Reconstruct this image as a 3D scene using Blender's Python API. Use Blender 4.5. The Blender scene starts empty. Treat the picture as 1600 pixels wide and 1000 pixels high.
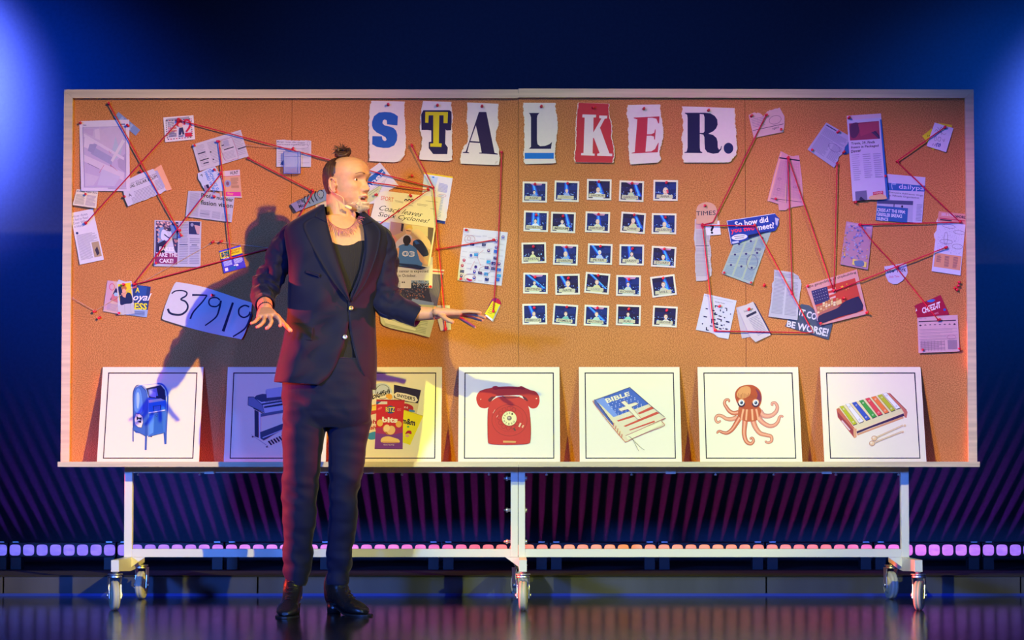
import bpy, bmesh, math, random
from mathutils import Vector, Matrix, noise
from mathutils.geometry import tessellate_polygon
random.seed(7)
S = bpy.context.scene
COL = S.collection

# ---------------------------------------------------------------- camera
CAMY, CAMZ, F, HOR = -9.85, 0.78, 3500.0, 666.0
PITCH = math.atan((HOR-500)/F)
cd = bpy.data.cameras.new('camera'); cam = bpy.data.objects.new('camera', cd); COL.objects.link(cam)
cd.sensor_width = 36; cd.lens = F/1600*36; cd.clip_end = 100
cam.location = (0, CAMY, CAMZ); cam.rotation_euler = (math.pi/2+PITCH, 0, 0)
S.camera = cam
cr_, sr_ = math.cos(PITCH), math.sin(PITCH)
CAMP = Vector((0, CAMY, CAMZ))
def ray(px, py):
    x = (px-800)/F; y = (500-py)/F
    return Vector((x, cr_-y*sr_, sr_+y*cr_))
def P(px, py, Y=0.0):
    d = ray(px, py); t = (Y-CAMY)/d.y
    return CAMP+d*t
def on_plane(px, py, p0, n):
    d = ray(px, py); t = (p0-CAMP).dot(n)/d.dot(n)
    return CAMP+d*t

# ---------------------------------------------------------------- view, world
vs = S.view_settings
S.display_settings.display_device = 'sRGB'
vs.view_transform = 'Standard'; vs.look = 'None'; vs.exposure = 0.0; vs.gamma = 1; vs.use_curve_mapping = False
w = bpy.data.worlds.new('world'); S.world = w; w.use_nodes = True
w.node_tree.nodes['Background'].inputs[0].default_value = (0.08, 0.18, 1, 1)
w.node_tree.nodes['Background'].inputs[1].default_value = 0.035

# ---------------------------------------------------------------- stage lights
def spot(name, loc, target, color, power, size_deg, blend=0.6, radius=0.06, shutter=None):
    l = bpy.data.lights.new(name, 'SPOT'); o = bpy.data.objects.new(name, l); COL.objects.link(o)
    o.location = loc; l.color = color; l.energy = power; l.spot_size = math.radians(size_deg); l.spot_blend = blend
    l.shadow_soft_size = radius
    o.rotation_euler = (Vector(target)-Vector(loc)).to_track_quat('-Z', 'Y').to_euler()
    if shutter:   # the lamp's upper shutter, softly focused: (full below, cut above, remaining share), tangents from the beam's axis
        l.use_nodes = True; nt = l.node_tree; em = nt.nodes['Emission']
        tc = nt.nodes.new('ShaderNodeTexCoord'); sp = nt.nodes.new('ShaderNodeSeparateXYZ'); nt.links.new(tc.outputs['Normal'], sp.inputs[0])
        ab = nt.nodes.new('ShaderNodeMath'); ab.operation = 'ABSOLUTE'; nt.links.new(sp.outputs['Z'], ab.inputs[0])
        dv = nt.nodes.new('ShaderNodeMath'); dv.operation = 'DIVIDE'; nt.links.new(sp.outputs['Y'], dv.inputs[0]); nt.links.new(ab.outputs[0], dv.inputs[1])
        mr = nt.nodes.new('ShaderNodeMapRange'); mr.interpolation_type = 'SMOOTHSTEP'
        mr.inputs[1].default_value = shutter[0]; mr.inputs[2].default_value = shutter[1]; mr.inputs[3].default_value = 1; mr.inputs[4].default_value = shutter[2]
        nt.links.new(dv.outputs[0], mr.inputs[0]); last = mr.outputs[0]
        if len(shutter) > 3:
            m2 = nt.nodes.new('ShaderNodeMapRange'); m2.interpolation_type = 'SMOOTHSTEP'; m2.inputs[1].default_value = shutter[3]; m2.inputs[2].default_value = shutter[4]
            nt.links.new(dv.outputs[0], m2.inputs[0]); mu = nt.nodes.new('ShaderNodeMath'); mu.operation = 'MULTIPLY'
            nt.links.new(last, mu.inputs[0]); nt.links.new(m2.outputs[0], mu.inputs[1]); last = mu.outputs[0]
        nt.links.new(last, em.inputs['Strength'])
    return o
def area(name, loc, target, color, power, sx, sy):
    l = bpy.data.lights.new(name, 'AREA'); o = bpy.data.objects.new(name, l); COL.objects.link(o)
    o.location = loc; l.color = color; l.energy = power; l.shape = 'RECTANGLE'; l.size = sx; l.size_y = sy
    o.rotation_euler = (Vector(target)-Vector(loc)).to_track_quat('-Z', 'Y').to_euler()
    return o
# follow spots crossing from the balcony corners
spot('follow_spot_right', (6.5, -11.0, 5.85), (-0.62, 0, 0.85), (.90, 1, .07), 3150, 18, 0.45, 0.05, (-.01, .105, .24))
spot('follow_spot_left', (-4.3, -10.6, 6.7), (0.98, 0, 0.87), (1, .97, .07), 3900, 15, 0.4, 0.05, (-.01, .105, .24))
# blue front washes
spot('blue_wash_left', (-5.5, -10.5, 2.6), (-.1, 0, .95), (.05, .19, 1), 4800, 27, 0.5, 0.4, (.03, .115, .40))
spot('blue_wash_right', (4.0, -11.2, 3.0), (0, 0, .95), (.06, .18, 1), 1500, 27, 0.5, 0.4, (.03, .115, .40))
# red light from the wings
spot('red_side_left', (-5.2, -.055, 1.05), (-.80, -.62, 1.0), (1, .06, .03), 6000, 25, 0.4, 0.05, (.07, .12, .15))
spot('red_side_right', (5.0, -.35, 1.3), (-.60, -.7, 1.15), (1, .03, .10), 2700, 14, 0.5, 0.05, (.03, .07, .05))
# coloured washes from the front truss, and an added centre fill
spot('truss_left_high', (6.3, -10.8, 6.2), (-1.75, 0, 2.0), (1, .01, .80), 2000, 15, 1.0, 0.15, (-.008, .0205, 0))
spot('truss_left_low', (6.4, -10.9, 5.7), (-1.75, 0, 1.1), (1, .62, .03), 7400, 13, 1.0, 0.08)
spot('truss_right_high', (-4.4, -10.5, 6.6), (1.85, 0, 2.0), (.85, .01, 1), 3400, 15, 1.0, 0.15, (-.008, .0205, 0))
spot('truss_right_low', (-4.3, -10.5, 6.5), (1.95, 0, 1.0), (.85, 1, .3), 900, 12, 1.0, 0.08)
spot('fill_centre', (-4.5, -10.8, 6.4), (0.05, 0, 1.98), (1, .85, .30), 1500, 10.5, 1.0, 0.15, (-.008, .0205, 0))  # added fill that lightens the headline letters at the top centre
# blue beams on the back wall from the two sides
spot('blue_side_left', (-3.4, 0.0, 3.6), (-3.05, 1.6, 2.55), (.15, .20, 1), 10500, 34, 1.0, 0.2)
spot('blue_side_left_low', (-3.6, -0.3, 3.4), (-2.7, 1.6, 2.2), (.0, .09, 1), 900, 54, 1.0, 0.2)
spot('blue_side_right', (3.8, 0.0, 3.2), (3.12, 1.6, 2.4), (.12, .22, 1), 5500, 32, 1.0, 0.2)
spot('blue_side_right_low', (3.9, -0.5, 3.4), (2.7, 1.6, 2.1), (.0, .16, 1), 750, 48, 1.0, 0.2)

# ---------------------------------------------------------------- materials
def lin(c):
    return tuple((v/12.92 if v <= .04045 else ((v+.055)/1.055)**2.4) for v in c)
def hx(s):
    return tuple(int(s[i:i+2], 16)/255 for i in (0, 2, 4))
def mat(name, color, rough=.6, metal=0, spec=.5, bump=None, noise_amt=0, scale=40, sheen=0, coat=0, stretch=None):
    m = bpy.data.materials.new(name); m.use_nodes = True
    nt = m.node_tree; b = nt.nodes['Principled BSDF']
    c = lin(hx(color)) if isinstance(color, str) else color
    b.inputs['Base Color'].default_value = (*c, 1); b.inputs['Roughness'].default_value = rough
    b.inputs['Metallic'].default_value = metal; b.inputs['Specular IOR Level'].default_value = spec
    if sheen:
        b.inputs['Sheen Weight'].default_value = sheen; b.inputs['Sheen Roughness'].default_value = .4
    if coat: b.inputs['Coat Weight'].default_value = coat
    if noise_amt or bump:
        tc = nt.nodes.new('ShaderNodeTexCoord'); n = nt.nodes.new('ShaderNodeTexNoise'); n.inputs['Scale'].default_value = scale
        n.inputs['Detail'].default_value = 5
        if stretch:
            mp = nt.nodes.new('ShaderNodeMapping'); mp.inputs['Scale'].default_value = stretch
            nt.links.new(tc.outputs['Object'], mp.inputs[0]); nt.links.new(mp.outputs[0], n.inputs['Vector'])
        else: nt.links.new(tc.outputs['Object'], n.inputs['Vector'])
        if noise_amt:
            r = nt.nodes.new('ShaderNodeValToRGB'); nt.links.new(n.outputs['Fac'], r.inputs[0])
            a = 1-noise_amt
            r.color_ramp.elements[0].position = .35; r.color_ramp.elements[1].position = .65
            r.color_ramp.elements[0].color = (c[0]*a, c[1]*a, c[2]*a, 1)
            k = 1+noise_amt
            r.color_ramp.elements[1].color = (min(1, c[0]*k), min(1, c[1]*k), min(1, c[2]*k), 1)
            nt.links.new(r.outputs[0], b.inputs['Base Color'])
        if bump:
            bp = nt.nodes.new('ShaderNodeBump'); bp.inputs['Strength'].default_value = bump; bp.inputs['Distance'].default_value = .004
            nt.links.new(n.outputs['Fac'], bp.inputs['Height']); nt.links.new(bp.outputs[0], b.inputs['Normal'])
    return m
def attr_mat(name, rough, noise_amt=.04):
    m = bpy.data.materials.new(name); m.use_nodes = True
    nt = m.node_tree; b = nt.nodes['Principled BSDF']; b.inputs['Roughness'].default_value = rough
    b.inputs['Specular IOR Level'].default_value = .3
    a = nt.nodes.new('ShaderNodeAttribute'); a.attribute_name = 'Col'
    tc = nt.nodes.new('ShaderNodeTexCoord'); n = nt.nodes.new('ShaderNodeTexNoise'); n.inputs['Scale'].default_value = 60
    nt.links.new(tc.outputs['Object'], n.inputs['Vector'])
    mr = nt.nodes.new('ShaderNodeMapRange'); mr.inputs[3].default_value = 1-noise_amt; mr.inputs[4].default_value = 1+noise_amt
    nt.links.new(n.outputs['Fac'], mr.inputs[0])
    mx = nt.nodes.new('ShaderNodeMix'); mx.data_type = 'RGBA'; mx.blend_type = 'MULTIPLY'; mx.inputs[0].default_value = 1
    nt.links.new(a.outputs['Color'], mx.inputs[6]); nt.links.new(mr.outputs[0], mx.inputs[7])
    nt.links.new(mx.outputs[2], b.inputs['Base Color'])
    return m
M = {}
M['paper'] = attr_mat('printed_paper', .75)
M['photo'] = attr_mat('glossy_print', .45, 0)
M['board'] = attr_mat('printed_foam_board', .6, .01)
M['wood'] = mat('pale_maple', (.74, .60, .34), .5, noise_amt=.10, scale=6, stretch=(.4, 9, 9))
M['tube'] = mat('cream_powder_coat', (.84, .80, .62), .4)
M['tyre'] = mat('cream_rubber', (.50, .47, .34), .5)
M['rimm'] = mat('wheel_rim', (.62, .50, .26), .5)
M['chrome'] = mat('zinc_plate', (.75, .75, .78), .4, metal=1)
M['dark_metal'] = mat('dark_metal', (.02, .02, .025), .4)
M['pin'] = mat('red_pin_plastic', (.66, .012, .04), .3, spec=.5)
M['string'] = mat('red_yarn', (.60, .008, .05), .85)
M['thread'] = mat('pale_twine', (.62, .42, .32), .85)
M['black'] = mat('black_plastic', (.012, .012, .015), .45)

# cork: speckled granules
def cork():
    m = bpy.data.materials.new('cork'); m.use_nodes = True; nt = m.node_tree; b = nt.nodes['Principled BSDF']
    tc = nt.nodes.new('ShaderNodeTexCoord')
    v = nt.nodes.new('ShaderNodeTexNoise'); v.inputs['Scale'].default_value = 230; v.inputs['Detail'].default_value = 3
    n = nt.nodes.new('ShaderNodeTexNoise'); n.inputs['Scale'].default_value = 2.2; n.inputs['Detail'].default_value = 4
    nt.links.new(tc.outputs['Object'], v.inputs['Vector']); nt.links.new(tc.outputs['Object'], n.inputs['Vector'])
    r = nt.nodes.new('ShaderNodeValToRGB'); r.color_ramp.elements[0].position = .36; r.color_ramp.elements[1].position = .62
    r.color_ramp.elements[0].color = (.42, .150, .041, 1); r.color_ramp.elements[1].color = (.71, .305, .100, 1)
    nt.links.new(v.outputs['Fac'], r.inputs[0])
    mr = nt.nodes.new('ShaderNodeMapRange'); mr.inputs[1].default_value = .3; mr.inputs[2].default_value = .7; mr.inputs[3].default_value = .90; mr.inputs[4].default_value = 1.08
    nt.links.new(n.outputs['Fac'], mr.inputs[0])
    mx = nt.nodes.new('ShaderNodeMix'); mx.data_type = 'RGBA'; mx.blend_type = 'MULTIPLY'; mx.inputs[0].default_value = 1
    nt.links.new(r.outputs[0], mx.inputs[6]); nt.links.new(mr.outputs[0], mx.inputs[7]); nt.links.new(mx.outputs[2], b.inputs['Base Color'])
    b.inputs['Roughness'].default_value = .9; b.inputs['Specular IOR Level'].default_value = .15
    bp = nt.nodes.new('ShaderNodeBump'); bp.inputs['Strength'].default_value = .12; bp.inputs['Distance'].default_value = .001
    nt.links.new(v.outputs['Fac'], bp.inputs['Height']); nt.links.new(bp.outputs[0], b.inputs['Normal'])
    return m
M['cork'] = cork()

# ---------------------------------------------------------------- mesh helpers
def tag(o, label=None, cat=None, group=None, kind=None):
    if label: o['label'] = label
    if cat: o['category'] = cat
    if group: o['group'] = group
    if kind: o['kind'] = kind
    return o
def empty(name, loc, label, cat, group=None):
    o = bpy.data.objects.new(name, None); COL.objects.link(o); o.location = loc; o.empty_display_size = .05
    return tag(o, label, cat, group)
class MB:
    def __init__(s): s.v = []; s.f = []; s.sm = []
    def add(s, vs_, fs, smooth=False):
        k = len(s.v); s.v += [Vector(p) for p in vs_]
        for f in fs: s.f.append([i+k for i in f]); s.sm.append(smooth)
        return s
    def box(s, a, b, bev=0):
        (x0, y0, z0), (x1, y1, z1) = a, b
        x0, x1 = min(x0, x1), max(x0, x1); y0, y1 = min(y0, y1), max(y0, y1); z0, z1 = min(z0, z1), max(z0, z1)
        if bev <= 0:
            vs_ = [(x0,y0,z0),(x1,y0,z0),(x1,y1,z0),(x0,y1,z0),(x0,y0,z1),(x1,y0,z1),(x1,y1,z1),(x0,y1,z1)]
            return s.add(vs_, [(0,3,2,1),(4,5,6,7),(0,1,5,4),(1,2,6,5),(2,3,7,6),(3,0,4,7)])
        bm = bmesh.new(); bmesh.ops.create_cube(bm, size=1)
        for v in bm.verts: v.co = Vector(((x0+x1)/2+v.co.x*(x1-x0), (y0+y1)/2+v.co.y*(y1-y0), (z0+z1)/2+v.co.z*(z1-z0)))
        bmesh.ops.bevel(bm, geom=list(bm.edges), offset=bev, segments=2, profile=.6, affect='EDGES')
        s.add([v.co.copy() for v in bm.verts], [[v.index for v in f.verts] for f in bm.faces]); bm.free(); return s
    def tube(s, pts, r, n=8, caps=True, closed=False, smooth=True):
        pts = [Vector(p) for p in pts]; N = len(pts)
        rr = r if hasattr(r, '__len__') else [r]*N
        up = None; k = len(s.v)
        for i, p in enumerate(pts):
            a = pts[(i-1) % N] if (closed or i > 0) else p; b = pts[(i+1) % N] if (closed or i < N-1) else p
            t = (b-a)
            t = t.normalized() if t.length > 1e-9 else Vector((0, 0, 1))
            if up is None:
                up = Vector((0, 0, 1)) if abs(t.z) < .9 else Vector((1, 0, 0))
            u = (up-t*up.dot(t)); u = u.normalized() if u.length > 1e-6 else t.orthogonal().normalized()
            up = u; w_ = t.cross(u)
            for j in range(n):
                an = 2*math.pi*j/n; s.v.append(p+(u*math.cos(an)+w_*math.sin(an))*rr[i])
        for i in range(N if closed else N-1):
            for j in range(n):
                a = k+i*n+j; b = k+i*n+(j+1) % n; c = k+((i+1) % N)*n+(j+1) % n; d = k+((i+1) % N)*n+j
                s.f.append([a, b, c, d]); s.sm.append(smooth)
        if caps and not closed:
            s.f.append([k+j for j in reversed(range(n))]); s.sm.append(False)
            s.f.append([k+(N-1)*n+j for j in range(n)]); s.sm.append(False)
        return s
    def lathe(s, prof, origin, axis, n=16):
        o = Vector(origin); ax = Vector(axis).normalized(); u = ax.orthogonal().normalized(); w_ = ax.cross(u); k = len(s.v)
        for (r, h) in prof:
            for j in range(n):
                an = 2*math.pi*j/n; s.v.append(o+ax*h+(u*math.cos(an)+w_*math.sin(an))*max(r, 1e-5))
        for i in range(len(prof)-1):
            for j in range(n):
                s.f.append([k+i*n+j, k+i*n+(j+1) % n, k+(i+1)*n+(j+1) % n, k+(i+1)*n+j]); s.sm.append(True)
        s.f.append([k+j for j in reversed(range(n))]); s.sm.append(False)
        s.f.append([k+(len(prof)-1)*n+j for j in range(n)]); s.sm.append(False)
        return s
    def ell(s, c, r, n=16, m=10, mtx=None):
        c = Vector(c); vs_ = []; fs = []
        for i in range(m+1):
            ph = math.pi*i/m
            for j in range(n):
                th = 2*math.pi*j/n
                p = Vector((r[0]*math.sin(ph)*math.cos(th), r[1]*math.sin(ph)*math.sin(th), r[2]*math.cos(ph)))
                vs_.append(c+(mtx @ p if mtx else p))
        for i in range(m):
            for j in range(n): fs.append((i*n+j, (i+1)*n+j, (i+1)*n+(j+1) % n, i*n+(j+1) % n))
        return s.add(vs_, fs, True)
    def build(s, name, m, parent=None, **kw):
        me = bpy.data.meshes.new(name); me.from_pydata([tuple(v) for v in s.v], [], s.f)
        me.polygons.foreach_set('use_smooth', s.sm); me.materials.append(m); me.update()
        return link(name, me, parent, **kw)
def link(name, me, parent=None, center=True, **kw):
    o = bpy.data.objects.new(name, me); COL.objects.link(o)
    if parent is None:
        if center and len(me.vertices):
            vs_ = [v.co for v in me.vertices]
            c = Vector((sum(v.x for v in vs_)/len(vs_), sum(v.y for v in vs_)/len(vs_), min(v.z for v in vs_)))
            me.transform(Matrix.Translation(-c)); o.location = c
    else:
        par = parent; off = Vector((0, 0, 0))
        while par: off += par.location; par = par.parent
        me.transform(Matrix.Translation(-off)); o.parent = parent
    return tag(o, **kw)

# ---------------------------------------------------------------- setting
def struct(name, mb, m): return mb.build(name, m, None, kind='structure', center=False)
def floor_mat():
    m = bpy.data.materials.new('stage_floor'); m.use_nodes = True; nt = m.node_tree; b = nt.nodes['Principled BSDF']
    tc = nt.nodes.new('ShaderNodeTexCoord'); mp = nt.nodes.new('ShaderNodeMapping'); mp.inputs['Scale'].default_value = (1.0, 9, 1)
    n = nt.nodes.new('ShaderNodeTexNoise'); n.inputs['Scale'].default_value = 5; n.inputs['Detail'].default_value = 8
    nt.links.new(tc.outputs['Object'], mp.inputs[0]); nt.links.new(mp.outputs[0], n.inputs['Vector'])
    r = nt.nodes.new('ShaderNodeValToRGB'); nt.links.new(n.outputs['Fac'], r.inputs[0])
    r.color_ramp.elements[0].color = (.003, .003, .005, 1); r.color_ramp.elements[1].color = (.010, .010, .014, 1)
    nt.links.new(r.outputs[0], b.inputs['Base Color'])
    mr = nt.nodes.new('ShaderNodeMapRange'); mr.inputs[3].default_value = .13; mr.inputs[4].default_value = .24
    nt.links.new(n.outputs['Fac'], mr.inputs[0]); nt.links.new(mr.outputs[0], b.inputs['Roughness'])
    # long seams between the floor panels
    wv = nt.nodes.new('ShaderNodeTexWave'); wv.bands_direction = 'Y'; wv.wave_profile = 'SAW'; wv.inputs['Scale'].default_value = 2.2
    nt.links.new(tc.outputs['Object'], wv.inputs['Vector'])
    th = nt.nodes.new('ShaderNodeMath'); th.operation = 'GREATER_THAN'; th.inputs[1].default_value = .985
    nt.links.new(wv.outputs['Fac'], th.inputs[0])
    bp = nt.nodes.new('ShaderNodeBump'); bp.inputs['Strength'].default_value = .12; bp.inputs['Distance'].default_value = .003
    ad = nt.nodes.new('ShaderNodeMath'); ad.operation = 'SUBTRACT'; nt.links.new(n.outputs['Fac'], ad.inputs[0]); nt.links.new(th.outputs[0], ad.inputs[1])
    nt.links.new(ad.outputs[0], bp.inputs['Height']); nt.links.new(bp.outputs[0], b.inputs['Normal'])
    return m
struct('floor', MB().box((-7, -11, -.1), (7, 1.75, 0)), floor_mat())
M['wall'] = mat('dark_wall', (.055, .060, .085), .85, spec=.2, noise_amt=.06, scale=60)
struct('wall_back', MB().box((-7, 1.6, 0), (7, 1.7, 6)), M['wall'])
M['riser'] = mat('riser_panel', (.040, .044, .060), .6, noise_amt=.35, scale=3, stretch=(1, .2, .2))
M['riserblue'] = mat('blue_edge_strip', (.01, .03, .30), .5)
M['deck'] = mat('riser_deck', (.006, .006, .008), .8)
rt = MB()
for k in range(-6, 6): rt.box((k*1.17+.004, .50, .012), (k*1.17+1.166, .52, .088))
struct('trim_2', rt, M['riser'])
struct('trim_1', MB().box((-7, .494, 0), (7, .52, .0125)), M['riserblue'])
struct('trim_3', MB().box((-7, .52, 0), (7, 1.6, .088)).box((-7, .496, .088), (7, .53, .094)), M['deck'])

# ---------------------------------------------------------------- LED battens on the riser
def led_mat(name, c, e):
    m = bpy.data.materials.new(name); m.use_nodes = True; nt = m.node_tree; b = nt.nodes['Principled BSDF']
    b.inputs['Base Color'].default_value = (.3, .3, .3, 1); b.inputs['Roughness'].default_value = .2
    tc = nt.nodes.new('ShaderNodeTexCoord'); n = nt.nodes.new('ShaderNodeTexNoise'); n.inputs['Scale'].default_value = 28; n.inputs['Detail'].default_value = 4
    mp = nt.nodes.new('ShaderNodeMapping'); mp.inputs['Scale'].default_value = (1, 1, 2.2)
    nt.links.new(tc.outputs['Object'], mp.inputs[0]); nt.links.new(mp.outputs[0], n.inputs['Vector'])
    r = nt.nodes.new('ShaderNodeValToRGB'); nt.links.new(n.outputs['Fac'], r.inputs[0])
    r.color_ramp.elements[0].position = .38; r.color_ramp.elements[1].position = .68
    r.color_ramp.elements[0].color = (*[v*.75 for v in c], 1); r.color_ramp.elements[1].color = (*[min(1, v*.95+.03) for v in c], 1)
    nt.links.new(r.outputs[0], b.inputs['Emission Color']); b.inputs['Emission Strength'].default_value = e
    return m
stops = [(0, (.16, .14, .85)), (190, (.28, .14, .85)), (330, (.62, .18, .80)), (520, (.80, .20, .68)), (700, (.92, .13, .32)), (800, (1, .20, .13)),
         (880, (1, .32, .04)), (1150, (1, .30, .04)), (1290, (1, .16, .13)), (1380, (.90, .14, .52)), (1450, (.66, .16, .85)), (1600, (.30, .14, .85))]
def ledc(x):
    for (a, ca), (b, cb) in zip(stops, stops[1:]):
        if x <= b:
            t = max(0, (x-a)/(b-a)); return tuple(u+(v-u)*t for u, v in zip(ca, cb))
    return stops[-1][1]
YB = 1.0
def lensshape(mb, x, z, rx, rz, y0, y1):
    n = 24; k = len(mb.v); rings = [(1.0, y1), (1.0, y0+.006), (.86, y0)]
    for sc, y in rings:
        for j in range(n):
            a = 2*math.pi*j/n; c, s_ = math.cos(a), math.sin(a); q = 4.0
            den = (abs(c)**q+abs(s_)**q)**(1/q)
            mb.v.append(Vector((x+rx*sc*c/den, y, z+rz*sc*s_/den)))
    for i in range(2):
        for j in range(n): mb.f.append([k+i*n+j, k+(i+1)*n+j, k+(i+1)*n+(j+1) % n, k+i*n+(j+1) % n]); mb.sm.append(False)
    mb.f.append([k+2*n+j for j in range(n)]); mb.sm.append(False)
places = ['far left end of the row', 'left of the board legs', 'left of the man', 'behind the man', 'just right of the man', 'at the middle posts', 'right of the middle posts', 'under the open book card', 'under the octopus card', 'by the right post of the board', 'right of the board legs']
hues = ['violet', 'violet', 'lilac', 'pink', 'pink', 'orange-pink', 'orange', 'orange', 'pink-orange', 'magenta', 'violet']
bounds = [13+169*k for k in range(-1, 10)]
for u, b0 in enumerate(bounds):
    x0 = P(b0, 850, YB).x; x1 = P(b0+168.6, 850, YB).x; zc = P(0, 859.5, YB).z
    wu = (x1-x0)
    root = empty('led_batten', ((x0+x1)/2, YB+.05, .088), '%s glowing LED batten on the riser, %s' % (hues[u], places[u]), 'light', 'LED battens in a row on the riser')
    hb = MB().box((x0+.003, YB+.004, zc-.034), (x1-.003, YB+.09, zc+.036), .003)
    hb.build('housing', M['black'], root)
    for a_, b_ in ((x0+.01, x0+.06), (x1-.06, x1-.01)): MB().box((a_, YB+.01, .089), (b_, YB+.08, zc-.034)).build('bracket', M['dark_metal'], root)
    for a_, b_ in ((x0+.02, x0+.05), (x1-.05, x1-.02)): MB().box((a_, YB+.002, zc+.036), (b_, YB+.02, zc+.041)).build('clip', M['chrome'], root)
    for k in range(8):
        xx = x0+wu*(k+.5)/8; px = b0+168.6*(k+.5)/8
        if px < -30 or px > 1630: continue
        c = ledc(px); lm = led_mat('led_lens', c, 1.3)
        mb = MB(); lensshape(mb, xx, zc, .0265, .0265, YB-.004, YB+.01)
        mb.build('lens', lm, root)
        l = bpy.data.lights.new('led_beam', 'SPOT'); lo = bpy.data.objects.new('led_beam', l); COL.objects.link(lo)
        l.color = (.5*c[0]+.1, .03, .25+.4*c[2]); l.energy = 13; l.spot_size = math.radians(72); l.spot_blend = .8; l.shadow_soft_size = .002
        src = Vector((xx, YB+.10, zc+.042)); tgt = Vector((xx*1.07, 1.6, zc+.30))
        dz_ = (tgt-src).normalized()*-1; up_ = Vector((xx*.22, 0, 1)); dx_ = up_.cross(dz_).normalized(); dy_ = dz_.cross(dx_)
        mw = Matrix((dx_, dy_, dz_)).transposed().to_4x4()
        lo.parent = root; lo.location = src-root.location; lo.rotation_euler = mw.to_euler(); lo.scale = (.055, 1, 1)

# ---------------------------------------------------------------- the rolling cork board
BX0, BX1 = P(98, 400, -.015).x, P(1523.5, 400, -.015).x
BZ1 = P(800, 140, -.015).z; BZ0 = P(800, 722, 0).z
BJ = P(810, 400).x
board = empty('rolling_notice_board', ((BX0+BX1)/2, 0, 0), 'long cork notice board with pale wood frame on cream wheeled stands', 'notice board')
fw = .038
seams = [BX0+fw, P(455, 400).x, BJ, P(1165, 400).x, BX1-fw]
for k in range(4):
    MB().box((seams[k]+.0007, 0, BZ0), (seams[k+1]-.0007, .02, BZ1-fw+.004), .0008).build('cork_panel', M['cork'], board)
MB().box((BX0+.01, .0205, BZ0), (BX1-.01, .035, BZ1-.01)).build('backing', M['wood'], board)
def prism(mb, pts, y0, y1):
    k = len(mb.v); n = len(pts)
    mb.v += [Vector((x, y0, z)) for x, z in pts]+[Vector((x, y1, z)) for x, z in pts]
    mb.f.append([k+i for i in range(n)]); mb.sm.append(False)
    mb.f.append([k+n+i for i in reversed(range(n))]); mb.sm.append(False)
    for i in range(n):
        j = (i+1) % n; mb.f.append([k+i, k+n+i, k+n+j, k+j]); mb.sm.append(False)
    return mb
g = .0006
prism(MB(), [(BX0, BZ1), (BX0+fw, BZ1-fw), (BJ-g, BZ1-fw), (BJ-g, BZ1)], -.02, .035).build('top_rail', M['wood'], board)
prism(MB(), [(BJ+g, BZ1+.004), (BJ+g, BZ1-fw+.003), (BX1-fw, BZ1-fw), (BX1, BZ1)], -.02, .035).build('top_rail', M['wood'], board)
prism(MB(), [(BX0, BZ1-.001), (BX0, BZ0), (BX0+fw, BZ0), (BX0+fw, BZ1-fw-.001)], -.02, .035).build('side_rail', M['wood'], board)
prism(MB(), [(BX1, BZ1-.001), (BX1-fw, BZ1-fw-.001), (BX1-fw, BZ0), (BX1, BZ0)], -.02, .035).build('side_rail', M['wood'], board)
LY = -.16; LZ1 = P(800, 721.5, LY).z; LZ0 = P(800, 729.5, LY).z
LX0, LX1 = P(90, 725, LY).x, P(1531, 725, LY).x
def ledge(a, b): prof = [(LY, LZ0), (.035, LZ0), (.035, LZ1-.012), (LY+.012, LZ1-.012), (LY+.012, LZ1), (LY, LZ1)]; k = MB(); n = 6; k.v = [Vector((x, y, z)) for x in (a, b) for y, z in prof]; k.f = [list(reversed(range(n))), list(range(n, 2*n))]+[[i, (i+1) % n, n+(i+1) % n, n+i] for i in range(n)]; k.sm = [False]*len(k.f); k.build('ledge', M['wood'], board)
ledge(LX0, BJ-g)
ledge(BJ+g, LX1)
def frame(xa, xb, xc, xd):   # outer posts given by photo columns
    YF = -.02
    X = [P(v, 800, YF).x for v in (xa, xb, xc, xd)]
    zt, zt2 = LZ0-.001, P(0, 739, YF).z; zb, zb2 = P(0, 858, YF).z, P(0, 870.5, YF).z
    mb = MB()
    mb.box((X[0], YF, zb2), (X[1], YF+.035, zt), .002); mb.box((X[2], YF, zb2), (X[3], YF+.035, zt), .002)
    mb.box((X[1], YF+.001, zt2), (X[2], YF+.034, zt-.001), .001); mb.box((X[1], YF+.001, zb2), (X[2], YF+.034, zb), .001)
    return mb.build('stand_frame', M['tube'], board), X, (zt, zt2, zb, zb2)
fl, XL, Z = frame(194, 206.5, 798, 809.4)
fr, XR, _ = frame(810.2, 820.5, 1408, 1420.5)
for fr_, xs in ((fl, (216, 312, 510, 562, 628, 764)), (fr, (854, 987, 1118, 1209, 1306, 1404))):
    for xx in xs:
        p = P(xx, 740, -.005); MB().lathe([(.0035, 0), (.0035, -.006), (.006, -.006), (.006, -.011), (.003, -.012)], (p.x, -.004, Z[1]), (0, 0, 1), 8).build('bolt', M['chrome'], fr_)
for xx, fr_ in ((327, fl), (577, fl), (1048, fr), (1292, fr)):
    p = P(xx, 735, -.03); MB().box((p.x-.022, -.034, Z[1]-.004), (p.x+.022, -.0205, Z[0]-.001), .002).build('clamp', M['tube'], fr_)
for yy in (747.5, 797, 846):
    z = P(0, yy, 0).z
    MB().lathe([(.007, 0), (.007, .012), (.011, .012), (.011, .02), (.005, .022), (.005, .03)], (XL[2]-.0005, -.004, z), (-1, 0, 0), 8).build('bolt', M['chrome'], fl)
    MB().lathe([(.010, 0), (.010, .008), (.005, .009)], (XR[1]+.0005, -.004, z), (1, 0, 0), 8).build('bolt', M['chrome'], fr)
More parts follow.
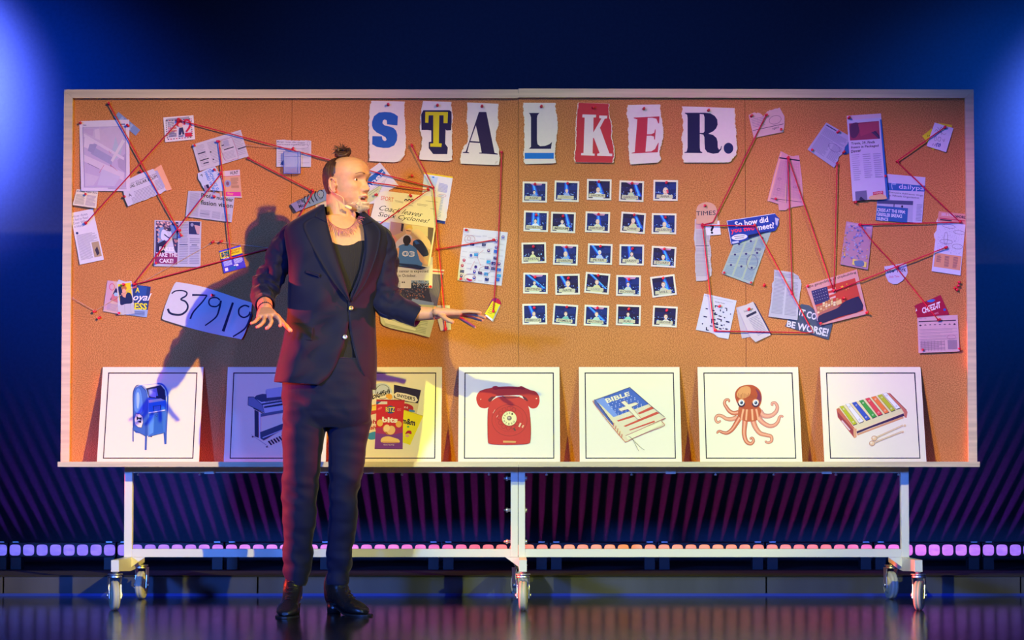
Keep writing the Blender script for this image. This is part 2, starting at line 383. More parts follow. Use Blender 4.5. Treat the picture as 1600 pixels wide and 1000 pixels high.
def caster(x, y, yaw, front):
    c = empty('caster', (0, 0, 0), None, None); c.parent = board
    c.location = Vector((x, y, 0))-board.location
    R = Matrix.Rotation(yaw, 3, 'Z'); o = Vector((x, y, 0)); off = R @ Vector((0, .025, 0))
    ax = R @ Vector((1, 0, 0)); r = .063; cc = o+off+Vector((0, 0, r))
    MB().lathe([(r*.60, -.0165), (r*.86, -.0165), (r*.97, -.013), (r, -.005), (r*.965, -.001), (r*.965, .001), (r, .005), (r*.97, .013), (r*.86, .0165), (r*.60, .0165)], cc, ax, 32).build('tyre', M['tyre'], c)
    MB().lathe([(.010, -.021), (.030, -.019), (r*.62, -.0175), (r*.62, .0175), (.030, .019), (.010, .021)], cc, ax, 24).build('wheel_hub', M['rimm'], c)
    MB().lathe([(.005, -.033), (.005, .033)], cc, ax, 10).lathe([(.009, -.034), (.009, -.028)], cc, ax, 6).lathe([(.009, .028), (.009, .034)], cc, ax, 6).build('axle', M['chrome'], c)
    f = MB()
    for s_ in (-1, 1):
        pts = [(-.020, r-.012), (-.008, r+.045), (-.022, .142), (.024, .142), (.020, r+.03), (.020, r-.012)]
        k = len(f.v)
        for t in (.0235, .027):
            for (yy, zz) in pts: f.v.append(o+off+R @ Vector((s_*t, yy-.0, zz)))
        n = len(pts); f.f.append([k+i for i in range(n)]); f.f.append([k+n+i for i in reversed(range(n))]); f.sm += [False]*2
        for i in range(n): f.f.append([k+i, k+(i+1) % n, k+n+(i+1) % n, k+n+i]); f.sm.append(False)
    f.lathe([(.029, .138), (.029, .143), (.024, .148), (.032, .150), (.032, .154), (.012, .155), (.012, .162)], o+R @ Vector((0, .012, 0)), (0, 0, 1), 20)
    f.build('fork', M['chrome'], c)
for nm, x, yf, yr, ya, yb in (('l', (XL[0]+XL[1])/2, -.315, .31, .35, -.12), ('m', (XR[0]+XR[1])/2+.003, -.315, .31, -.06, .5), ('r', (XR[2]+XR[3])/2, -.315, .31, -.35, .2)):
    t = .0165; b = MB(); k = 0
    prof = [(yf-.02, .165), (yf+.02, .165), (-.05, .150), (.05, .150), (yr-.02, .165), (yr+.02, .165), (yr+.02, .214), (.05, Z[3]+.0), (-.05, Z[3]+.0), (yf-.02, .214)]
    b.v = [Vector((x+s_*t, yy, zz)) for s_ in (-1, 1) for yy, zz in prof]; n = len(prof)
    b.f = [list(range(n)), list(reversed(range(n, 2*n)))]+[[i, n+i, n+(i+1) % n, (i+1) % n] for i in range(n)]; b.sm = [False]*len(b.f)
    # gusset towards the rail
    sg = -1 if nm == 'r' else 1
    if nm == 'm': sg = -1
    prism(b, [(x, Z[3]-.0005), (x+sg*.075, Z[3]-.0005), (x, Z[3]-.055)], -.021, -.012)
    b.build('foot_beam', M['tube'], board)
    caster(x, yf, ya, True); caster(x, yr, yb, False)

# ================================================================ printed sheets
def proj(v):
    d = Vector(v)-CAMP; z = d.y*cr_+d.z*sr_; y = -d.y*sr_+d.z*cr_
    return (800+F*d.x/z, 500-F*y/z)
_tc = {}
def glyphs(txt, bold=0.0, res=2):
    bold = round(bold*.55, 4)
    key = (txt, bold)
    if key in _tc: return _tc[key]
    c = bpy.data.curves.new('t', 'FONT'); c.body = txt; c.size = 1; c.offset = bold; c.resolution_u = res; c.fill_mode = 'FRONT'
    o = bpy.data.objects.new('t', c); COL.objects.link(o)
    dg = bpy.context.evaluated_depsgraph_get(); dg.update()
    me = o.evaluated_get(dg).to_mesh()
    vs_ = [(v.co.x, v.co.y) for v in me.vertices]; fs = [list(p.vertices) for p in me.polygons]
    o.evaluated_get(dg).to_mesh_clear(); bpy.data.objects.remove(o); bpy.data.curves.remove(c)
    x0 = min(v[0] for v in vs_); x1 = max(v[0] for v in vs_); y0 = min(v[1] for v in vs_); y1 = max(v[1] for v in vs_)
    _tc[key] = ([((x-x0)/(x1-x0+1e-9), 1-(y-y0)/(y1-y0+1e-9)) for x, y in vs_], fs)
    return _tc[key]
def CR(ox, oy, k):
    def f(*pts):
        if len(pts) == 1 and isinstance(pts[0], list): pts = pts[0]
        return [(ox+x/k, oy+y/k) for x, y in pts]
    f.k = k
    return f
def smooth(pts, closed=False, n=5):
    out = []; N = len(pts)
    rng = range(N if closed else N-1)
    for i in rng:
        if closed: p = [pts[(i+j) % N] for j in (-1, 0, 1, 2)]
        else: p = [pts[max(0, i-1)], pts[i], pts[i+1], pts[min(N-1, i+2)]]
        for k in range(n):
            t = k/n
            out.append(tuple(.5*(2*p[1][a]+(p[2][a]-p[0][a])*t+(2*p[0][a]-5*p[1][a]+4*p[2][a]-p[3][a])*t*t+(3*p[1][a]-p[0][a]-3*p[2][a]+p[3][a])*t**3) for a in range(2)))
    if not closed: out.append(pts[-1])
    return out
def ragged(pts, edges, amp=.7, step=1.6):
    """torn edges: pts outline, edges = indices i of torn edges i -> i+1"""
    out = []; N = len(pts)
    for i in range(N):
        a, b = pts[i], pts[(i+1) % N]; out.append(a)
        if i in edges:
            L = math.dist(a, b); m = max(2, int(L/step)); nx, ny = (b[1]-a[1])/L, -(b[0]-a[0])/L
            for k in range(1, m):
                t = k/m; d = random.uniform(-amp, amp)+amp*.9*math.sin(t*9+i)
                out.append((a[0]+(b[0]-a[0])*t+nx*d, a[1]+(b[1]-a[1])*t+ny*d))
    return out
WHITE = 'ecebe8'; INK = '1b1a22'; GREY = '8b8b95'; CREAM = 'ece5d2'
class Sheet:
    def __init__(s, outline, col=WHITE, y0=.0015, lift=.003, quad=None, plane=None, thick=.0005):
        s.v = []; s.f = []; s.c = []; s.k = 1
        if plane: s.p0, s.n = plane
        else:
            yt = min(p[1] for p in outline); yb = max(p[1] for p in outline)
            a = P(800, yt, -y0); b = P(800, yb, -(y0+lift))
            d = (a-b).normalized(); s.n = Vector((1, 0, 0)).cross(d).normalized()
            if s.n.y > 0: s.n = -s.n
            s.p0 = a
        s.out = outline; s.thick = thick
        s.q = quad or (outline if len(outline) == 4 else None)
        if s.q is None:
            xs = [p[0] for p in outline]; ys = [p[1] for p in outline]
            s.q = [(min(xs), min(ys)), (max(xs), min(ys)), (max(xs), max(ys)), (min(xs), max(ys))]
        k = s._poly(outline, col, 0)
        # sides and back
        col = lin(hx(col)); n = len(outline); b0 = len(s.v)
        s.v += [s.v[i]-s.n*thick for i in range(n)]
        for i in range(n):
            j = (i+1) % n; s.f.append([i, j, b0+j, b0+i]); s.c.append(col)
        s.f.append([b0+i for i in range(n)]); s.c.append(col)
    def W(s, p, off):
        return on_plane(p[0], p[1], s.p0+s.n*off, s.n)
    def L(s, u, v):
        a, b, c, d = s.q
        return ((a[0]*(1-u)+b[0]*u)*(1-v)+(d[0]*(1-u)+c[0]*u)*v, (a[1]*(1-u)+b[1]*u)*(1-v)+(d[1]*(1-u)+c[1]*u)*v)
    def _poly(s, pts, col, off, holes=None):
        allp = list(pts); loops = [[Vector((x, y, 0)) for x, y in pts]]
        for h in (holes or []): loops.append([Vector((x, y, 0)) for x, y in h]); allp += list(h)
        tris = tessellate_polygon(loops); k = len(s.v); s.v += [s.W(p, off) for p in allp]; cl = lin(hx(col))
        for t in tris: s.f.append([k+i for i in t]); s.c.append(cl)
        return k
    def up(s): s.k += 1; return s.k*6e-5
    def poly(s, pts, col, holes=None): s._poly(pts, col, s.up(), holes); return s
    def polys(s, lst, col):
        o = s.up()
        for p in lst: s._poly(p, col, o)
        return s
    def R(s, u0, v0, u1, v1, col): return s.poly([s.L(u0, v0), s.L(u1, v0), s.L(u1, v1), s.L(u0, v1)], col)
    def pl(s, uv, col): return s.poly([s.L(*p) for p in uv], col)
    def lines(s, u0, v0, u1, v1, n, col=GREY, fill=.5, rag=.25):
        h = (v1-v0)/n; L = []
        for i in range(n):
            e = u1-(random.random()*rag*(u1-u0) if random.random() < .35 else 0); y = v0+i*h
            L.append([s.L(u0, y), s.L(e, y), s.L(e, y+h*fill), s.L(u0, y+h*fill)])
        return s.polys(L, col)
    def T(s, txt, u0, v0, u1, v1, col=INK, bold=0, shear=0):
        vs_, fs = glyphs(txt, bold); off = s.up(); k = len(s.v); cl = lin(hx(col))
        for x, y in vs_:
            xx = x+shear*(1-y); s.v.append(s.W(s.L(u0+(u1-u0)*xx, v0+(v1-v0)*y), off))
        for f in fs: s.f.append([k+i for i in f]); s.c.append(cl)
        return s
    def Tq(s, txt, quad, col=INK, bold=0, shear=0):
        q = s.q; s.q = quad; s.T(txt, 0, 0, 1, 1, col, bold, shear); s.q = q; return s
    def st(s, pts, w, col, closed=False):
        off = s.up(); N = len(pts); ws = w if hasattr(w, '__len__') else [w]*N; k = len(s.v); cl = lin(hx(col))
        for i, p in enumerate(pts):
            a = pts[i-1] if (i > 0 or closed) else p; b = pts[(i+1) % N] if (i < N-1 or closed) else p
            L = math.dist(a, b) or 1; nx, ny = -(b[1]-a[1])/L*ws[i]/2, (b[0]-a[0])/L*ws[i]/2
            s.v += [s.W((p[0]+nx, p[1]+ny), off), s.W((p[0]-nx, p[1]-ny), off)]
        for i in range(N if closed else N-1):
            j = (i+1) % N; s.f.append([k+2*i, k+2*j, k+2*j+1, k+2*i+1]); s.c.append(cl)
        return s
    def ell(s, c, rx, ry, col, n=18, rot=0):
        cs, sn = math.cos(rot), math.sin(rot)
        return s.poly([(c[0]+rx*math.cos(a)*cs-ry*math.sin(a)*sn, c[1]+rx*math.cos(a)*sn+ry*math.sin(a)*cs) for a in [2*math.pi*i/n for i in range(n)]], col)
    def ring(s, c, rx, ry, w, col, n=22, rot=0):
        cs, sn = math.cos(rot), math.sin(rot)
        return s.st([(c[0]+rx*math.cos(a)*cs-ry*math.sin(a)*sn, c[1]+rx*math.cos(a)*sn+ry*math.sin(a)*cs) for a in [2*math.pi*i/n for i in range(n)]], w, col, True)
    def dots(s, u0, v0, u1, v1, n, cols, r=(.4, 1.0)):
        for c in cols:
            L = []
            for i in range(n):
                x, y = s.L(random.uniform(u0, u1), random.uniform(v0, v1)); a = random.uniform(*r); b = random.uniform(*r)
                L.append([(x-a, y-b), (x+a, y-b*.6), (x+a*.8, y+b), (x-a*.7, y+b*.8)])
            s.polys(L, c)
        return s
    def done(s, name, label, cat, group=None, m='paper'):
        me = bpy.data.meshes.new(name); me.from_pydata([tuple(v) for v in s.v], [], s.f)
        ca = me.color_attributes.new('Col', 'FLOAT_COLOR', 'CORNER'); i = 0; buf = []
        for f, c in zip(s.f, s.c): buf += [c[0], c[1], c[2], 1.0]*len(f)
        ca.data.foreach_set('color', buf); me.materials.append(M[m]); me.update()
        # consistent outward winding
        bm = bmesh.new(); bm.from_mesh(me)
        for f in bm.faces:
            if f.normal.dot(s.n) < 0 and abs(f.normal.dot(s.n)) > .9 and f.calc_center_median().dot(s.n) > (s.p0-s.n*s.thick*.5).dot(s.n): f.normal_flip()
        bm.to_mesh(me); bm.free()
        return link(name, me, None, label=label, cat=cat, group=group)

# ---- pins and strings
def pin(px, py, label, y=.002, tilt=None, group='red push pins'):
    if not hasattr(pin, 'proto'):
        mb = MB(); mb.lathe([(.0004, -.006), (.0006, 0), (.0052, .0002), (.0056, .0020), (.0032, .0035), (.0027, .0095), (.0046, .0125), (.0050, .0150), (.0046, .0160), (.002, .0163)], (0, 0, 0), (0, 0, 1), 12)
        me = bpy.data.meshes.new('push_pin'); me.from_pydata([tuple(v) for v in mb.v], [], mb.f); me.polygons.foreach_set('use_smooth', mb.sm); me.materials.append(M['pin'])
        pin.proto = me
    o = bpy.data.objects.new('push_pin', pin.proto); COL.objects.link(o); o.location = P(px, py, -y)
    tx, tz = tilt if tilt else (random.uniform(-.25, .25), random.uniform(-.1, .3))
    o.rotation_euler = Vector((tx, -1, tz)).to_track_quat('Z', 'Y').to_euler(); o.scale = (1.12,)*3
    tag(o, label, 'push pin', group); return o
def string(pts, label, r=.0025, m='string', y=.0125, name='string', cat='string', group='red strings between the pins', sag=.0):
    W = []
    for (a, b) in zip(pts, pts[1:]):
        n = max(4, int(math.dist(a, b)/14))
        for i in range(n):
            t = i/n; sg = sag*math.sin(math.pi*t)
            W.append(P(a[0]+(b[0]-a[0])*t, a[1]+(b[1]-a[1])*t+sg, -y-.0012*math.sin(t*math.pi)-random.uniform(0, .0003)))
    W.append(P(pts[-1][0], pts[-1][1], -y))
    mb = MB(); mb.tube(W, r, 7)
    for p in ([W[0], W[-1]]):      # the knot round the pin
        mb.tube([p+Vector((math.cos(a)*.0042, random.uniform(-.001, .001), math.sin(a)*.0042)) for a in [2*math.pi*i/8 for i in range(8)]], r*.8, 6, closed=True)
    return mb.build(name, M[m], None, label=label, cat=cat, group=group)

# ================================================================ the headline letters
def letter(px_out, torn, col, ops, ch, pinxy, look):
    sh = Sheet(ragged(px_out, torn, .55, 1.3), 'efe6c4', lift=.010, thick=.0012)
    ops(sh)
    sh.done('letter_sheet', look, 'letter sheet', 'torn sheets that spell the headline')
    pin(pinxy[0], pinxy[1], 'red push pin at the top of the torn letter %s sheet' % ch, .004, (.10, .12))
c1 = CR(570, 150, 8.693); NAVY = '231d47'
Sx = c1((450,275),(400,240),(350,222),(270,216),(190,225),(125,275),(97,350),(97,400),(115,450),(160,495),(230,530),(280,560),(297,590),(285,608),(262,610),(240,590),(232,548),(103,545),(100,655),(160,690),(250,706),(330,703),(400,670),(437,600),(442,530),(425,470),(390,435),(330,412),(270,400),(240,370),(245,335),(270,318),(298,330),(303,385),(443,400))
def inner(o, d=.035):
    cx = sum(p[0] for p in o)/len(o); cy = sum(p[1] for p in o)/len(o)
    return [(cx+(x-cx)*(1-d), y) for x, y in o]
def face(o, torn, col, d=.045):
    a = ragged([(p[0], p[1]) for p in o], torn, .35, 1.1); cx = sum(p[0] for p in o)/len(o); cy = sum(p[1] for p in o)/len(o)
    return [(cx+(x-cx)*(1-d), cy+(y-cy)*(1-.004)) for x, y in a]
def mk(o, torn, col, ops, ch, pn, look):
    def f(sh):
        sh.poly(face(o, torn, col), col); ops(sh)
    letter(o, torn, col, f, ch, pn, look)
oS = c1((90,65),(545,75),(538,190),(555,480),(560,620),(545,800),(480,885),(400,900),(62,885),(60,700),(52,480),(60,230),(70,130))
mk(oS, [1,2,3,4,8,9,10,11,12], CREAM, lambda s: (s.poly(Sx, '2660b0'), s.poly(c1((480,885),(450,885),(520,835),(545,800)), 'd8ceb0')), 'S', c1((316,122))[0], 'torn cream sheet with a heavy blue letter S')
oT = c1((790,68),(1172,80),(1182,200),(1200,300),(1185,400),(1185,600),(1190,750),(1185,868),(1130,885),(728,862),(770,690),(778,560),(745,470),(755,290),(775,150))
def fT(s):
    s.poly(c1((795,193),(1150,193),(1178,215),(1180,350),(1172,465),(1110,468),(1098,455),(1092,650),(1128,700),(1120,790),(930,790),(868,710),(868,625),(903,620),(903,468),(850,462),(770,462),(765,250)), NAVY)
    s.poly(c1((822,215),(1130,218),(1123,368),(1070,368),(1070,262),(1012,262),(1005,643),(1045,645),(1040,692),(888,688),(888,645),(930,643),(930,262),(868,262),(862,365),(820,362)), 'd9cf1c')
mk(oT, [1,2,3,4,5,6,9,10,11,12,13], CREAM, fT, 'T', c1((985,132))[0], 'torn sheet with a yellow varsity T on navy')
c2 = CR(710, 150, 8.694)
oA = c2((172,88),(598,105),(592,250),(600,400),(570,470),(562,600),(600,700),(618,850),(605,935),(545,938),(78,918),(85,790),(130,680),(182,620),(185,480),(165,300),(178,180))
def fA(s):
    s.poly(c2((333,217),(433,217),(545,770),(590,785),(588,797),(335,780),(335,770),(370,768),(347,640),(208,630),(175,760),(200,768),(200,777),(112,772),(112,764),(155,755)), '2d2047', [c2((292,400),(340,620),(217,610))])
    s.poly(c2((545,938),(600,880),(560,890)), 'd8ceb0')
mk(oA, [1,2,3,4,5,6,10,11,12,13,14,15], CREAM, fA, 'A', c2((372,145))[0], 'torn cream sheet with a dark serif letter A')
oL = c2((935,92),(1372,95),(1375,200),(1400,290),(1408,430),(1390,560),(1372,700),(1365,840),(1383,905),(1350,915),(958,925),(935,850),(950,640),(945,450),(950,330),(935,230))
def fL(s):
    s.poly(c2((1010,230),(1155,230),(1128,265),(1122,300),(1122,600),(1130,655),(1165,682),(1230,678),(1290,655),(1325,625),(1312,718),(1012,718),(1040,690),(1040,290),(1030,255)), '231f47')
    s.poly(c2((955,772),(1350,772),(1350,852),(955,852)), '1f78cc')
mk(oL, [1,2,3,4,5,6,7,10,11,12,13,14,15], CREAM, fL, 'L', c2((1178,147))[0], 'torn cream sheet with letter L above a blue bar')
c3 = CR(890, 150, 8.694)
oK = c3((115,90),(538,105),(540,250),(580,400),(575,560),(605,680),(615,800),(590,908),(70,900),(55,840),(75,700),(80,500),(85,350),(95,220))
def fK(s):
    s.poly(c3((175,250),(360,255),(358,290),(325,293),(322,495),(432,307),(403,300),(403,265),(513,268),(508,305),(478,308),(413,430),(540,780),(580,785),(578,818),(375,812),(375,785),(408,775),(330,570),(318,570),(312,780),(342,785),(340,812),(155,805),(158,775),(188,773),(205,293),(172,290)), CREAM)
mk(oK, [1,2,3,4,5,6,8,9,10,11,12,13], 'c83c40', fK, 'K', c3((318,162))[0], 'torn red sheet with a cream letter K')
oE = c3((790,122),(1230,115),(1238,240),(1262,360),(1280,510),(1255,640),(1230,720),(1220,770),(1245,860),(1200,905),(820,930),(800,740),(800,600),(790,450),(808,380),(770,230))
def fE(s):
    s.poly(c3((872,293),(1222,277),(1215,372),(1203,372),(1180,310),(1120,295),(1060,297),(1052,520),(1110,518),(1150,500),(1160,455),(1170,455),(1160,592),(1148,590),(1145,550),(1105,538),(1048,540),(1030,758),(1110,752),(1160,720),(1203,635),(1210,637),(1198,765),(842,780),(842,772),(885,762),(920,318),(872,303)), 'c63a48')
mk(oE, [1,2,3,4,5,6,7,10,11,12,13,14,15], CREAM, fE, 'E', c3((1005,178))[0], 'torn cream sheet with a red italic letter E')
c4 = CR(1050, 150, 8.7)
oR = c4((132,142),(400,148),(855,165),(860,300),(858,380),(875,450),(875,600),(888,700),(868,810),(820,850),(800,895),(720,905),(165,905),(140,850),(150,690),(125,560),(150,480),(148,330),(125,240),(145,180))
def fR(s):
    s.poly(c4((175,228),(450,228),(520,235),(580,270),(615,320),(620,390),(600,440),(560,480),(495,512),(560,530),(605,570),(620,620),(622,700),(640,730),(660,715),(668,680),(678,682),(668,730),(630,775),(560,785),(480,765),(447,720),(442,640),(440,560),(425,525),(378,515),(378,700),(385,750),(412,765),(412,775),(168,773),(168,765),(200,755),(212,700),(212,300),(205,255),(175,238)), '1d2048', [c4((378,245),(378,502),(425,502),(442,480),(442,290),(430,250))])
    s.ell(c4((768,710))[0], 66/8.7, 75/8.7, '1d2a58')
mk(oR, [2,3,4,5,6,7,8,9,10,12,13,14,15,16,17,18,19], CREAM, fR, 'R', c4((493,200))[0], 'wide torn cream sheet with letter R and a full stop')

# ================================================================ the 25 name photos
rows = [[(835.7,300,1),(885.5,298.8,2),(936.2,296.2,1),(986.7,298.7,2),(1040,297.5,1)],
        [(837.5,345.7,2),(880,347.5,2),(933.7,347,2),(989.2,348,4),(1037.5,349.5,1)],
        [(834.2,395,-1),(883.7,398,2),(937.5,397,2),(987,398.2,1),(1037,401.2,3)],
        [(836.7,442.5,1),(886.7,444.2,-1),(933.2,442.5,5),(982,446.2,1),(1036.7,446.7,-7)],
        [(835.5,490.7,-1),(883.2,491.7,4),(932,493.2,3),(982,492.5,2),(1039,494.5,3)]]
# name, head u, head v, head scale, shirt, hair, beams [(u_top,u_bottom)], purple?
PH = [[('AGNI',.47,.50,.8,'7a9ad0','1a2038',[(.40,.55)],0),('JAMES',.50,.47,.85,'9ab4e0','c8b090',[(.45,.5)],0),('JACKIE',.45,.50,.95,'e8f0f0','e6c890',[(.42,.62)],1),('GARRISON',.48,.45,.8,'c8d8a8','b89070',[(.62,.86)],1),('ANNA',.50,.50,1.3,'e8ecd8','e8d0b0',[],0)],
      [('HORATIO',.47,.48,.95,'e8f4ff','3a2418',[(.36,.36),(.58,.58)],0),('MIRIAM',.45,.46,1.0,'f0f0e0','6a4030',[(.60,.78)],1),('HAYLEY',.50,.46,.95,'e0e8c0','dac098',[(.50,.55)],0),('DANE',.50,.38,1.15,'cdd9a2','c49a78',[(.55,.86)],1),('ALLISON',.52,.52,.95,'dfe4b0','d8c49c',[(.35,.72)],0)],
      [('CRYSTAL',.45,.48,.75,'dbe0a0','50302c',[],1),('SHARON',.50,.44,1.0,'8ab0d8','e0c8a0',[(.40,.62)],0),('PETER',.48,.40,.95,'b8d0e8','d0e0f0',[(.12,.62)],0),('DAISY',.50,.44,.95,'e4e6c0','5a4030',[(.36,.46)],0),('STUART',.48,.50,1.25,'7cc0c8','3a2a28',[(.45,.72)],1)],
      [('MATTHEW',.45,.48,.85,'d8e8c8','8a6a4a',[(.10,.9)],0),('NATE',.52,.46,1.3,'e8e4c8','d8a888',[(.20,.55)],1),('LUKE',.48,.44,1.1,'dcdc9a','c89878',[(.15,.95)],1),('RICHARD',.48,.42,1.0,'c8dcd0','3c3030',[(.42,.5)],0),('WILL',.50,.42,1.2,'cdd6b8','a87858',[(.55,.66)],1)],
      [('REBECCA',.46,.47,.85,'f0eed8','c8a070',[(.25,.50)],0),('PAMELA',.52,.44,1.0,'7cc4b4','8a5c44',[],0),('MATTHEW',.50,.42,1.0,'b8dcc8','c8a070',[(.12,.85)],0),('KAI',.48,.44,.95,'8ce0c0','60402c',[],1),('JACOB',.54,.50,1.2,'e6e8d8','7a3c3c',[],1)]]
ordn = ['leftmost', 'second', 'middle', 'fourth', 'rightmost']
rown = ['top row', 'second row', 'middle row', 'fourth row', 'bottom row']
def photo(cx, cy, rot, spec, i, j):
    nm, hu, hv, hs, shirt, hair, beams, pur = spec
    a = math.radians(rot*1.0); w2, h2 = 19.2, 16.2
    def rt(x, y): return (cx+x*math.cos(a)-y*math.sin(a), cy+x*math.sin(a)+y*math.cos(a))
    q = [rt(-w2, -h2), rt(w2, -h2), rt(w2, h2), rt(-w2, h2)]
    s = Sheet(q, 'efead2', lift=.004, thick=.0008)
    s.q = [s.L(.07, .09), s.L(.93, .09), s.L(.93, .915), s.L(.07, .915)]
    bg = '1c0c3c' if pur else '0c1c60'
    s.R(0, 0, 1, 1, bg)
    s.R(.02, .25, .6, .50, '101f6c' if not pur else '1a1250').R(.45, .1, .98, .42, '0e2878' if not pur else '180e4c')
    for (ut, ub) in beams:
        s.pl([(ut-.07, 0), (ut+.09, 0), (min(1, ub+.15), .8), (max(0, ub-.10), .8)], '1648d8'); s.pl([(ut-.02, 0), (ut+.05, 0), (min(1, ub+.07), .78), (ub-.03, .78)], '4ab4ff')
    if (i+j) % 3 == 0: s.pl([(.25, 0), (.85, 0), (.8, .10), (.45, .13)], 'c890c0')
    s.dots(.02, .55, .98, .98, 16, ['2c58c8', '16205c', '8ab4f0'], (.4, 1.1))
    s.dots(.04, .05, .96, .5, 4, ['5a78c8'], (.25, .5))
    # sitter
    hx_, hy = s.L(hu, hv); r = 2.9*hs
    bx, by = s.L(hu, 1.0)
    s.poly([s.L(hu-.13*hs-.13, 1), s.L(hu-.12*hs-.10, .80), (hx_-r*1.15, hy+r*1.65), (hx_-r*.5, hy+r*1.25), (hx_+r*.5, hy+r*1.25), (hx_+r*1.2, hy+r*1.7), s.L(hu+.12*hs+.11, .82), s.L(min(1, hu+.13*hs+.14), 1)], shirt)
    long_ = nm in ('JACKIE', 'ANNA', 'SHARON', 'REBECCA', 'HAYLEY', 'ALLISON', 'DAISY')
    s.ell((hx_, hy-(r*.1 if not long_ else -.2*r)), r*(.98 if not long_ else 1.12), r*(1.2 if not long_ else 1.5), hair, 14)
    s.poly([(hx_-r*.35, hy+r*.6), (hx_+r*.35, hy+r*.6), (hx_+r*.4, hy+r*1.5), (hx_-r*.4, hy+r*1.5)], 'dbb89a')
    s.ell((hx_, hy+r*.15), r*.78, r*.98, 'f0dcc4', 14)
    s.ell((hx_-r*.32, hy+r*.02), r*.14, r*.10, '3a2838', 6); s.ell((hx_+r*.32, hy+r*.02), r*.14, r*.10, '3a2838', 6)
    s.poly([(hx_-r*.3, hy+r*.55), (hx_+r*.3, hy+r*.55), (hx_, hy+r*.72)], 'b06060')
    if nm == 'DANE': s.poly([(hx_-r*1.5, hy+r*2.2), (hx_-r*.6, hy+r*.5), (hx_-r*.2, hy+r*.7), (hx_-r*.8, hy+r*2.4)], 'e8c8a8')
    if nm == 'ANNA': s.poly([(hx_+r*.3, hy-r*.2), (hx_+r*1.1, hy-r*.4), (hx_+r*1.2, hy+r*1.1), (hx_+r*.5, hy+r*1.2)], 'e8506c')
    u0 = max(.03, hu-.42); u1 = min(.97, u0+.76)
    s.pl([(u0, .74), (u1, .76), (u1, .96), (u0-.02, .95)], 'd2d0a6')
    L = len(nm); tw = min(.66, .105*L); um = (u0+u1)/2
    s.T(nm, um-tw/2, .785, um+tw/2, .915, '4a4a50' if nm not in ('JAMES', 'LUKE') else 'a8a890', .012, .04)
    lb = 'small blue crowd photo with name strip, %s of the five in the %s' % (ordn[j], rown[i])
    if j in (1, 3): lb = 'small blue crowd photo with name strip, %s from left in the %s' % (ordn[j], rown[i])
    s.done('name_photo', lb, 'photo', 'name photos in five rows', 'photo')
    px_, py_ = s.L(hu+.03, .05)
    if (i, j) in ((1, 0), (1, 1), (1, 4), (2, 0), (3, 0), (3, 1), (3, 3), (4, 0), (4, 3), (4, 4), (2, 3)): py_ += 2.5
    pin(px_, py_, 'red push pin on the %s photo of the %s' % (ordn[j]+(' from left' if j in (1, 3) else ''), rown[i]), .003, (.0, .05), 'red push pins')
for i in range(5):
    for j in range(5): photo(*rows[i][j], PH[i][j], i, j)

# ================================================================ clippings, left half
NEWS = 'cfcfd4'; PAGE = 'dcdce0'
A = CR(80, 120, 4.544); B = CR(80, 300, 3.847); A2 = CR(110, 180, 6.665); A3 = CR(250, 170, 5.553); A4 = CR(160, 430, 6.667); A5 = CR(230, 330, 9.41)
def clip(name, o, col, label, cat, y0=.0015, lift=.004, q=None, thick=.0004):
    s = Sheet(o, col, y0, lift, q, thick=thick); s.fin = lambda: s.done(name, label, cat, 'clippings pinned to the cork'); return s
# blue strip behind the big map
s = clip('paper_strip', A((445,287),(478,250),(632,378),(600,418)), '7f98c4', 'narrow pale blue strip sticking out behind the large map printout', 'clipping', .001, .002)
s.lines(.05, .2, .9, .8, 3, 'a0b4d6'); s.T('note', .05, .25, .28, .75, 'c4d0ea'); s.fin(); pin(200.5, 197, 'red push pin through the narrow blue strip by the large map')
# map printout
s = clip('map_printout', A2((92,62),(612,45),(620,790),(112,790)), 'dcd6e4', 'large pale map printout in the top left corner of the board', 'map', .002, .008)
s.pl([(.07,.09),(.93,.09),(.92,.945),(.07,.945)], 'c2b6d4')
m = A2
for pts, c in ((m((140,190),(440,350),(560,240),(575,130),(440,120)), 'c8bcd4'), (m((150,230),(250,280),(210,360),(140,330)), 'dcd2e2'), (m((260,340),(440,440),(430,520),(210,400)), 'a4a4c8'),
               (m((140,410),(560,600),(555,680),(140,480)), 'd8cede'), (m((200,300),(280,300),(240,400),(180,370)), 'a09ec4'), (m((300,120),(440,300),(420,380),(280,300)), 'cabcd2'),
               (m((440,350),(470,220),(500,330),(560,260),(520,420),(450,470)), 'b4c4d4'), (m((490,470),(570,400),(572,600),(500,540)), 'b0a4c4'), (m((150,600),(300,640),(240,730),(150,740)), 'ccc4d8'),
               (m((330,560),(520,640),(460,740),(280,730)), 'c6c4dc'), (m((250,150),(300,140),(310,260),(260,240)), 'd6cadc'), (m((140,140),(240,140),(230,220),(150,180)), 'c0aecf')):
    s.poly(pts, c)
s.poly(m((140,190),(560,440),(555,470),(140,225)), 'd8d0e0'); s.poly(m((540,250),(570,270),(440,490),(420,470)), 'd8d4dc')
s.st(m((180,500),(300,560)), .5, '4a4468'); s.st(m((400,370),(418,400),(425,380)), .45, 'c04060'); s.st(m((415,515),(490,580)), .45, 'c04060'); s.st(m((415,520),(425,540)), .45, 'c04060'); s.st(m((350,520),(300,600)), .45, 'c04060')
s.T('Maps', .075, .05, .14, .068, '504868'); s.R(.83, .055, .92, .07, '5468b0'); s.lines(.55, .955, .93, .975, 2, '9a94a8')
s.st([s.L(*p) for p in ((.07,.09),(.93,.09),(.92,.945),(.07,.945))], .4, '8c86a8', True); s.fin()
pin(125.5, 192.5, 'red push pin in the top left corner of the large map printout')
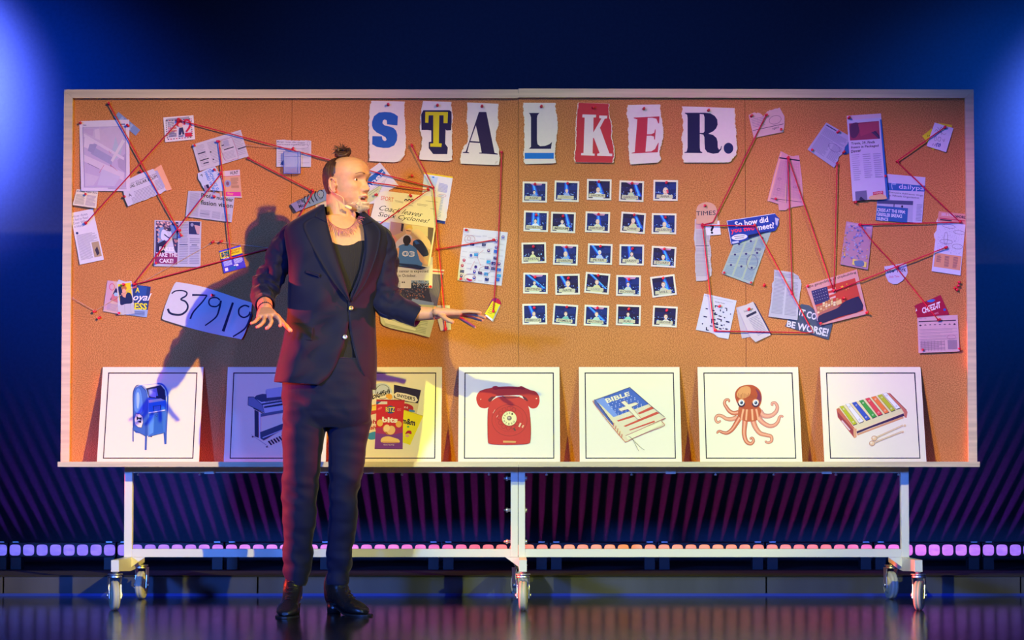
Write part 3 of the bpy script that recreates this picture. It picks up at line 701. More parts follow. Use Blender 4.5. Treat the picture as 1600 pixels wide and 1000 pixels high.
# drinking water clipping
s = clip('newspaper_clipping', A2((66,770),(290,790),(268,970),(22,935)), 'e2dfc4', 'small yellowish clipping headed Drinking Water, under the large map', 'clipping', .002, .016)
s.T('Drinking Water show', .03, .05, .98, .2, INK, .02); s.lines(.05, .3, .45, .92, 9, 'a8a68c'); s.lines(.52, .3, .93, .92, 9, 'a8a0a8'); s.fin()
pin(134.3, 304.5, 'red push pin through the small Drinking Water clipping')
# long note at the left
s = clip('newspaper_clipping', B((115,127),(250,100),(318,407),(172,437)), 'e0e0e2', 'long white clipping at the left edge with a handwritten heading', 'clipping', .002, .006)
for k, t in enumerate(('How does', 'it feel to Read', 'Even When', 'it Hurts')): s.T(t, .05, .05+.065*k, .72-(k == 3)*.25, .10+.065*k, '8a8ca0')
s.lines(.08, .44, .92, .62, 9, 'a8a8b2'); s.lines(.08, .62, .58, .93, 15, 'a8a8b2'); s.R(.64, .63, .94, .92, 'b4a078'); s.pl([(.72,.78),(.84,.72),(.88,.86),(.76,.9)], '403848'); s.ell(s.L(.13, .40), 2, 2, '30386c'); s.fin()
pin(133.8, 349, 'red push pin on the long clipping at the left edge', tilt=(.1, .1))
# total solar eclipse
s = clip('torn_page_corner', A2((860,570),(945,515),(1058,772),(1000,790),(940,700)), 'f0b48c', 'peach coloured torn corner behind the solar eclipse clipping', 'clipping', .001, .006); s.fin()
o = A2((535,700),(720,610),(862,558),(925,640),(1000,785),(860,850),(600,948),(565,870))
s = clip('newspaper_clipping', ragged(o, [4,5], .4), 'cfd2e0', 'torn clipping with the headline TOTAL SOLAR ECLIPSE', 'clipping', .003, .010, q=A2((535,680),(870,555),(1000,785),(600,948)))
qq = lambda *p: A2(*p)
s.Tq('TOTAL SOLAR ECLIPSE', qq((553,755),(925,610),(932,640),(562,785)), INK, .03)
s.Tq('There are the best visible blue', qq((555,728),(890,598),(895,615),(560,748)), '5a5c78')
s.Tq('A', qq((598,822),(628,810),(640,842),(608,856)), INK)
for a, b in (((660,800),(860,722)), ((875,690),(940,665))):
    for k in range(9 if a[0] < 700 else 8):
        dx, dy = k*9*.42, k*13
        s.st(qq((a[0]+dx-(40 if k > 3 and a[0] < 700 else 0), a[1]+dy+(14 if k > 3 and a[0] < 700 else 0)), (b[0]+dx, b[1]+dy)), .7, '8d90a8')
s.poly(qq((880,580),(905,575),(985,740),(965,770)), 'b0b4d4'); s.fin()
pin(221, 269, 'red push pin at the top of the solar eclipse clipping'); pin(196.5, 308, 'red push pin at the lower left of the solar eclipse clipping')
# air mail card
s = clip('picture_card', A3((28,75),(290,55),(305,265),(45,290)), 'f0ece8', 'white card with a red figure 2 and a striped airmail border', 'card', .002, .004)
s.pl([(.07,.08),(.93,.10),(.93,.92),(.07,.90)], 'e4e2e6'); s.pl([(.08,.07),(.86,.04),(.86,.15),(.08,.17)], 'a8a8b8')
for k in range(9):
    t = .09+k*.093; s.R(t, .13, t+.045, .165, 'c83050' if k % 2 else '32305a'); s.R(t, .88, t+.045, .915, 'c83050' if k % 2 else '32305a')
    s.R(.065, .13+k*.085, .095, .17+k*.085, '32305a'); s.R(.90, .13+k*.085, .93, .17+k*.085, '32305a' if k % 2 else 'c83050')
for k, (t, c, h) in enumerate((('Another', '505070', .05), ('One Hit', '505070', .05), ('and See', '505070', .05), ('Ghost', 'd02040', .09), ('Orchestra', 'd02040', .09))):
    v = .19+k*.072+(k > 3)*.04; s.T(t, .13, v, .13+.26*(1.1 if k > 2 else .85), v+h, c, .02)
s.lines(.13, .62, .40, .83, 5, '606080')
s.ell(s.L(.52,.30), 5, 5, 'd82848'); s.ell(s.L(.55,.36), 3.4, 3.6, 'f4c0b0'); s.poly([s.L(*p) for p in ((.50,.48),(.62,.46),(.66,.75),(.60,.76),(.58,.62),(.54,.76),(.47,.76))], '3a3a68')
s.st(smooth([s.L(*p) for p in ((.68,.36),(.70,.20),(.80,.18),(.87,.30),(.84,.48),(.72,.66))]), 3.0, 'd82848'); s.R(.68, .70, .90, .86, 'd82848'); s.R(.46, .78, .62, .84, '7a8cb0'); s.fin()
pin(277.5, 190.5, 'red push pin left of centre on the airmail card', tilt=(.2,.3)); pin(280, 187, 'red push pin at the top of the airmail card')
# long torn document
s = clip('document_page', A3((278,312),(700,182),(770,412),(345,540)), 'c9c9d2', 'grey document page with black redaction bars, tilted left of the man', 'page', .002, .008)
for u0, v0, u1, v1, n in ((.05,.1,.22,.9,16), (.29,.1,.46,.9,15), (.54,.12,.72,.5,9), (.52,.62,.76,.9,6), (.80,.08,.97,.9,14)): s.lines(u0, v0, u1, v1, n, 'a2a4b4', .35)
for u, v, w_ in ((.06,.37,.15), (.06,.63,.18), (.11,.76,.11), (.57,.50,.20), (.84,.62,.18), (.55,.33,.07)): s.R(u, v, u+w_, v+.035, '2a2c48')
s.ell(s.L(.31,.45), 1.1, 1.1, INK); s.ell(s.L(.32,.74), 1.1, 1.1, INK); s.R(.60, .2, .70, .42, 'a8acc4')
s.st(smooth([s.L(*p) for p in ((.53,.2),(.73,.17),(.79,.2),(.80,.9),(.72,.95),(.55,.92),(.52,.6))], True), .5, 'a85478', True); s.fin()
pin(304.5, 228, 'red push pin in the left corner of the redacted document'); pin(341.5, 221, 'red push pin at the top of the redacted document')
# hunt page
s = clip('magazine_page', A3((500,545),(692,528),(712,770),(520,765)), 'd8a886', 'orange and pink magazine page with the word HUNT', 'page', .0025, .004)
s.pl([(0,0),(1,0),(.99,.2),(0,.2)], 'd8cad0'); s.T('HUNT', .56, .03, .92, .16, INK, .03); s.R(.1, .2, .98, .215, 'c02850')
s.lines(.55, .28, .9, .68, 9, 'a07858'); s.ell(s.L(.40, .48), 5.5, 5.5, '9aa0c8'); s.ell(s.L(.40, .48), 2.4, 3.2, '7c5870'); s.R(.28, .80, .95, .95, 'd838a0'); s.T('Winner', .34, .82, .62, .92, 'f6d060', .02); s.R(.05, .97, 1, 1, 'e8e4ee'); s.fin()
# nuclear
o = A3((245,712),(400,715),(648,758),(622,985),(222,935))
s = clip('newspaper_page', o, 'b9bccb', "grey newspaper page headed Prof.'s nuclear fission vision", 'newspaper page', .003, .007, q=A3((245,700),(648,758),(622,985),(222,935)))
s.Tq("Prof.'s nuclear", A3((358,728),(638,775),(636,808),(356,765)), INK, .03); s.Tq('fission vision', A3((356,790),(630,822),(628,862),(354,830)), INK, .03)
for u0, u1, v0 in ((.05,.26,.1), (.30,.52,.68), (.56,.74,.68), (.77,.96,.72)): s.lines(u0, v0, u1, .95, int((.95-v0)*26), '9699ae', .45, .1)
s.R(.30, .80, .50, .82, '606480'); s.fin()
# show biz
o = A3((328,560),(470,492),(495,520),(555,690),(545,715),(385,700),(330,600))
s = clip('newspaper_clipping', ragged(o, [5], .4), 'c4d2ea', 'blue-lettered clipping SHOWBIZ IS HARD WORK at a steep tilt', 'clipping', .005, .006)
s.Tq('SHOWBIZ IS', A3((438,520),(515,700),(492,712),(412,535)), '2a7ad8', .03); s.Tq('HARD WORK!', A3((408,540),(490,725),(465,735),(383,552)), '2a7ad8', .03); s.Tq('A', A3((352,560),(378,575),(372,592),(346,578)), INK, .02)
s.poly(A3((380,665),(425,665),(440,715),(390,715)), '9c8ca8'); s.poly(A3((420,655),(428,690),(410,690),(396,660)), '20204a')
for k in range(7): s.st(A3((470+k*9,530+k*14),(495+k*8,520+k*14)), .5, '7a88b0')
s.fin()
pin(336.2, 266.5, 'red push pin at the top of the SHOWBIZ clipping'); pin(345.5, 272, 'red push pin where the strings meet beside the SHOWBIZ clipping', .005); pin(335, 307.5, 'red push pin above the nuclear fission headline')
# fakes take the cake
s = clip('newspaper_page', A5((108,130),(797,152),(783,822),(98,810)), 'bfc2d2', 'newspaper page with a couple and the words FAKES TAKE THE CAKE!', 'newspaper page', .002, .004)
f = A5
s.pl([(.03,.02),(.51,.03),(.50,.93),(.03,.93)], '3c3c66')
s.dots(.04, .03, .5, .2, 20, ['d8a0a0', '8c6a80', 'e8c8c0'], (.8, 1.8))
s.poly(f((160,250),(240,230),(260,500),(160,520)), '7c9ac8'); s.poly(f((340,200),(440,220),(430,400),(340,400)), '6c8cc0'); s.dots(.04, .2, .12, .6, 8, ['d8a8a0'], (1, 2)); s.dots(.44, .4, .5, .8, 8, ['c08890'], (1, 2))
s.poly(smooth(f((215,290),(250,270),(300,310),(330,400),(330,430),(240,430),(200,390)), True), 'd8dcec'); s.ell(f((265,245))[0], 2.6, 2.8, '6a5868'); s.poly(f((150,480),(260,420),(280,560),(260,620),(160,600)), '28284c')
s.poly(smooth(f((290,300),(350,300),(370,420),(400,560),(420,640),(270,640),(280,450),(330,410)), True), 'c8cee0'); s.ell(f((325,270))[0], 3.0, 3.0, '30304e'); s.st(f((250,340),(300,380),(340,400)), 1.6, '30304e')
s.pl([(.02,.70),(.50,.71),(.50,.95),(.02,.94)], '88306a'); s.Tq('FAKES', A5((180,520),(395,528),(393,590),(178,582)), 'eeeef4', .05); s.Tq('TAKE THE', A5((130,605),(445,612),(443,675),(128,668)), 'eeeef4', .05); s.Tq('CAKE!', A5((180,695),(385,700),(383,765),(178,758)), 'eeeef4', .05)
s.poly(f((612,155),(780,160),(765,345),(612,335)), '2c3464'); s.poly(f((690,200),(780,220),(765,340),(730,330)), 'c8a4a8'); s.ell(f((660,200))[0], 2.4, 2.8, '9098b8')
for u0, u1, v0, v1 in ((.54,.72,.03,.5), (.54,.73,.55,.95), (.76,.97,.37,.5), (.76,.97,.55,.95)): s.lines(u0, v0, u1, v1, int((v1-v0)*30), '989cb4', .45, .1)
s.R(.54, .51, .72, .525, '484c70'); s.R(.80, .51, .92, .525, '484c70'); s.fin()
pin(244.3, 411.7, 'red push pin in the lower left corner of the FAKES page'); pin(283.5, 368, 'red push pin in the middle of the FAKES page, lower of two'); pin(281, 359.7, 'red push pin in the middle of the FAKES page, upper of two')
# purple ad
s = clip('magazine_advert', A5((1058,585),(1370,498),(1452,825),(1128,912)), '4a40d0', 'small blue and yellow advert left of the man above the numbers', 'advert', .002, .004)
s.R(0, .07, 1, .36, 'f0e020'); s.R(.05, .10, .42, .32, '1c5060'); s.dots(.06, .11, .4, .3, 10, ['40c0a0', 'c03050', 'e8c060'], (.4, 1.0)); s.T('SALE NOW ON', .5, .10, .95, .19, 'c01828', .03); s.lines(.5, .22, .9, .30, 2, '906010')
s.lines(.08, .46, .45, .74, 6, 'c8d0ff', .6); s.lines(.55, .46, .95, .74, 6, 'c8d0ff', .6); s.R(.08, .80, .22, .94, 'e8e4ff'); s.R(.50, .76, .70, .84, 'f4f0ff'); s.R(.3, .8, .6, .95, '2860c0'); s.R(0, .36, 1, .42, '2a20a0'); s.T('TELL ME', .1, .36, .4, .41, 'ffffff', .02); s.fin()
pin(361.3, 403.3, 'red push pin in the middle of the small blue and yellow advert', tilt=(.1,.1))
# O magazine, cut-out, royal
s = clip('magazine_page', A4((315,95),(505,120),(465,438),(245,412)), '26407c', 'dark blue magazine cutting with yellow and white letters, A Royal MESS', 'page', .002, .004)
s.pl([(.35,0),(.8,.03),(.8,.5),(.3,.45)], '2a55a0'); s.pl([(0,.80),(1,.76),(1,1),(0,1)], '9ab4d8'); s.Tq('A', A4((345,130),(390,128),(388,180),(343,180)), 'f2ea30', .05); s.Tq('Royal', A4((250,195),(490,190),(470,290),(245,280)), 'f4f4f8', .03, .1); s.Tq('MESS', A4((265,285),(470,292),(462,362),(255,355)), 'f2ea30', .06)
for k in range(5): s.st(A4((275,372+k*10),(440,380+k*9)), .6, '38507c')
s.poly(A4((315,95),(360,100),(355,130),(315,140)), 'c04468'); s.fin()
s = clip('magazine_cover', A4((52,55),(235,75),(228,415),(8,375)), 'd8b8a8', 'pinkish magazine cover with a big letter O at the lower left of the board', 'magazine', .003, .004)
s.pl([(0,0),(.35,0),(.3,.9),(0,.95)], 'd2a8b8'); s.ring(A4((100,122))[0], 4.0, 5.0, .8, 'd82860'); s.poly(A4((140,130),(165,160),(190,300),(80,255)), '28305c'); s.poly(A4((100,200),(150,190),(190,300),(90,258)), 'd07880'); s.ell(A4((140,200))[0], 3, 3, '9cc8dc'); s.lines(.15, .72, .7, .95, 7, 'b09cb0'); s.fin()
s = clip('magazine_cutout', A4((150,78),(305,60),(335,400),(165,415)), 'cfd0d6', 'cut-out of a fair-haired woman in dark blue on yellow', 'clipping', .004, .005)
s.poly(A4((160,95),(295,75),(312,260),(178,270)), 'f0dc28'); s.poly(smooth(A4((165,125),(200,130),(210,180),(235,215),(262,180),(300,200),(312,285),(240,300),(190,310),(180,230)), True), '1c2a58'); s.ell(A4((225,135))[0], 4.2, 3.8, 'c47a40'); s.ell(A4((225,165))[0], 3.0, 3.8, 'e8b090'); s.poly(A4((195,185),(250,180),(240,235),(215,225)), 'e2a888')
s.poly(A4((165,315),(320,300),(330,395),(170,410)), 'c4c6cc'); s.st(A4((230,300),(235,400)), .5, 'a4a6b0'); s.st(A4((290,300),(300,395)), .4, 'a4a6b0'); s.poly(A4((150,78),(170,45),(240,68)), 'c8ccd2'); s.fin()
pin(194, 445, 'red push pin above the woman on the cut-out', .005); pin(187, 490.5, 'red push pin below the cut-out of the woman', .003)
# 37919
o = smooth(A4((770,70),(900,90),(1080,130),(1280,195),(1440,250),(1545,282),(1560,300)), n=3)[:-1]+smooth(A4((1560,300),(1540,440),(1500,560),(1455,660),(1430,664)), n=3)[:-1]+smooth(A4((1430,664),(1200,620),(950,560),(780,510),(640,465),(620,445)), n=3)[:-1]+smooth(A4((620,445),(650,330),(700,200),(745,100),(770,70)), n=3)[:-1]
s = clip('number_sheet', o, 'd0d2da', 'large white sheet with the hand-painted number 37919', 'sign', .003, .012, thick=.001)
DB = '12204a'
def brush(pts, w0, w1): p = smooth(A4(*pts)); s.st(p, [1.35*(w0+(w1-w0)*i/(len(p)-1))+.3 for i in range(len(p))], DB)
brush(((722,192),(760,165),(830,160),(878,180),(870,215),(818,250),(865,275),(890,320),(875,370),(820,410),(750,410),(700,390),(682,350)), 1.2, 2.4)
brush(((935,206),(1000,206),(1090,210)), 2.2, 1.4); brush(((1090,210),(1040,280),(950,380),(915,455)), 1.3, 1.8)
brush(((1225,260),(1190,235),(1130,240),(1108,280),(1130,320),(1190,325),(1230,290)), 1.4, 1.4); brush(((1235,265),(1215,360),(1180,440),(1070,525)), 2.2, 1.2)
brush(((1360,285),(1310,430),(1257,585)), 2.2, 3.2)
brush(((1530,330),(1480,315),(1425,350),(1425,410),(1470,440),(1520,420),(1540,380)), 1.6, 1.6); brush(((1550,400),(1530,470),(1480,560),(1360,640)), 2.2, 1.4)
s.fin(); pin(331.8, 461.7, 'red push pin on the 37919 sheet', .004)
# travel page and blue bag
D = CR(400, 150, 5)
s = clip('newspaper_clipping', ragged(D((160,342),(432,350),(430,555),(160,553)), [0], .5), 'cdcdd2', "torn clipping about cheaper travel, left of the man's bun", 'clipping', .002, .004, q=D((160,342),(432,350),(430,555),(160,553)))
s.T('Merger routes offer cheaper', .02, .05, .82, .11, '3a3a50', .01); s.T('way to travel around Europe', .02, .14, .82, .20, '3a3a50', .01); s.lines(.05, .28, .4, .9, 9, 'a6a6b2', .3); s.lines(.72, .28, .95, .7, 8, 'a6a6b2', .3)
s.ring(s.L(.70, .22), 12, 4, .35, '6a6a88'); s.ring(s.L(.92,.10), 2, 3, .35, '6a6a88'); s.st([s.L(*p) for p in ((.72,.85),(.95,.84))], .5, '80809a'); s.poly([s.L(*p) for p in ((.1,.92),(.22,.7),(.25,.95))], '2a4a88'); s.fin()
def bag_mat(name, c):
    m_ = bpy.data.materials.new(name); m_.use_nodes = True; b_ = m_.node_tree.nodes['Principled BSDF']
    b_.inputs['Base Color'].default_value = (*c, 1); b_.inputs['Roughness'].default_value = .15; b_.inputs['Alpha'].default_value = .38
    return m_
M['bag'] = bag_mat('clear_blue_plastic', (.45, .62, 1)); M['bagclear'] = bag_mat('clear_plastic', (.75, .72, .78))
root = empty('specimen_box', P(456.5, 272, -.002), 'small blue see-through box with pinkish bits hanging below the travel clipping', 'box')
q0, q1 = P(444, 238, -.002), P(470, 272, -.002)
MB().box((q0.x, -.022, q1.z), (q1.x, -.002, q0.z), .002).build('clear_case', M['bag'], root)
mb = MB(); eg = .0012
for a, b in (((q0.x,q0.z),(q1.x,q0.z)), ((q1.x,q0.z),(q1.x,q1.z)), ((q1.x,q1.z),(q0.x,q1.z)), ((q0.x,q1.z),(q0.x,q0.z))): mb.tube([(a[0], -.023, a[1]), (b[0], -.023, b[1])], eg, 6)
mb.tube([(q0.x, -.023, q0.z-.02), (q1.x, -.023, q0.z-.02)], eg*.6, 6).tube([(q1.x-.012, -.023, q0.z), (q1.x-.012, -.023, q1.z)], eg*.6, 6)
mb.build('rim', mat('blue_rim', (.05, .12, .6), .4), root)
mb = MB()
for k in range(26): mb.ell((random.uniform(q0.x+.008, q1.x-.006), random.uniform(-.018, -.006), q1.z+.005+abs(random.gauss(0, .008))), (.0035, .003, .002), 8, 6)
mb.build('contents', mat('magenta_bits', (.55, .03, .30), .5), root)['kind'] = 'stuff'
pin(457.5, 233.5, 'red push pin holding the travel clipping above the blue box', .003)
# stub behind the ear
o = D((268,845),(545,722),(560,810),(310,908))
s = clip('newspaper_clipping', o, '8a84b0', 'dark strip of comic art sticking out behind the ear', 'clipping', .003, .012, q=D((268,845),(545,722),(560,810),(310,908)))
s.pl([(.35,.0),(1,.0),(1,1),(.30,1)], '7d96a4'); s.Tq('WHY ME', D((315,815),(365,795),(375,830),(325,850)), '26304c', .02); s.Tq('Max', D((330,850),(385,830),(390,860),(338,878)), '26304c', .02)
for k in range(4): s.st(smooth(D((385+k*28,780-k*12),(375+k*28,815-k*12),(395+k*28,850-k*10))), 1.6, '16203c')
s.ell(D((505,765))[0], 4.6, 6.0, '8ea4a0'); s.ring(D((505,765))[0], 4.8, 6.2, .8, '16203c'); s.st(smooth(D((485,745),(500,735),(520,745))), 1.0, '16203c'); s.st(smooth(D((490,800),(510,805),(525,785))), .7, '16203c'); s.ell(D((495,770))[0], .8, .8, 'c02848'); s.st(D((270,850),(310,905)), 1.6, '26264c'); s.fin()
s = clip('newspaper_clipping', D((465,845),(560,808),(565,930),(470,930)), 'd8cc98', 'yellowish scrap below the comic strip, half behind the collar', 'clipping', .002, .003); s.ring(s.L(.5,.4), 3, 3, .4, '807850'); s.lines(.1, .55, .9, .9, 4, 'a89c70'); s.fin()
# "paper" masthead sheet right of the face
E = CR(560, 250, 6.667)
s = clip('newspaper_page', E((-60,230),(225,25),(420,265),(320,315),(250,400),(170,450),(60,470)), 'dcdad4', 'tilted sheet with the masthead paper, just right of the face', 'newspaper page', .002, .005, q=E((-60,230),(225,25),(420,265),(60,520)))
s.poly(E((60,330),(10,250),(245,90),(285,140)), '2668b0'); s.Tq('paper', E((40,318),(258,112),(285,152),(70,350)), 'f0f0ec', .02)
for k in range(8): s.st(E((150+k*4,300+k*14),(300-k*12,190+k*22)), .6, 'a8b070' if k > 3 else 'a8aaac')
s.poly(E((30,360),(250,260),(160,420),(60,470)), 'ccd498'); s.st(E((100,350),(220,270)), .6, '8c9468'); s.st(E((110,370),(210,300)), .6, '8c9468'); s.fin()
s = clip('photo_scrap', E((95,430),(160,380),(180,400),(120,465),(95,450)), 'e0dcc8', 'small scrap with a dark stripe between the mouth and the SPORT page', 'clipping', .003, .003); s.poly(E((105,435),(160,385),(172,400),(118,445)), '3a3a40'); s.fin()
# yellow-topped page
s = clip('printed_page', ragged(E((685,130),(985,175),(935,480),(905,665),(640,625)), [2], .5), 'e2e2e8', 'white list page with a yellow top edge at the right of the SPORT page', 'page', .002, .005, q=E((685,130),(985,175),(905,665),(610,610)))
s.pl([(0,0),(1,0),(1,.03),(0,.03)], 'f0d018'); s.pl([(.02,.06),(.30,.06),(.2,.28),(.02,.25)], 'c8dcd8'); s.pl([(.26,.06),(.5,.06),(.46,.3),(.24,.3)], 'b8d0f0'); s.R(.30, .055, .37, .085, '2888e0')
s.lines(.56, .17, .88, .36, 12, '6c7ad0', .4, .5); s.lines(.62, .42, .80, .93, 28, '7aa0d8', .4, .4); s.ring(E((870,372))[0], 6.5, 2.4, .4, 'c060a0'); s.dots(.05, .3, .5, .5, 8, ['6850b0'], (.3, .7)); s.pl([(.64,.945),(.985,.945),(.985,1),(.64,1)], '16308c'); s.fin()
# bag at the lower right of the SPORT page
G = CR(560, 330, 4.762)
s = clip('evidence_bag', G((300,410),(640,435),(585,705),(240,650)), '55506a', 'dark grey resealable bag with a red strip below the SPORT page', 'bag', .001, .004)
s.pl([(0,0),(1,0),(1,.14),(0,.14)], 'e4dcd4'); s.pl([(.0,.05),(1,.05),(1,.085),(0,.085)], 'd84848'); s.pl([(.75,.14),(1,.14),(1,1),(.8,1)], '6e6a84')
for k in range(6): s.st([s.L(.78+.04*k, .18), s.L(.80+.03*k, .96)], .5, '86829a')
s.poly(G((300,560),(520,570),(550,690),(300,640)), '3a3c58'); s.dots(.1, .55, .7, .9, 40, ['6a6880', '282a48', 'a06a60'], (.5, 1.4)); s.poly(G((400,650),(560,680),(560,700),(390,690)), '8aa0c8'); s.fin()
# lower newspaper ral center
s = clip('newspaper_page', G((200,405),(553,340),(550,575),(200,570)), 'd9dad6', 'newspaper piece reading center is expected in October', 'newspaper page', .003, .004, q=G((200,415),(553,415),(550,575),(200,570)))
s.Tq('ural center is expected', G((250,436),(520,436),(520,462),(250,462)), '28283a', .015); s.Tq('d in October.', G((275,467),(430,467),(430,490),(275,490)), '28283a', .015); s.Tq('“', G((322,520),(346,520),(346,535),(322,535)), '28283a', .03)
s.poly(G((393,515),(524,516),(524,575),(392,575)), '2c3a58'); s.poly(G((393,515),(524,516),(524,540),(393,535)), '88a4cc'); s.dots(.58, .65, .92, .98, 24, ['c8b8b0', '202848', '7888a8'], (.5, 1.1)); s.lines(.24, .65, .32, .95, 6, '9098a0'); s.pl([(.93,-.1),(1,-.1),(1,1),(.93,1)], 'e6e4da'); s.fin()
pin(672.4, 447.8, 'red push pin at the lower right of the October piece', .004)
# bottom paper
s = clip('newspaper_page', smooth(G((170,640),(163,790),(185,850),(300,885),(400,905)), n=2)[:-1]+G((400,905),(530,940),(560,830),(590,700),(400,600)), 'ccd0a0', 'yellowish newspaper page under the right forearm', 'newspaper page', .0012, .010, q=G((170,640),(600,640),(530,940),(163,860)))
s.lines(.08, .62, .9, .95, 8, 'a0a880', .45); s.poly(G((185,790),(200,830),(420,890),(430,875)), 'e0e2b8'); s.fin()
s = clip('paper_tag', G((560,700),(680,700),(690,880),(612,890)), 'e0e0cc', 'small white tag below the right wrist', 'tag', .002, .004); s.lines(.3, .55, .85, .75, 3, 'b0b0a0'); s.fin(); pin(696.5, 513.5, 'red push pin on the small white tag below the wrist')
# SPORT page
s = clip('newspaper_page', E((190,350),(275,322),(862,392),(720,1118),(20,1040),(60,860)), 'e4e0c8', 'cream SPORT page with the headline Coach leaves Sioux Cyclones!', 'newspaper page', .0055, .008, q=E((190,335),(862,392),(740,1110),(60,1040)), thick=.0006)
s.Tq('SPORT', E((238,372),(370,392),(362,440),(232,415)), 'd03828', .0); s.Tq('Coach leaves', E((205,465),(655,540),(640,592),(205,520)), '26242e', .0, .08); s.Tq('Sioux Cyclones!', E((198,535),(722,612),(705,668),(195,600)), '26242e', .0, .05)
for a, b in (((380,420),(470,438)), ((385,432),(465,448)), ((612,455),(720,470)), ((612,466),(705,482)), ((700,425),(830,440)), ((750,505),(800,514)), ((520,470),(570,480))): s.st(E(a, b), .6, '8c8674')
for cx_ in (495, 530, 562): s.ell(E((cx_, 425+(cx_-495)*.15))[0], 2.2, 2.6, 'd8c8b0'); s.st(smooth(E((cx_-14, 428), (cx_-8, 412), (cx_+8, 412), (cx_+14, 430))), 1.3, '2a2830')
s.poly(E((335,640),(783,705),(752,960),(730,1110),(300,1040)), 'c8a888')
s.poly(E((340,645),(475,665),(460,750),(330,800)), 'b8929c'); s.poly(E((450,660),(475,665),(462,745),(440,740)), '3a2c48'); s.poly(E((560,680),(740,700),(735,800),(560,760)), 'dccba0'); s.poly(E((725,700),(783,710),(765,900),(722,830)), '6a5a58')
s.poly(smooth(E((300,800),(360,780),(420,850),(440,900),(400,930),(310,900)), True), 'd88c8c'); s.poly(smooth(E((390,860),(480,780),(520,770),(560,820),(470,900),(400,920)), True), 'ccc4d4'); s.poly(smooth(E((470,900),(540,860),(560,820),(600,830),(590,880)), True), 'e0a890')
s.ell(E((522,730))[0], 5.2, 7.6, 'e4b894'); s.poly(smooth(E((490,700),(510,680),(550,680),(565,720),(530,710),(495,725)), True), 'd8b060'); s.st(E((500,735),(545,740)), 1.2, '403040')
s.poly(smooth(E((570,760),(600,720),(640,730),(700,790),(750,860),(740,930),(640,830)), True), 'e4c8a0'); s.poly(smooth(E((570,850),(640,830),(700,900),(730,990),(640,1000),(580,930)), True), '2c3454'); s.poly(E((575,840),(600,835),(640,870),(600,880)), '2c60b0')
s.poly(smooth(E((420,900),(480,875),(530,875),(600,920),(640,1000),(650,1110),(400,1090),(410,980)), True), '4a7ac0'); s.ell(E((505,835))[0], 6.2, 7.6, '2a2838'); s.poly(E((470,880),(530,880),(515,893),(485,893)), '262436')
s.poly(smooth(E((400,930),(425,915),(418,1000),(410,1090),(370,1080),(385,990)), True), 'dca884'); s.poly(smooth(E((610,935),(650,980),(720,1060),(710,1090),(650,1060),(625,1000)), True), 'dca884')
s.Tq('03', E((458,945),(590,952),(585,1010),(452,1003)), 'e4e8f0', .07); s.Tq('03', E((466,954),(582,961),(577,1001),(460,994)), '9ab0dc', .02)
s.poly(E((790,700),(805,703),(742,1112),(722,1108)), 'e8e6c8'); s.lines(.06, .42, .17, .98, 22, 'b0b08c', .5); s.poly(E((215,640),(325,655),(320,745),(195,720)), 'b8c8dc'); s.lines(.08, .42, .17, .5, 4, '7c90b4')
s.poly(E((258,1060),(600,1090),(720,1120),(650,1135),(280,1065)), '1c3060'); s.fin()
pin(642.3, 306.5, 'red push pin at the top of the SPORT page', .007); pin(588.5, 304.0, 'red push pin at the upper left corner of the SPORT page', .007, (-.3, -.2))
pin(643.5, 227.5, 'red push pin left of the letter T sheet, holding a string'); pin(643.8, 275, 'bare red push pin between the masthead sheet and the yellow-topped page')
# people chart
s = clip('people_chart', G((783,123),(1112,157),(1065,555),(735,515)), 'dcdfe6', 'white chart of tiny faces and notes circled in pen, centre of the board', 'chart', .002, .004)
for a in range(7):
    for b in range(9):
        u, v = .05+a*.135+random.uniform(-.02, .02), .05+b*.104+random.uniform(-.015, .015); r_ = random.random()
        if r_ < .33: s.ell(s.L(u+.04, v+.03), 2.3, 2.6, random.choice(['3048b0', '4a3a90', 'a02858', '5a70c0'])); s.ell(s.L(u+.04, v+.022), 1.0, 1.1, random.choice(['e8b8a8', '2a2440', 'f0d0c0']))
        elif r_ < .55: s.R(u, v, u+.09, v+.055, random.choice(['2464c8', '1c2f80', '28a0d8', '444878'])); s.dots(u+.01, v+.01, u+.08, v+.05, 3, ['c8d4f0'], (.2, .5))
        s.lines(u-.01, v+.066, u+.10, v+.09, 3, 'b4b8c8', .4, .3)
for (x, y, rx, ry) in ((828,208,39,30), (940,440,42,28), (830,497,45,30), (995,400,18,18), (823,203,12,14)): s.ring(G((x, y))[0], rx/4.76, ry/4.76, .4, 'a02860', rot=.05)
s.poly(smooth(G((805,498),(830,505),(850,512),(830,520),(808,510)), True), 'b81848'); s.st(G((865,370),(830,440),(845,430)), .4, 'c03868'); s.st(G((910,405),(880,330),(930,290)), .35, 'c03868'); s.fin()
pin(728, 359.3, 'red push pin in the top left corner of the chart of faces'); pin(719.5, 436.3, 'red push pin in the bottom left corner of the chart of faces'); pin(772, 374.8, 'red push pin at the right of the chart of faces, ending a string'); pin(683.5, 389.5, 'red push pin on bare cork left of the chart of faces', tilt=(0,0))
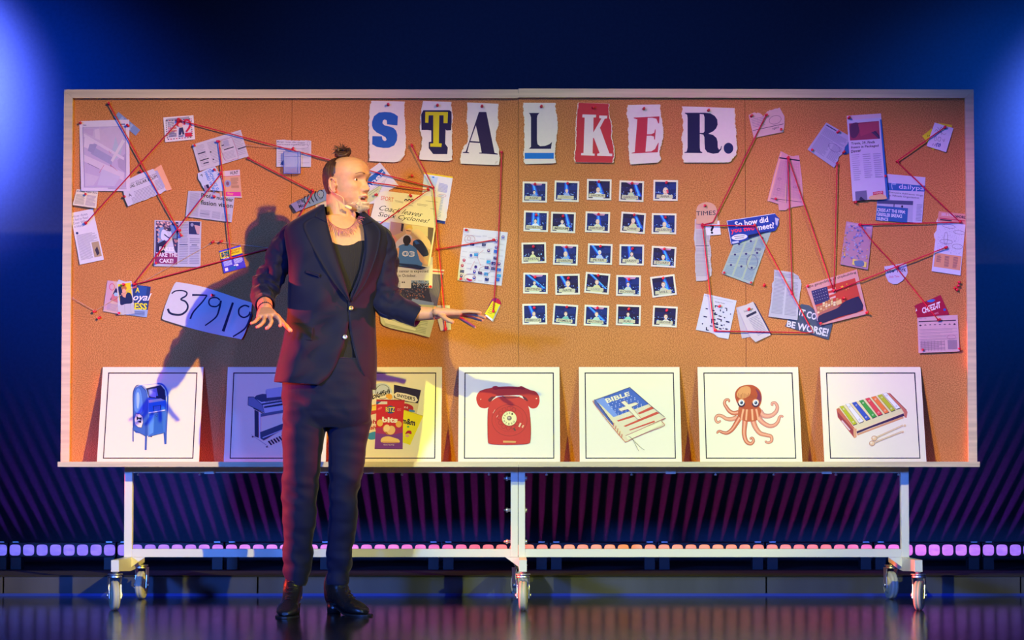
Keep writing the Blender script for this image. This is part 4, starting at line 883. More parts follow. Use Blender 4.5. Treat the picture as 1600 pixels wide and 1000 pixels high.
# phone in a bag
H = CR(640, 440, 8.333)
root_o = smooth(H((968,445),(1035,300),(1075,230),(1110,212),(1160,225),(1190,270),(1180,320),(1085,525)), n=2)
s = clip('phone_pouch', root_o, '7a1c58', 'yellow-faced note in a red-topped pouch right of the open hand', 'pouch', .003, .006, thick=.002)
s.poly(H((1078,250),(1182,300),(1090,495),(978,420)), 'e6e020'); s.poly(H((980,440),(1000,430),(1092,495),(1082,522)), 'e8e8e8'); s.poly(H((1085,525),(1075,510),(1165,320),(1182,320)), 'b8b4a8')
s.poly(smooth(H((1078,230),(1110,214),(1160,228),(1188,270),(1180,300),(1078,250)), True), 'c01840'); s.poly(H((1078,230),(1110,216),(1135,222),(1110,262),(1078,250)), '9028a0')
for k in range(6): s.st(H((1070-k*10,290+k*22),(1120-k*10,312+k*22)), .7, '7c8458')
s.fin(); pin(770.7, 486.3, 'red push pin on the yellow pouch right of the hand', .007); pin(784, 238, 'dark red push pin below the letter A sheet holding a long string')

# ================================================================ clippings, right half
Q = CR(1070, 140, 4.761); Rr = CR(1240, 150, 4.763); U = CR(1070, 320, 4.544); V = CR(1290, 320, 4.168)
o = Q((475,190),(510,172),(560,175),(585,200),(615,160),(650,150),(705,133),(742,200),(742,255),(735,315),(513,360))
s = clip('torn_receipt', ragged(o, [1,2,4,5], .5), 'd8b8b0', 'torn pink-grey receipt right of the letter R', 'receipt', .002, .006, q=Q((475,190),(710,133),(740,312),(513,360)))
s.lines(.05, .2, .45, .6, 6, 'a88c98', .35); s.st(Q((505,305),(735,255)), .8, '40304c'); s.ring(Q((672,225))[0], 9.5, 6.5, .5, '60405c', rot=-.3); s.Tq('agent', Q((650,285),(700,272),(702,292),(654,302)), '40304c'); s.st(Q((540,210),(550,290)), .3, 'a08898'); s.st(Q((580,200),(590,280)), .3, 'a08898'); s.fin()
pin(1173.5, 182, 'red push pin at the left of the torn receipt'); pin(1197.5, 179.5, 'red push pin at the top of the torn receipt holding a string'); pin(1220, 203, 'red push pin at the lower right of the torn receipt')
o = Q((713,457),(755,478),(790,495),(850,490),(870,650),(885,862),(800,875),(740,898),(700,898),(695,850),(690,850),(615,825),(660,640))
s = clip('printed_table', ragged(o, [1,2,6], .4), 'd69ca8', 'pink printed table torn at the top, pinned right of the receipt', 'page', .002, .005, q=Q((713,470),(852,490),(885,862),(615,830)))
s.pl([(.0,0),(.06,0),(.05,1),(0,1)], 'f0b49c'); s.R(0, .09, 1, .115, '2c1c44'); s.R(.08, .93, .95, .94, '5a3458')
for k in range(9): s.st([s.L(.12+k*.1, .14), s.L(.12+k*.1, .9)], .3, 'b880a0')
s.lines(.1, .16, .95, .88, 34, 'bc88a4', .3); s.st(Q((640,810),(755,845),(770,500)), .5, '2c1c54'); s.st(Q((755,700),(750,845)), .9, 'e0c090')
for p_ in ((697,742),(705,665),(818,725)): s.ring(Q(p_)[0], 2.6, 1.6, .35, '60306c')
s.fin(); pin(1231.3, 246.5, 'red push pin at the top of the pink table holding two strings', tilt=(0,.1)); pin(1212, 311.8, 'red push pin at the bottom left of the pink table')
# blue grey sheet
s = clip('blue_card', Rr((330,420),(425,320),(420,425),(375,435)), '2c64a0', 'blue corner peeking out behind the grey sheet and the insect clipping', 'card', .001, .002); s.fin()
o = Rr((243,197),(420,300),(420,330),(385,375),(370,420),(335,460),(325,500),(300,533),(103,398))
s = clip('document_page', ragged(o, [2,3,4,5], .5), 'a9adc4', 'grey-blue text sheet hung diagonally with a torn right corner', 'page', .002, .005, q=Rr((243,197),(430,305),(300,533),(103,398)))
s.R(.05, .05, .45, .08, '3a3c60'); s.lines(.07, .14, .93, .38, 8, '8286a4', .4); s.lines(.07, .4, .55, .92, 16, '8286a4', .4); s.lines(.62, .42, .95, .9, 14, '8286a4', .4); s.ring(Rr((302,385))[0], 10, 5.5, .45, '5a5080', rot=.55); s.fin()
pin(1308.5, 207, 'red push pin near the top of the grey-blue sheet'); pin(1268.5, 234.5, 'red push pin at the left corner of the grey-blue sheet'); pin(1317.5, 238.5, 'red push pin at the torn corner of the grey-blue sheet')
# insect clipping
s = clip('newspaper_clipping', Rr((395,147),(650,130),(708,760),(440,782)), 'c6c8dc', 'tall clipping about an insect found in a packaged dinner', 'clipping', .003, .012, thick=.001)
s.pl([(.0,.0),(1,.0),(1,.05),(0,.05)], 'd6c0cc'); s.pl([(.955,.07),(1,.07),(1,1),(.93,1)], '2c6cb0'); s.poly(Rr((412,205),(635,185),(642,318),(420,332)), '94405c'); s.poly(smooth(Rr((425,215),(480,200),(490,260),(460,310),(425,300)), True), '5c3858'); s.poly(smooth(Rr((560,262),(600,250),(640,300),(635,318),(590,280)), True), '4c3c5c'); s.st(smooth(Rr((520,230),(560,240),(600,262),(640,300))), .8, '30203c'); s.poly(Rr((480,210),(630,190),(635,250),(500,300)), 'a84860')
for k, (t, e) in enumerate((('Travis, 39, Finds', 605), ('Insect in Packaged', 632), ('Dinner', 503))):
    y = 345+k*29; s.Tq(t, Rr((428,y),(e,y-8-(e-428)*.03),(e,y+14-(e-428)*.03),(428,y+22)), '2c2440', .03)
for a, b in (((430,440),(495,640)), ((512,436),(578,620)), ((590,432),(655,610))):
    for k in range(13):
        y = a[1]+k*15.5
        if a[0] > 440 and k == 12: continue
        s.st(Rr((a[0]+k*1.6, y), (b[0]-8+k*1.6-random.choice([0,0,12]), y-4)), .75, '9294b0')
s.poly(Rr((458,712),(542,702),(548,775),(462,780)), '6e7090'); s.poly(smooth(Rr((490,775),(500,750),(520,765),(530,775)), True), '2c3050'); s.poly(Rr((590,715),(665,705),(668,735),(592,740)), 'c02848'); s.Tq('DINNER', Rr((595,718),(660,710),(662,724),(596,730)), 'f0e0d0'); s.poly(smooth(Rr((570,745),(660,730),(690,765),(575,770)), True), 'e0c088'); s.fin()
pin(1326, 184.5, 'pink-red push pin at the top left of the insect clipping', .004); pin(1383, 275, 'red push pin at the right edge of the insect clipping', .003); pin(1336, 316, 'red push pin at the bottom left of the insect clipping', .003)
# dailypaper
s = clip('newspaper_page', Rr((640,575),(982,605),(955,945),(610,922)), 'c4cadb', 'front page of dailypaper with CRISIS AT THE FIRM', 'newspaper page', .002, .004)
s.poly(Rr((640,640),(978,668),(975,712),(640,698)), '3068ac'); s.Tq('dailypa', Rr((785,655),(972,672),(970,712),(782,700)), 'd8e0f0', .0); s.Tq('paper', Rr((912,668),(975,676),(974,712),(910,704)), 'd8e0f0', .035) if False else None
s.st(smooth(Rr((735,695),(730,655),(745,645),(765,648))), .8, 'c0d0ec'); s.poly(Rr((735,650),(765,650),(760,662),(735,660)), '90a8d4')
s.Tq('Executive Addresses Ongo', Rr((712,708),(965,735),(963,750),(710,725)), '404464', .01); s.Tq('in Whistle Organization', Rr((712,732),(935,752),(933,768),(710,750)), '404464', .01)
s.poly(Rr((622,775),(890,785),(885,940),(615,920)), 'b0b8cc'); s.poly(Rr((622,772),(890,782),(888,812),(622,800)), '4a5478'); s.poly(Rr((745,800),(752,800),(750,830),(743,830)), '404870'); s.ell(Rr((808,822))[0], 1.6, 2, '202848'); s.poly(Rr((622,815),(852,835),(845,942),(612,925)), '2f66a4')
for k, (t, e) in enumerate((('CRISIS AT THE FIRM:', 832), ('GREISLER BREAKS', 808), ('SILENCE', 705))): y = 833+k*33; s.Tq(t, Rr((622,y),(e,y+(e-622)*.09),(e-1,y+25+(e-622)*.09),(620,y+25)), 'e4eaf4', .03)
s.lines(.86, .60, .98, .97, 12, '8e94ae', .4); s.fin()
# yellow notes
s = clip('sticky_note', Rr((957,298),(1030,240),(1060,380),(1040,405)), 'e4e428', 'yellow note sticking out left of the signed white note', 'note', .002, .004); s.Tq('iz', Rr((995,290),(1015,285),(1018,300),(998,305)), '505020'); s.fin()
s = clip('sticky_note', Rr((1075,200),(1180,215),(1172,260),(1070,240)), 'e8dc30', 'yellow note edge above the signed white note', 'note', .001, .003); s.fin()
s = clip('paper_note', Rr((1050,197),(1190,240),(1135,418),(990,373)), 'dcdae6', 'white note with signatures in the upper right corner of the board', 'note', .004, .005)
for pts in (((1070,230),(1085,250),(1100,232),(1110,255)), ((1050,265),(1065,250),(1080,275),(1095,262),(1100,290)), ((1100,270),(1115,285),(1135,280)), ((1048,310),(1062,300),(1060,330),(1050,330),(1052,310)), ((1075,305),(1095,310),(1090,335),(1072,330),(1078,308)), ((1110,320),(1118,340),(1125,318)), ((1030,370),(1040,355),(1050,372),(1060,352),(1062,378))): s.st(smooth(Rr(*pts)), .45, '3a3a60')
for pts in (((1062,380),(1070,350),(1082,380),(1092,352),(1092,375)), ((1068,350),(1085,358),(1070,375))): s.st(smooth(Rr(*pts)), .8, '2840a0')
s.fin(); pin(1476, 199.3, 'red push pin on the signed white note, ending a string', .005); pin(1401.3, 252.5, 'red push pin where the string turns below the signed note')
# word search
s = clip('torn_page', V((742,60),(720,110),(735,150),(705,190),(708,215),(728,250),(715,330),(695,420),(760,435),(800,100)), 'e0dcdc', 'torn white page edge behind the word search', 'page', .001, .003); s.fin()
s = clip('word_search', V((737,42),(918,61),(878,460),(690,432)), 'd8dce6', 'word search puzzle with circled words and an orange heading by the right frame', 'puzzle', .003, .004)
s.pl([(0,.0),(1,.0),(1,.17),(0,.17)], 'dc9c8c'); s.Tq('WORD', V((845,66),(918,74),(917,92),(843,84)), '20203c', .05); s.Tq('SEEK & FIND', V((755,52),(835,60),(834,78),(753,70)), 'e8e4e8', .02); s.R(.08, .125, .5, .145, '403040'); s.pl([(.05,.105),(.98,.105),(.98,.118),(.05,.118)], 'c83050')
s.pl([(.05,.69),(.98,.69),(.97,.92),(.05,.92)], 'e6a878'); s.dots(.08, .2, .92, .67, 110, ['70789c', '888ea8'], (.22, .42))
for u0, v1 in ((.12,.84), (.40,.90), (.70,.90)): s.lines(u0, .72, u0+.16, v1, int((v1-.72)*60), '8a5a60', .45, .3)
for x, y, rx, ry, rt in ((803,140,42,11,.15), (870,180,38,11,.15), (783,220,12,42,.05), (785,240,42,14,.1), (858,272,34,16,.1)): s.ring(V((x, y))[0], rx/4.17, ry/4.17, .45, '5a4468', rot=rt)
s.fin(); pin(1500.5, 347, 'red push pin at the top right of the word search holding a string', .004); pin(1477.5, 387.5, 'red push pin in the middle of the word search', .004, (.1,.2))
# bag of pills
q = V((135,108),(308,135),(275,423),(95,388))
s = clip('resealable_bag', q, 'b48aa0', 'clear resealable bag of bluish pills with a yellow label', 'bag', .003, .008)
s.pl([(.04,.02),(.97,.02),(.95,.10),(.04,.10)], 'c09cb4')
for k in range(70):
    u, v = random.gauss(.45, .2), random.uniform(.06, .82)
    if .05 < u < .9: s.ell(s.L(u, v), random.uniform(1, 2.2), random.uniform(1, 2), random.choice(['8c90c8', '7878b4', 'a49cc8', '6c70a8', 'b8a0b8']), 7, random.random())
s.dots(.01, .3, .12, .95, 14, ['e8c060', 'c89840'], (.4, 1)); s.dots(.88, .2, .98, .8, 12, ['e8c060', 'c080a0'], (.4, 1)); s.pl([(.42,.82),(.93,.84),(.93,.96),(.42,.95)], 'e6d26c'); s.poly(smooth(V((190,365),(230,362),(250,375),(245,400),(200,398),(188,385)), True), '6878a0'); s.st([s.L(.03,.06), s.L(.97,.06)], .4, 'd8c0d4'); s.fin()
pin(1343.5, 350.5, 'red push pin at the top of the bag of pills', .006)
# new york
o = V((382,402),(525,378),(535,440),(525,465),(500,495),(470,515),(440,518),(410,502),(392,465))
s = clip('masthead_scrap', ragged(o, [2,3,4,5], .3), 'c8c6da', 'half-round scrap with the words New York and red handwriting', 'clipping', .002, .004)
s.Tq('New York', V((388,418),(522,402),(524,435),(390,448)), '241c40', .02); s.Tq('Only Time', V((412,462),(480,458),(480,475),(413,482)), 'c02850'); s.fin(); pin(1400.8, 418, 'red push pin on the New York scrap')
# cheez-it
s = clip('cracker_wrapper', ragged(V((577,657),(750,588),(805,715),(597,735)), [0,3], .4), 'a8143c', 'torn red snack wrapper with white lettering above the pink form', 'wrapper', .002, .004)
s.Tq('CHEEZ-IT', V((625,672),(745,628),(750,670),(632,710)), 'f4ece8', .07); s.ell(V((775,683))[0], 2, 2, '2860c0'); s.poly(smooth(V((660,628),(690,615),(715,620),(690,635)), True), '3c7cc8'); s.poly(V((590,672),(596,690),(586,695)), 'e8e0d8'); s.Tq('SNACK', V((700,706),(735,697),(737,709),(702,718)), 'e0a0a8', .03); s.fin()
s = clip('printed_form', V((597,727),(860,717),(873,955),(605,965)), 'dcb4b4', 'pink printed form with a row of dark emblems at the lower right', 'form', .003, .012)
s.T('WEEKLY LOG', .03, .05, .22, .08, '80607c'); s.R(.03, .13, .95, .16, '4c3448')
for k in range(8):
    x, y = s.L(.07+k*.12, .25); s.poly([(x-2.3, y), (x, y-1.4), (x+2.3, y), (x, y+(1.4 if k in (0, 7) else .3))], '38243c')
for k in range(4): s.R(.03, .36+k*.09, .97, .368+k*.09, 'a08090'); s.lines(.06, .38+k*.09, .85, .43+k*.09, 2, 'b89aa4', .35, .6)
s.lines(.05, .70, .65, .94, 10, '806478', .3); s.R(.72, .68, .95, .93, 'a08494')
for k in range(8): s.st([s.L(.08+k*.08, .68), s.L(.08+k*.08, .96)], .35, '806478')
s.ring(s.L(.82, .60), 7.0, 3.2, .4, 'a05078'); s.fin()
pin(1466.2, 499.8, 'red push pin at the top of the pink form, ending a string', .004); pin(1440.5, 546.5, 'red push pin at the bottom left of the pink form', .008); pin(1497.3, 544.5, 'red push pin at the bottom right of the pink form', .008)
for k, (x, y) in enumerate(((868,505),(862,528),(842,542),(855,555))):
    pin(*V((x, y))[0], 'one of four loose red push pins stuck in bare cork below the word search')
# TIMES column
o = smooth(Q((85,900),(100,860),(150,838),(200,845),(235,880),(245,960)), n=3)+Q((240,1000),(85,1000))
s = clip('masthead_scrap', o, 'd8a890', 'round-topped salmon scrap with the word TIMES', 'clipping', .003, .004)
s.Tq('TIMES', Q((84,905),(228,900),(230,932),(85,938)), '2a2440', -.0); s.fin(); pin(1101.7, 321.5, 'red push pin above the word TIMES', .004)
o = U((72,100),(182,105),(185,200),(175,260),(188,330),(184,400),(192,460),(190,500),(155,537),(80,541),(72,420),(75,300),(64,240),(70,170))
s = clip('newspaper_clipping', ragged(o, [2,3,4,5,6,9,10,11], .35), 'c9c4c6', 'long narrow newspaper column hanging below the word TIMES', 'clipping', .002, .005)
s.pl([(.1,.03),(.75,.03),(.75,.16),(.1,.16)], 'd8a8ac'); s.lines(.12, .19, .85, .42, 12, 'a09ca8', .4); s.R(.10, .425, .85, .44, '707088'); s.lines(.12, .47, .9, .93, 24, 'a09ca8', .4); s.fin()
s = clip('question_card', U((140,118),(245,112),(257,212),(155,218)), 'e6e6ea', 'small white card with a question mark', 'card', .004, .003)
s.Tq('?', U((178,140),(208,140),(210,206),(182,206)), '16162a', .05); s.fin(); pin(1097.3, 351.5, 'red push pin left of the question mark card where strings meet', .003, (0, .1))
# how did you two meet
s = clip('quiz_page', U((350,270),(615,185),(478,568),(262,487)), 'a8c0b4', 'pale green text grid page below the question How did you two meet', 'page', .002, .006)
for a in range(3):
    for b in range(3): s.lines(.05+a*.32, .12+b*.3, .30+a*.32, .36+b*.3, 9, '7c9cb0', .45, .1); s.ell(s.L(.17+a*.32, .10+b*.3), 1.8, 1.6, '3c3470')
s.st([s.L(.335,.05), s.L(.335,.97)], .9, 'b8d498'); s.st([s.L(.655,.05), s.L(.655,.97)], .9, 'b8d498'); s.ring(U((478,408))[0], 8.5, 12, .55, '60407c', rot=.1); s.Tq('yes', U((500,305),(540,310),(536,335),(496,330)), '503070'); s.fin()
pin(1130.3, 426, 'red push pin at the bottom left of the green quiz page'); pin(1172.5, 441.5, 'red push pin at the bottom right of the green quiz page')
o = U((298,115),(640,62),(672,100),(665,150),(640,185),(560,200),(450,245),(390,270),(330,282))
s = clip('magazine_page', ragged(o, [1,2,3,5,6], .4), '2440a4', 'blue magazine piece asking So how did you two meet?', 'page', .005, .005)
s.st(U((298,115),(640,62)), .9, 'd8dcf0'); s.st(U((300,118),(330,280)), .9, 'd8dcf0'); s.Tq('So how did', U((352,120),(588,82),(594,122),(358,160)), 'f0f0f8', .05); s.Tq('you two', U((325,170),(495,148),(498,190),(330,212)), 'f03858', .05); s.Tq('meet?', U((508,140),(632,122),(636,165),(514,184)), 'f0f0f8', .05)
s.ell(U((388,229))[0], 12.5, 4.6, 'e8e8f2', rot=-.1); s.st(U((350,225),(425,220)), .9, '404060'); s.st(U((355,238),(420,234)), .9, '404060'); s.poly(U((450,215),(640,175),(560,200),(450,240)), '101c48'); s.poly(U((335,262),(380,255),(385,268),(338,276)), 'c0c8e8'); s.poly(ragged(U((640,90),(668,100),(655,150),(645,140)), [1,2], .4), 'c0c0dc'); s.fin()
pin(1180, 352.8, 'red push pin between how and did on the blue magazine piece', .006)
# crossword
o = U((138,630),(368,680),(310,953),(280,948),(235,940),(205,915),(175,905),(78,888))
s = clip('crossword', o, 'd6dae2', 'crossword sheet at the bottom right of the photo rows', 'puzzle', .002, .006, q=U((138,630),(368,680),(310,950),(78,890)))
s.Tq('Sunday Puzzle', U((215,683),(285,698),(284,708),(214,693)), '282c48', .02); s.R(.03, .04, .14, .05, '8088a0'); s.R(.2, .06, .9, .066, '8890a8')
for (x, y, w_, h_) in ((213,712,26,7),(213,719,6,10),(285,730,16,6),(296,736,6,18),(148,733,16,7),(192,745,20,7),(250,742,7,14),(268,758,12,7),(205,770,26,8),(212,762,7,22),(322,772,7,7),(133,788,26,8),(240,785,22,7),(278,795,9,9),(188,808,32,7),(230,805,24,8),(255,812,8,16),(292,824,26,9),(188,812,7,28),(205,838,34,8),(225,832,8,22),(255,850,14,9),(276,848,7,8),(178,855,20,7),(215,862,22,9),(288,876,16,9),(243,874,18,9),(150,868,8,22),(152,884,18,7),(122,840,8,8),(270,872,7,7),(205,890,12,7)): s.poly(U((x,y),(x+w_,y+w_*.2),(x+w_-1,y+h_+w_*.2),(x-1,y+h_)), '141c50')
s.fin(); pin(1124, 479, 'red push pin near the top of the crossword'); pin(1117, 516.5, 'red push pin at the foot of the crossword where the string turns', .004)
# folded paper
s = clip('newspaper_clipping', U((365,730),(440,708),(500,930),(405,950)), 'c6c2c8', 'plain backing leaf left of the folded clipping below the seam', 'clipping', .001, .003); s.fin()
s = clip('newspaper_clipping', U((375,735),(485,688),(610,925),(503,975),(470,945),(440,880)), 'd2ccce', 'folded newspaper clipping leaning right of the crossword', 'clipping', .002, .010, q=U((365,735),(485,688),(610,925),(503,975)))
s.Tq('Police Times', U((418,752),(480,728),(486,742),(424,766)), '484860', .01); s.poly(U((435,785),(505,752),(510,768),(440,802)), '2c2c48'); s.lines(.30, .38, .90, .9, 13, 'a4a2b4', .45); s.poly(U((485,688),(500,700),(610,905),(610,925)), '383460'); s.fin(); pin(1170, 484, 'red push pin on the folded clipping', .003)
# worse headline
o = U((830,705),(880,712),(1050,845),(1022,957),(712,862),(760,760))
s = clip('newspaper_clipping', ragged(o, [0,5], .5), '4a5870', 'dark blue headline piece IT COULD BE WORSE!', 'clipping', .002, .005)
s.Tq('IT COULD', U((820,735),(1035,800),(1022,850),(808,785)), 'dcdfe8', .06); s.Tq('BE WORSE!', U((728,820),(1025,880),(1012,938),(722,866)), 'dcdfe8', .06); s.fin()
o = U((635,460),(700,470),(770,480),(810,510),(830,560),(815,650),(808,720),(800,820),(593,793),(610,700),(620,600),(618,560),(632,540))
s = clip('newspaper_clipping', ragged(o, [2,3,4,5,9,10], .4), 'bfc2cc', 'grey two-column clipping with a torn rounded corner', 'clipping', .004, .008, q=U((630,460),(825,490),(800,820),(593,793)))
s.lines(.07, .05, .92, .14, 3, '9094a6', .4); s.lines(.08, .18, .46, .93, 26, '979bac', .45, .1); s.lines(.54, .2, .93, .93, 25, '979bac', .45, .1); s.st([s.L(.5,.2), s.L(.5,.94)], .5, 'd8dae0'); s.fin()
pin(1194.5, 446.5, 'lone red push pin in bare cork below the quiz page'); pin(1238, 459.5, 'red push pin on the grey two-column clipping', .006)
# geopolitics
s = clip('newspaper_page', U((858,572),(1222,458),(1295,775),(960,858)), 'dca09c', 'pink newspaper page about shipbuilding with flags and a cargo ship', 'newspaper page', .006, .010, thick=.0008)
s.Tq('The geopolitics of shipbuilding', U((866,575),(1212,470),(1218,490),(872,598)), '1c1428', .01)
s.poly(U((898,612),(1208,520),(1270,752),(965,845)), 'c84438'); s.poly(U((898,612),(1010,580),(1030,680),(925,712)), '38356c')
for a in range(6):
    for b in range(4): s.ell(U((912+a*17+b*5, 622-a*5+b*20))[0], .55, .55, 'd8d0e0', 6)
for k in range(3): s.poly(U((1015+k*7,600+k*30),(1070,585+k*30),(1072,597+k*30),(1018+k*7,614+k*30)), 'e8b8b0')
s.poly(U((930,720),(1075,680),(1100,740),(950,790)), 'b86c60')
x, y = U((1118, 585))[0]; s.poly([(x+(3.4 if i % 2 == 0 else 1.4)*math.sin(i*math.pi/5), y-(3.4 if i % 2 == 0 else 1.4)*math.cos(i*math.pi/5)) for i in range(10)], 'f4d040')
for dx, dy in ((32,-22),(45,-8),(42,8),(28,18)): s.ell(U((1118+dx, 585+dy))[0], .8, .8, 'f0c840', 6)
s.poly(smooth(U((950,790),(1080,735),(1130,690),(1215,655),(1240,660),(1262,745),(1100,795),(968,842)), True, 3), '2c2850')
for a in range(9):
    for b in range(4):
        if b <= 3-abs(a-3)*.4+random.random(): xx = 940+a*19; yy = 760-a*9-b*16; s.poly(U((xx,yy),(xx+15,yy-5),(xx+17,yy+8),(xx+2,yy+13)), random.choice(['e8cc90', 'd8a070', 'f0dcb0', 'c88858']))
s.poly(U((1070,690),(1110,668),(1115,700),(1080,715)), 'e4c088'); s.fin()
pin(1262.3, 447.5, 'red push pin at the top left of the shipbuilding page', .008); pin(1281.5, 505.5, 'red push pin at the bottom left of the shipbuilding page', .014); pin(1302, 454.5, 'red push pin on the shipbuilding page where three strings meet', .010); pin(1354, 489, 'red push pin at the bottom right of the shipbuilding page', .014); pin(1318, 466.3, 'dark push pin above the ship on the shipbuilding page', .010)
pin(170, 162.5, 'red push pin near the top left corner of the frame holding a string'); pin(334, 377.5, 'dark push pin holding the pale thread right of the FAKES page', tilt=(-.4, -.3)); pin(347, 377, 'red push pin beside the pale thread right of the FAKES page', tilt=(-.3, -.2)); pin(149, 486, 'red push pin on the pale thread left of the O magazine', tilt=(-.2,-.2)); pin(156.5, 496, 'bare red push pin left of the O magazine, below the thread', tilt=(-.2,-.2))
pin(210, 444, 'red push pin above the royal cutting where two strings end', .005)
pin(676.8, 292.8, 'red push pin on the yellow-topped page where strings meet', .004); pin(669.5, 296.8, 'red push pin on the SPORT page corner where a string turns', .008); pin(489, 299, 'red push pin above the comic strip holding a string', .003)

# ================================================================ strings
string([(170,162),(283,368)], 'red string from the top left corner down to the FAKES page')
string([(134,349),(278,191)], 'red string from the long left clipping up to the airmail card')
string([(281,188),(677,293)], 'red string from the airmail card across to the yellow-topped page, passing behind the head', y=.014)
string([(342,221),(361,403)], 'red string from the redacted document down to the blue and yellow advert', y=.016)
string([(345,272),(210,443)], 'red string from the SHOWBIZ clipping down to the royal cutting', y=.016)
string([(212,444),(361,404),(440,383)], 'red string from the royal cutting past the advert to behind the sleeve')
string([(388,247),(489,299)], 'red string from the redacted document to the comic strip behind the ear', y=.010)
string([(489,300),(440,388)], 'red string from the comic strip down behind the shoulder', y=.012)
string([(114,466),(149,486),(212,447),(334,378),(347,378.5),(440,390)], 'pale thin thread crossing the lower left of the board', .0011, 'thread', .009, 'thread', 'thread', 'pale threads')
string([(385,227),(455,232),(600,273),(676,293)], 'pale thin thread running beside the long red string at the top', .0011, 'thread', .012, 'thread', 'thread', 'pale threads')
string([(643.5,228),(677,293),(697,514)], 'red string from below the letter T down past the SPORT page to the small tag', y=.017)
string([(520,277),(669,297),(575,363)], 'red string bent at the SPORT page corner', y=.018)
string([(575.5,318),(577.5,376)], 'short red string hanging left of the SPORT page', y=.008)
string([(683.5,389.5),(772,374.8)], 'red string from bare cork into the chart of faces', y=.012)
string([(784,238),(778.5,380),(770.7,486)], 'red string hanging from the letter A to the yellow pouch', y=.013)
string([(1197,180),(1114,347),(1097,352)], 'red string from the torn receipt to the question mark card')
string([(1097,352),(1180,353),(1271,520),(1116,517),(1098,355)], 'red string making a closed loop round the quiz page and crossword', y=.017)
string([(1231,247),(1238,459)], 'red string from the pink table down to the grey clipping', y=.016)
string([(1232,247),(1302,454)], 'red string from the pink table down to the shipbuilding page', y=.018)
string([(1308,255),(1303,453)], 'red string from the grey-blue sheet down to the shipbuilding page', y=.018)
string([(1303,455),(1477,387)], 'red string from the shipbuilding page up to the word search', y=.018)
string([(1476,199),(1401,252),(1500,347),(1343,351)], 'red zigzag string from the signed note by the word search to the bag of pills', y=.015)
string([(1343,351),(1362,376),(1400,417),(1466,500)], 'red string from the bag of pills over New York to the pink form', y=.016)

# ================================================================ the seven picture cards on the ledge
# ledge lip
TZ = LZ1-.012
def card(xb0, xb1, label, draw):
    a = P((xb0+xb1)/2, 721, -.125).x; w2 = .221; H = .442; yb, yt = -.135, -.004-.006
    th = math.asin((yt-yb)/H); zb = TZ+.001
    n = Vector((0, -math.cos(th), math.sin(th)))
    up = Vector((0, math.sin(th), math.cos(th)))
    p0 = Vector((a, yb, zb))
    cs = [p0+Vector((-w2, 0, 0))+up*H, p0+Vector((w2, 0, 0))+up*H, p0+Vector((w2, 0, 0)), p0+Vector((-w2, 0, 0))]
    o = [proj(c) for c in cs]
    s = Sheet(o, 'f4efd2', plane=(p0, n), thick=.005)
    F0 = '1b1b30'
    s.st([s.L(.062,.062), s.L(.938,.062), s.L(.938,.938), s.L(.062,.938)], 2.3, F0, True)
    draw(s); s.done('picture_card', label, 'picture card', 'square picture cards on the ledge', 'board')
def d1(s):
    c = CR(190, 590, 7.69)
    s.poly(c((320,240),(535,215),(530,660),(320,710)), '3f78c8')
    s.poly(smooth(c((148,640),(140,420),(140,200),(165,125),(215,100),(270,130),(310,220),(315,420),(312,700),(230,670)), True, 3), '3e6cc0')
    s.poly(smooth(c((160,400),(160,220),(190,130),(230,160),(250,300),(240,420)), True, 3), '5a94dc'); s.poly(smooth(c((180,200),(205,180),(215,260),(200,370),(182,340)), True, 3), '9cc8f4')
    s.poly(c((290,130),(470,90),(520,150),(530,270),(470,255),(330,240)), '20284c'); s.poly(c((320,145),(420,125),(440,220),(330,225)), '8090cc'); s.poly(c((340,150),(410,180),(415,240),(345,230)), 'a8b4e0')
    s.poly(c((325,270),(470,250),(520,275),(330,305)), 'd8dccc'); s.poly(c((320,305),(525,275),(525,380),(320,415)), '3080d8'); s.poly(c((385,345),(465,330),(465,385),(390,395)), '5a80cc'); s.st(c((385,345),(465,332)), .7, '1c2c60'); s.st(c((380,340),(385,398)), 1.0, '1c2c60'); s.st(c((468,328),(466,385)), 1.0, '1c2c60')
    s.st(c((320,425),(525,390)), 1.6, 'e8ecf4'); s.st(c((320,436),(525,400)), .6, '1c2c60'); s.poly(c((400,440),(480,430),(500,650),(390,680)), '2c6cc0'); s.poly(c((330,460),(390,450),(380,660),(330,690)), '5c9ce4'); s.ring(c((422,452))[0], 1.2, 2, .5, '1c2c60')
    s.st(smooth(c((140,770),(140,420),(138,200),(165,115),(205,92),(265,125),(308,210),(320,400),(318,700))), 1.3, '28508c')
    s.st(smooth(c((205,92),(265,105),(300,160),(318,260),(322,420),(320,700))), 1.2, '6c9ce0'); s.st(smooth(c((430,70),(490,85),(535,140),(555,220),(545,420),(530,800))), 2.4, '3a68b8'); s.st(smooth(c((435,62),(495,75),(545,135),(560,220))), .7, '8cb0e8'); s.st(c((215,92),(430,72)), .5, '8cb0e8')
    s.st(c((293,540),(295,700),(290,870)), 3.0, '2f5cae'); s.st(c((138,600),(138,765)), 1.8, '2f5cae'); s.st(c((515,660),(525,800)), 2.6, '2f5cae'); s.st(c((145,630),(285,700)), .8, '28487c'); s.st(c((320,712),(520,660)), .8, '28487c')
    s.poly(smooth(c((172,435),(255,470),(240,600),(160,560)), True, 2), 'f0ead8'); s.st(smooth(c((172,435),(255,470),(240,600),(160,560)), True, 2), .5, '1c1c30', True); s.poly(c((180,462),(205,480),(240,480),(235,510),(205,495),(182,515)), '10142c'); s.poly(c((185,530),(235,512),(235,545)), '10142c'); s.st(c((232,498),(238,502)), .8, 'd04040'); s.poly(c((330,705),(370,700),(360,718)), '1c2c60')
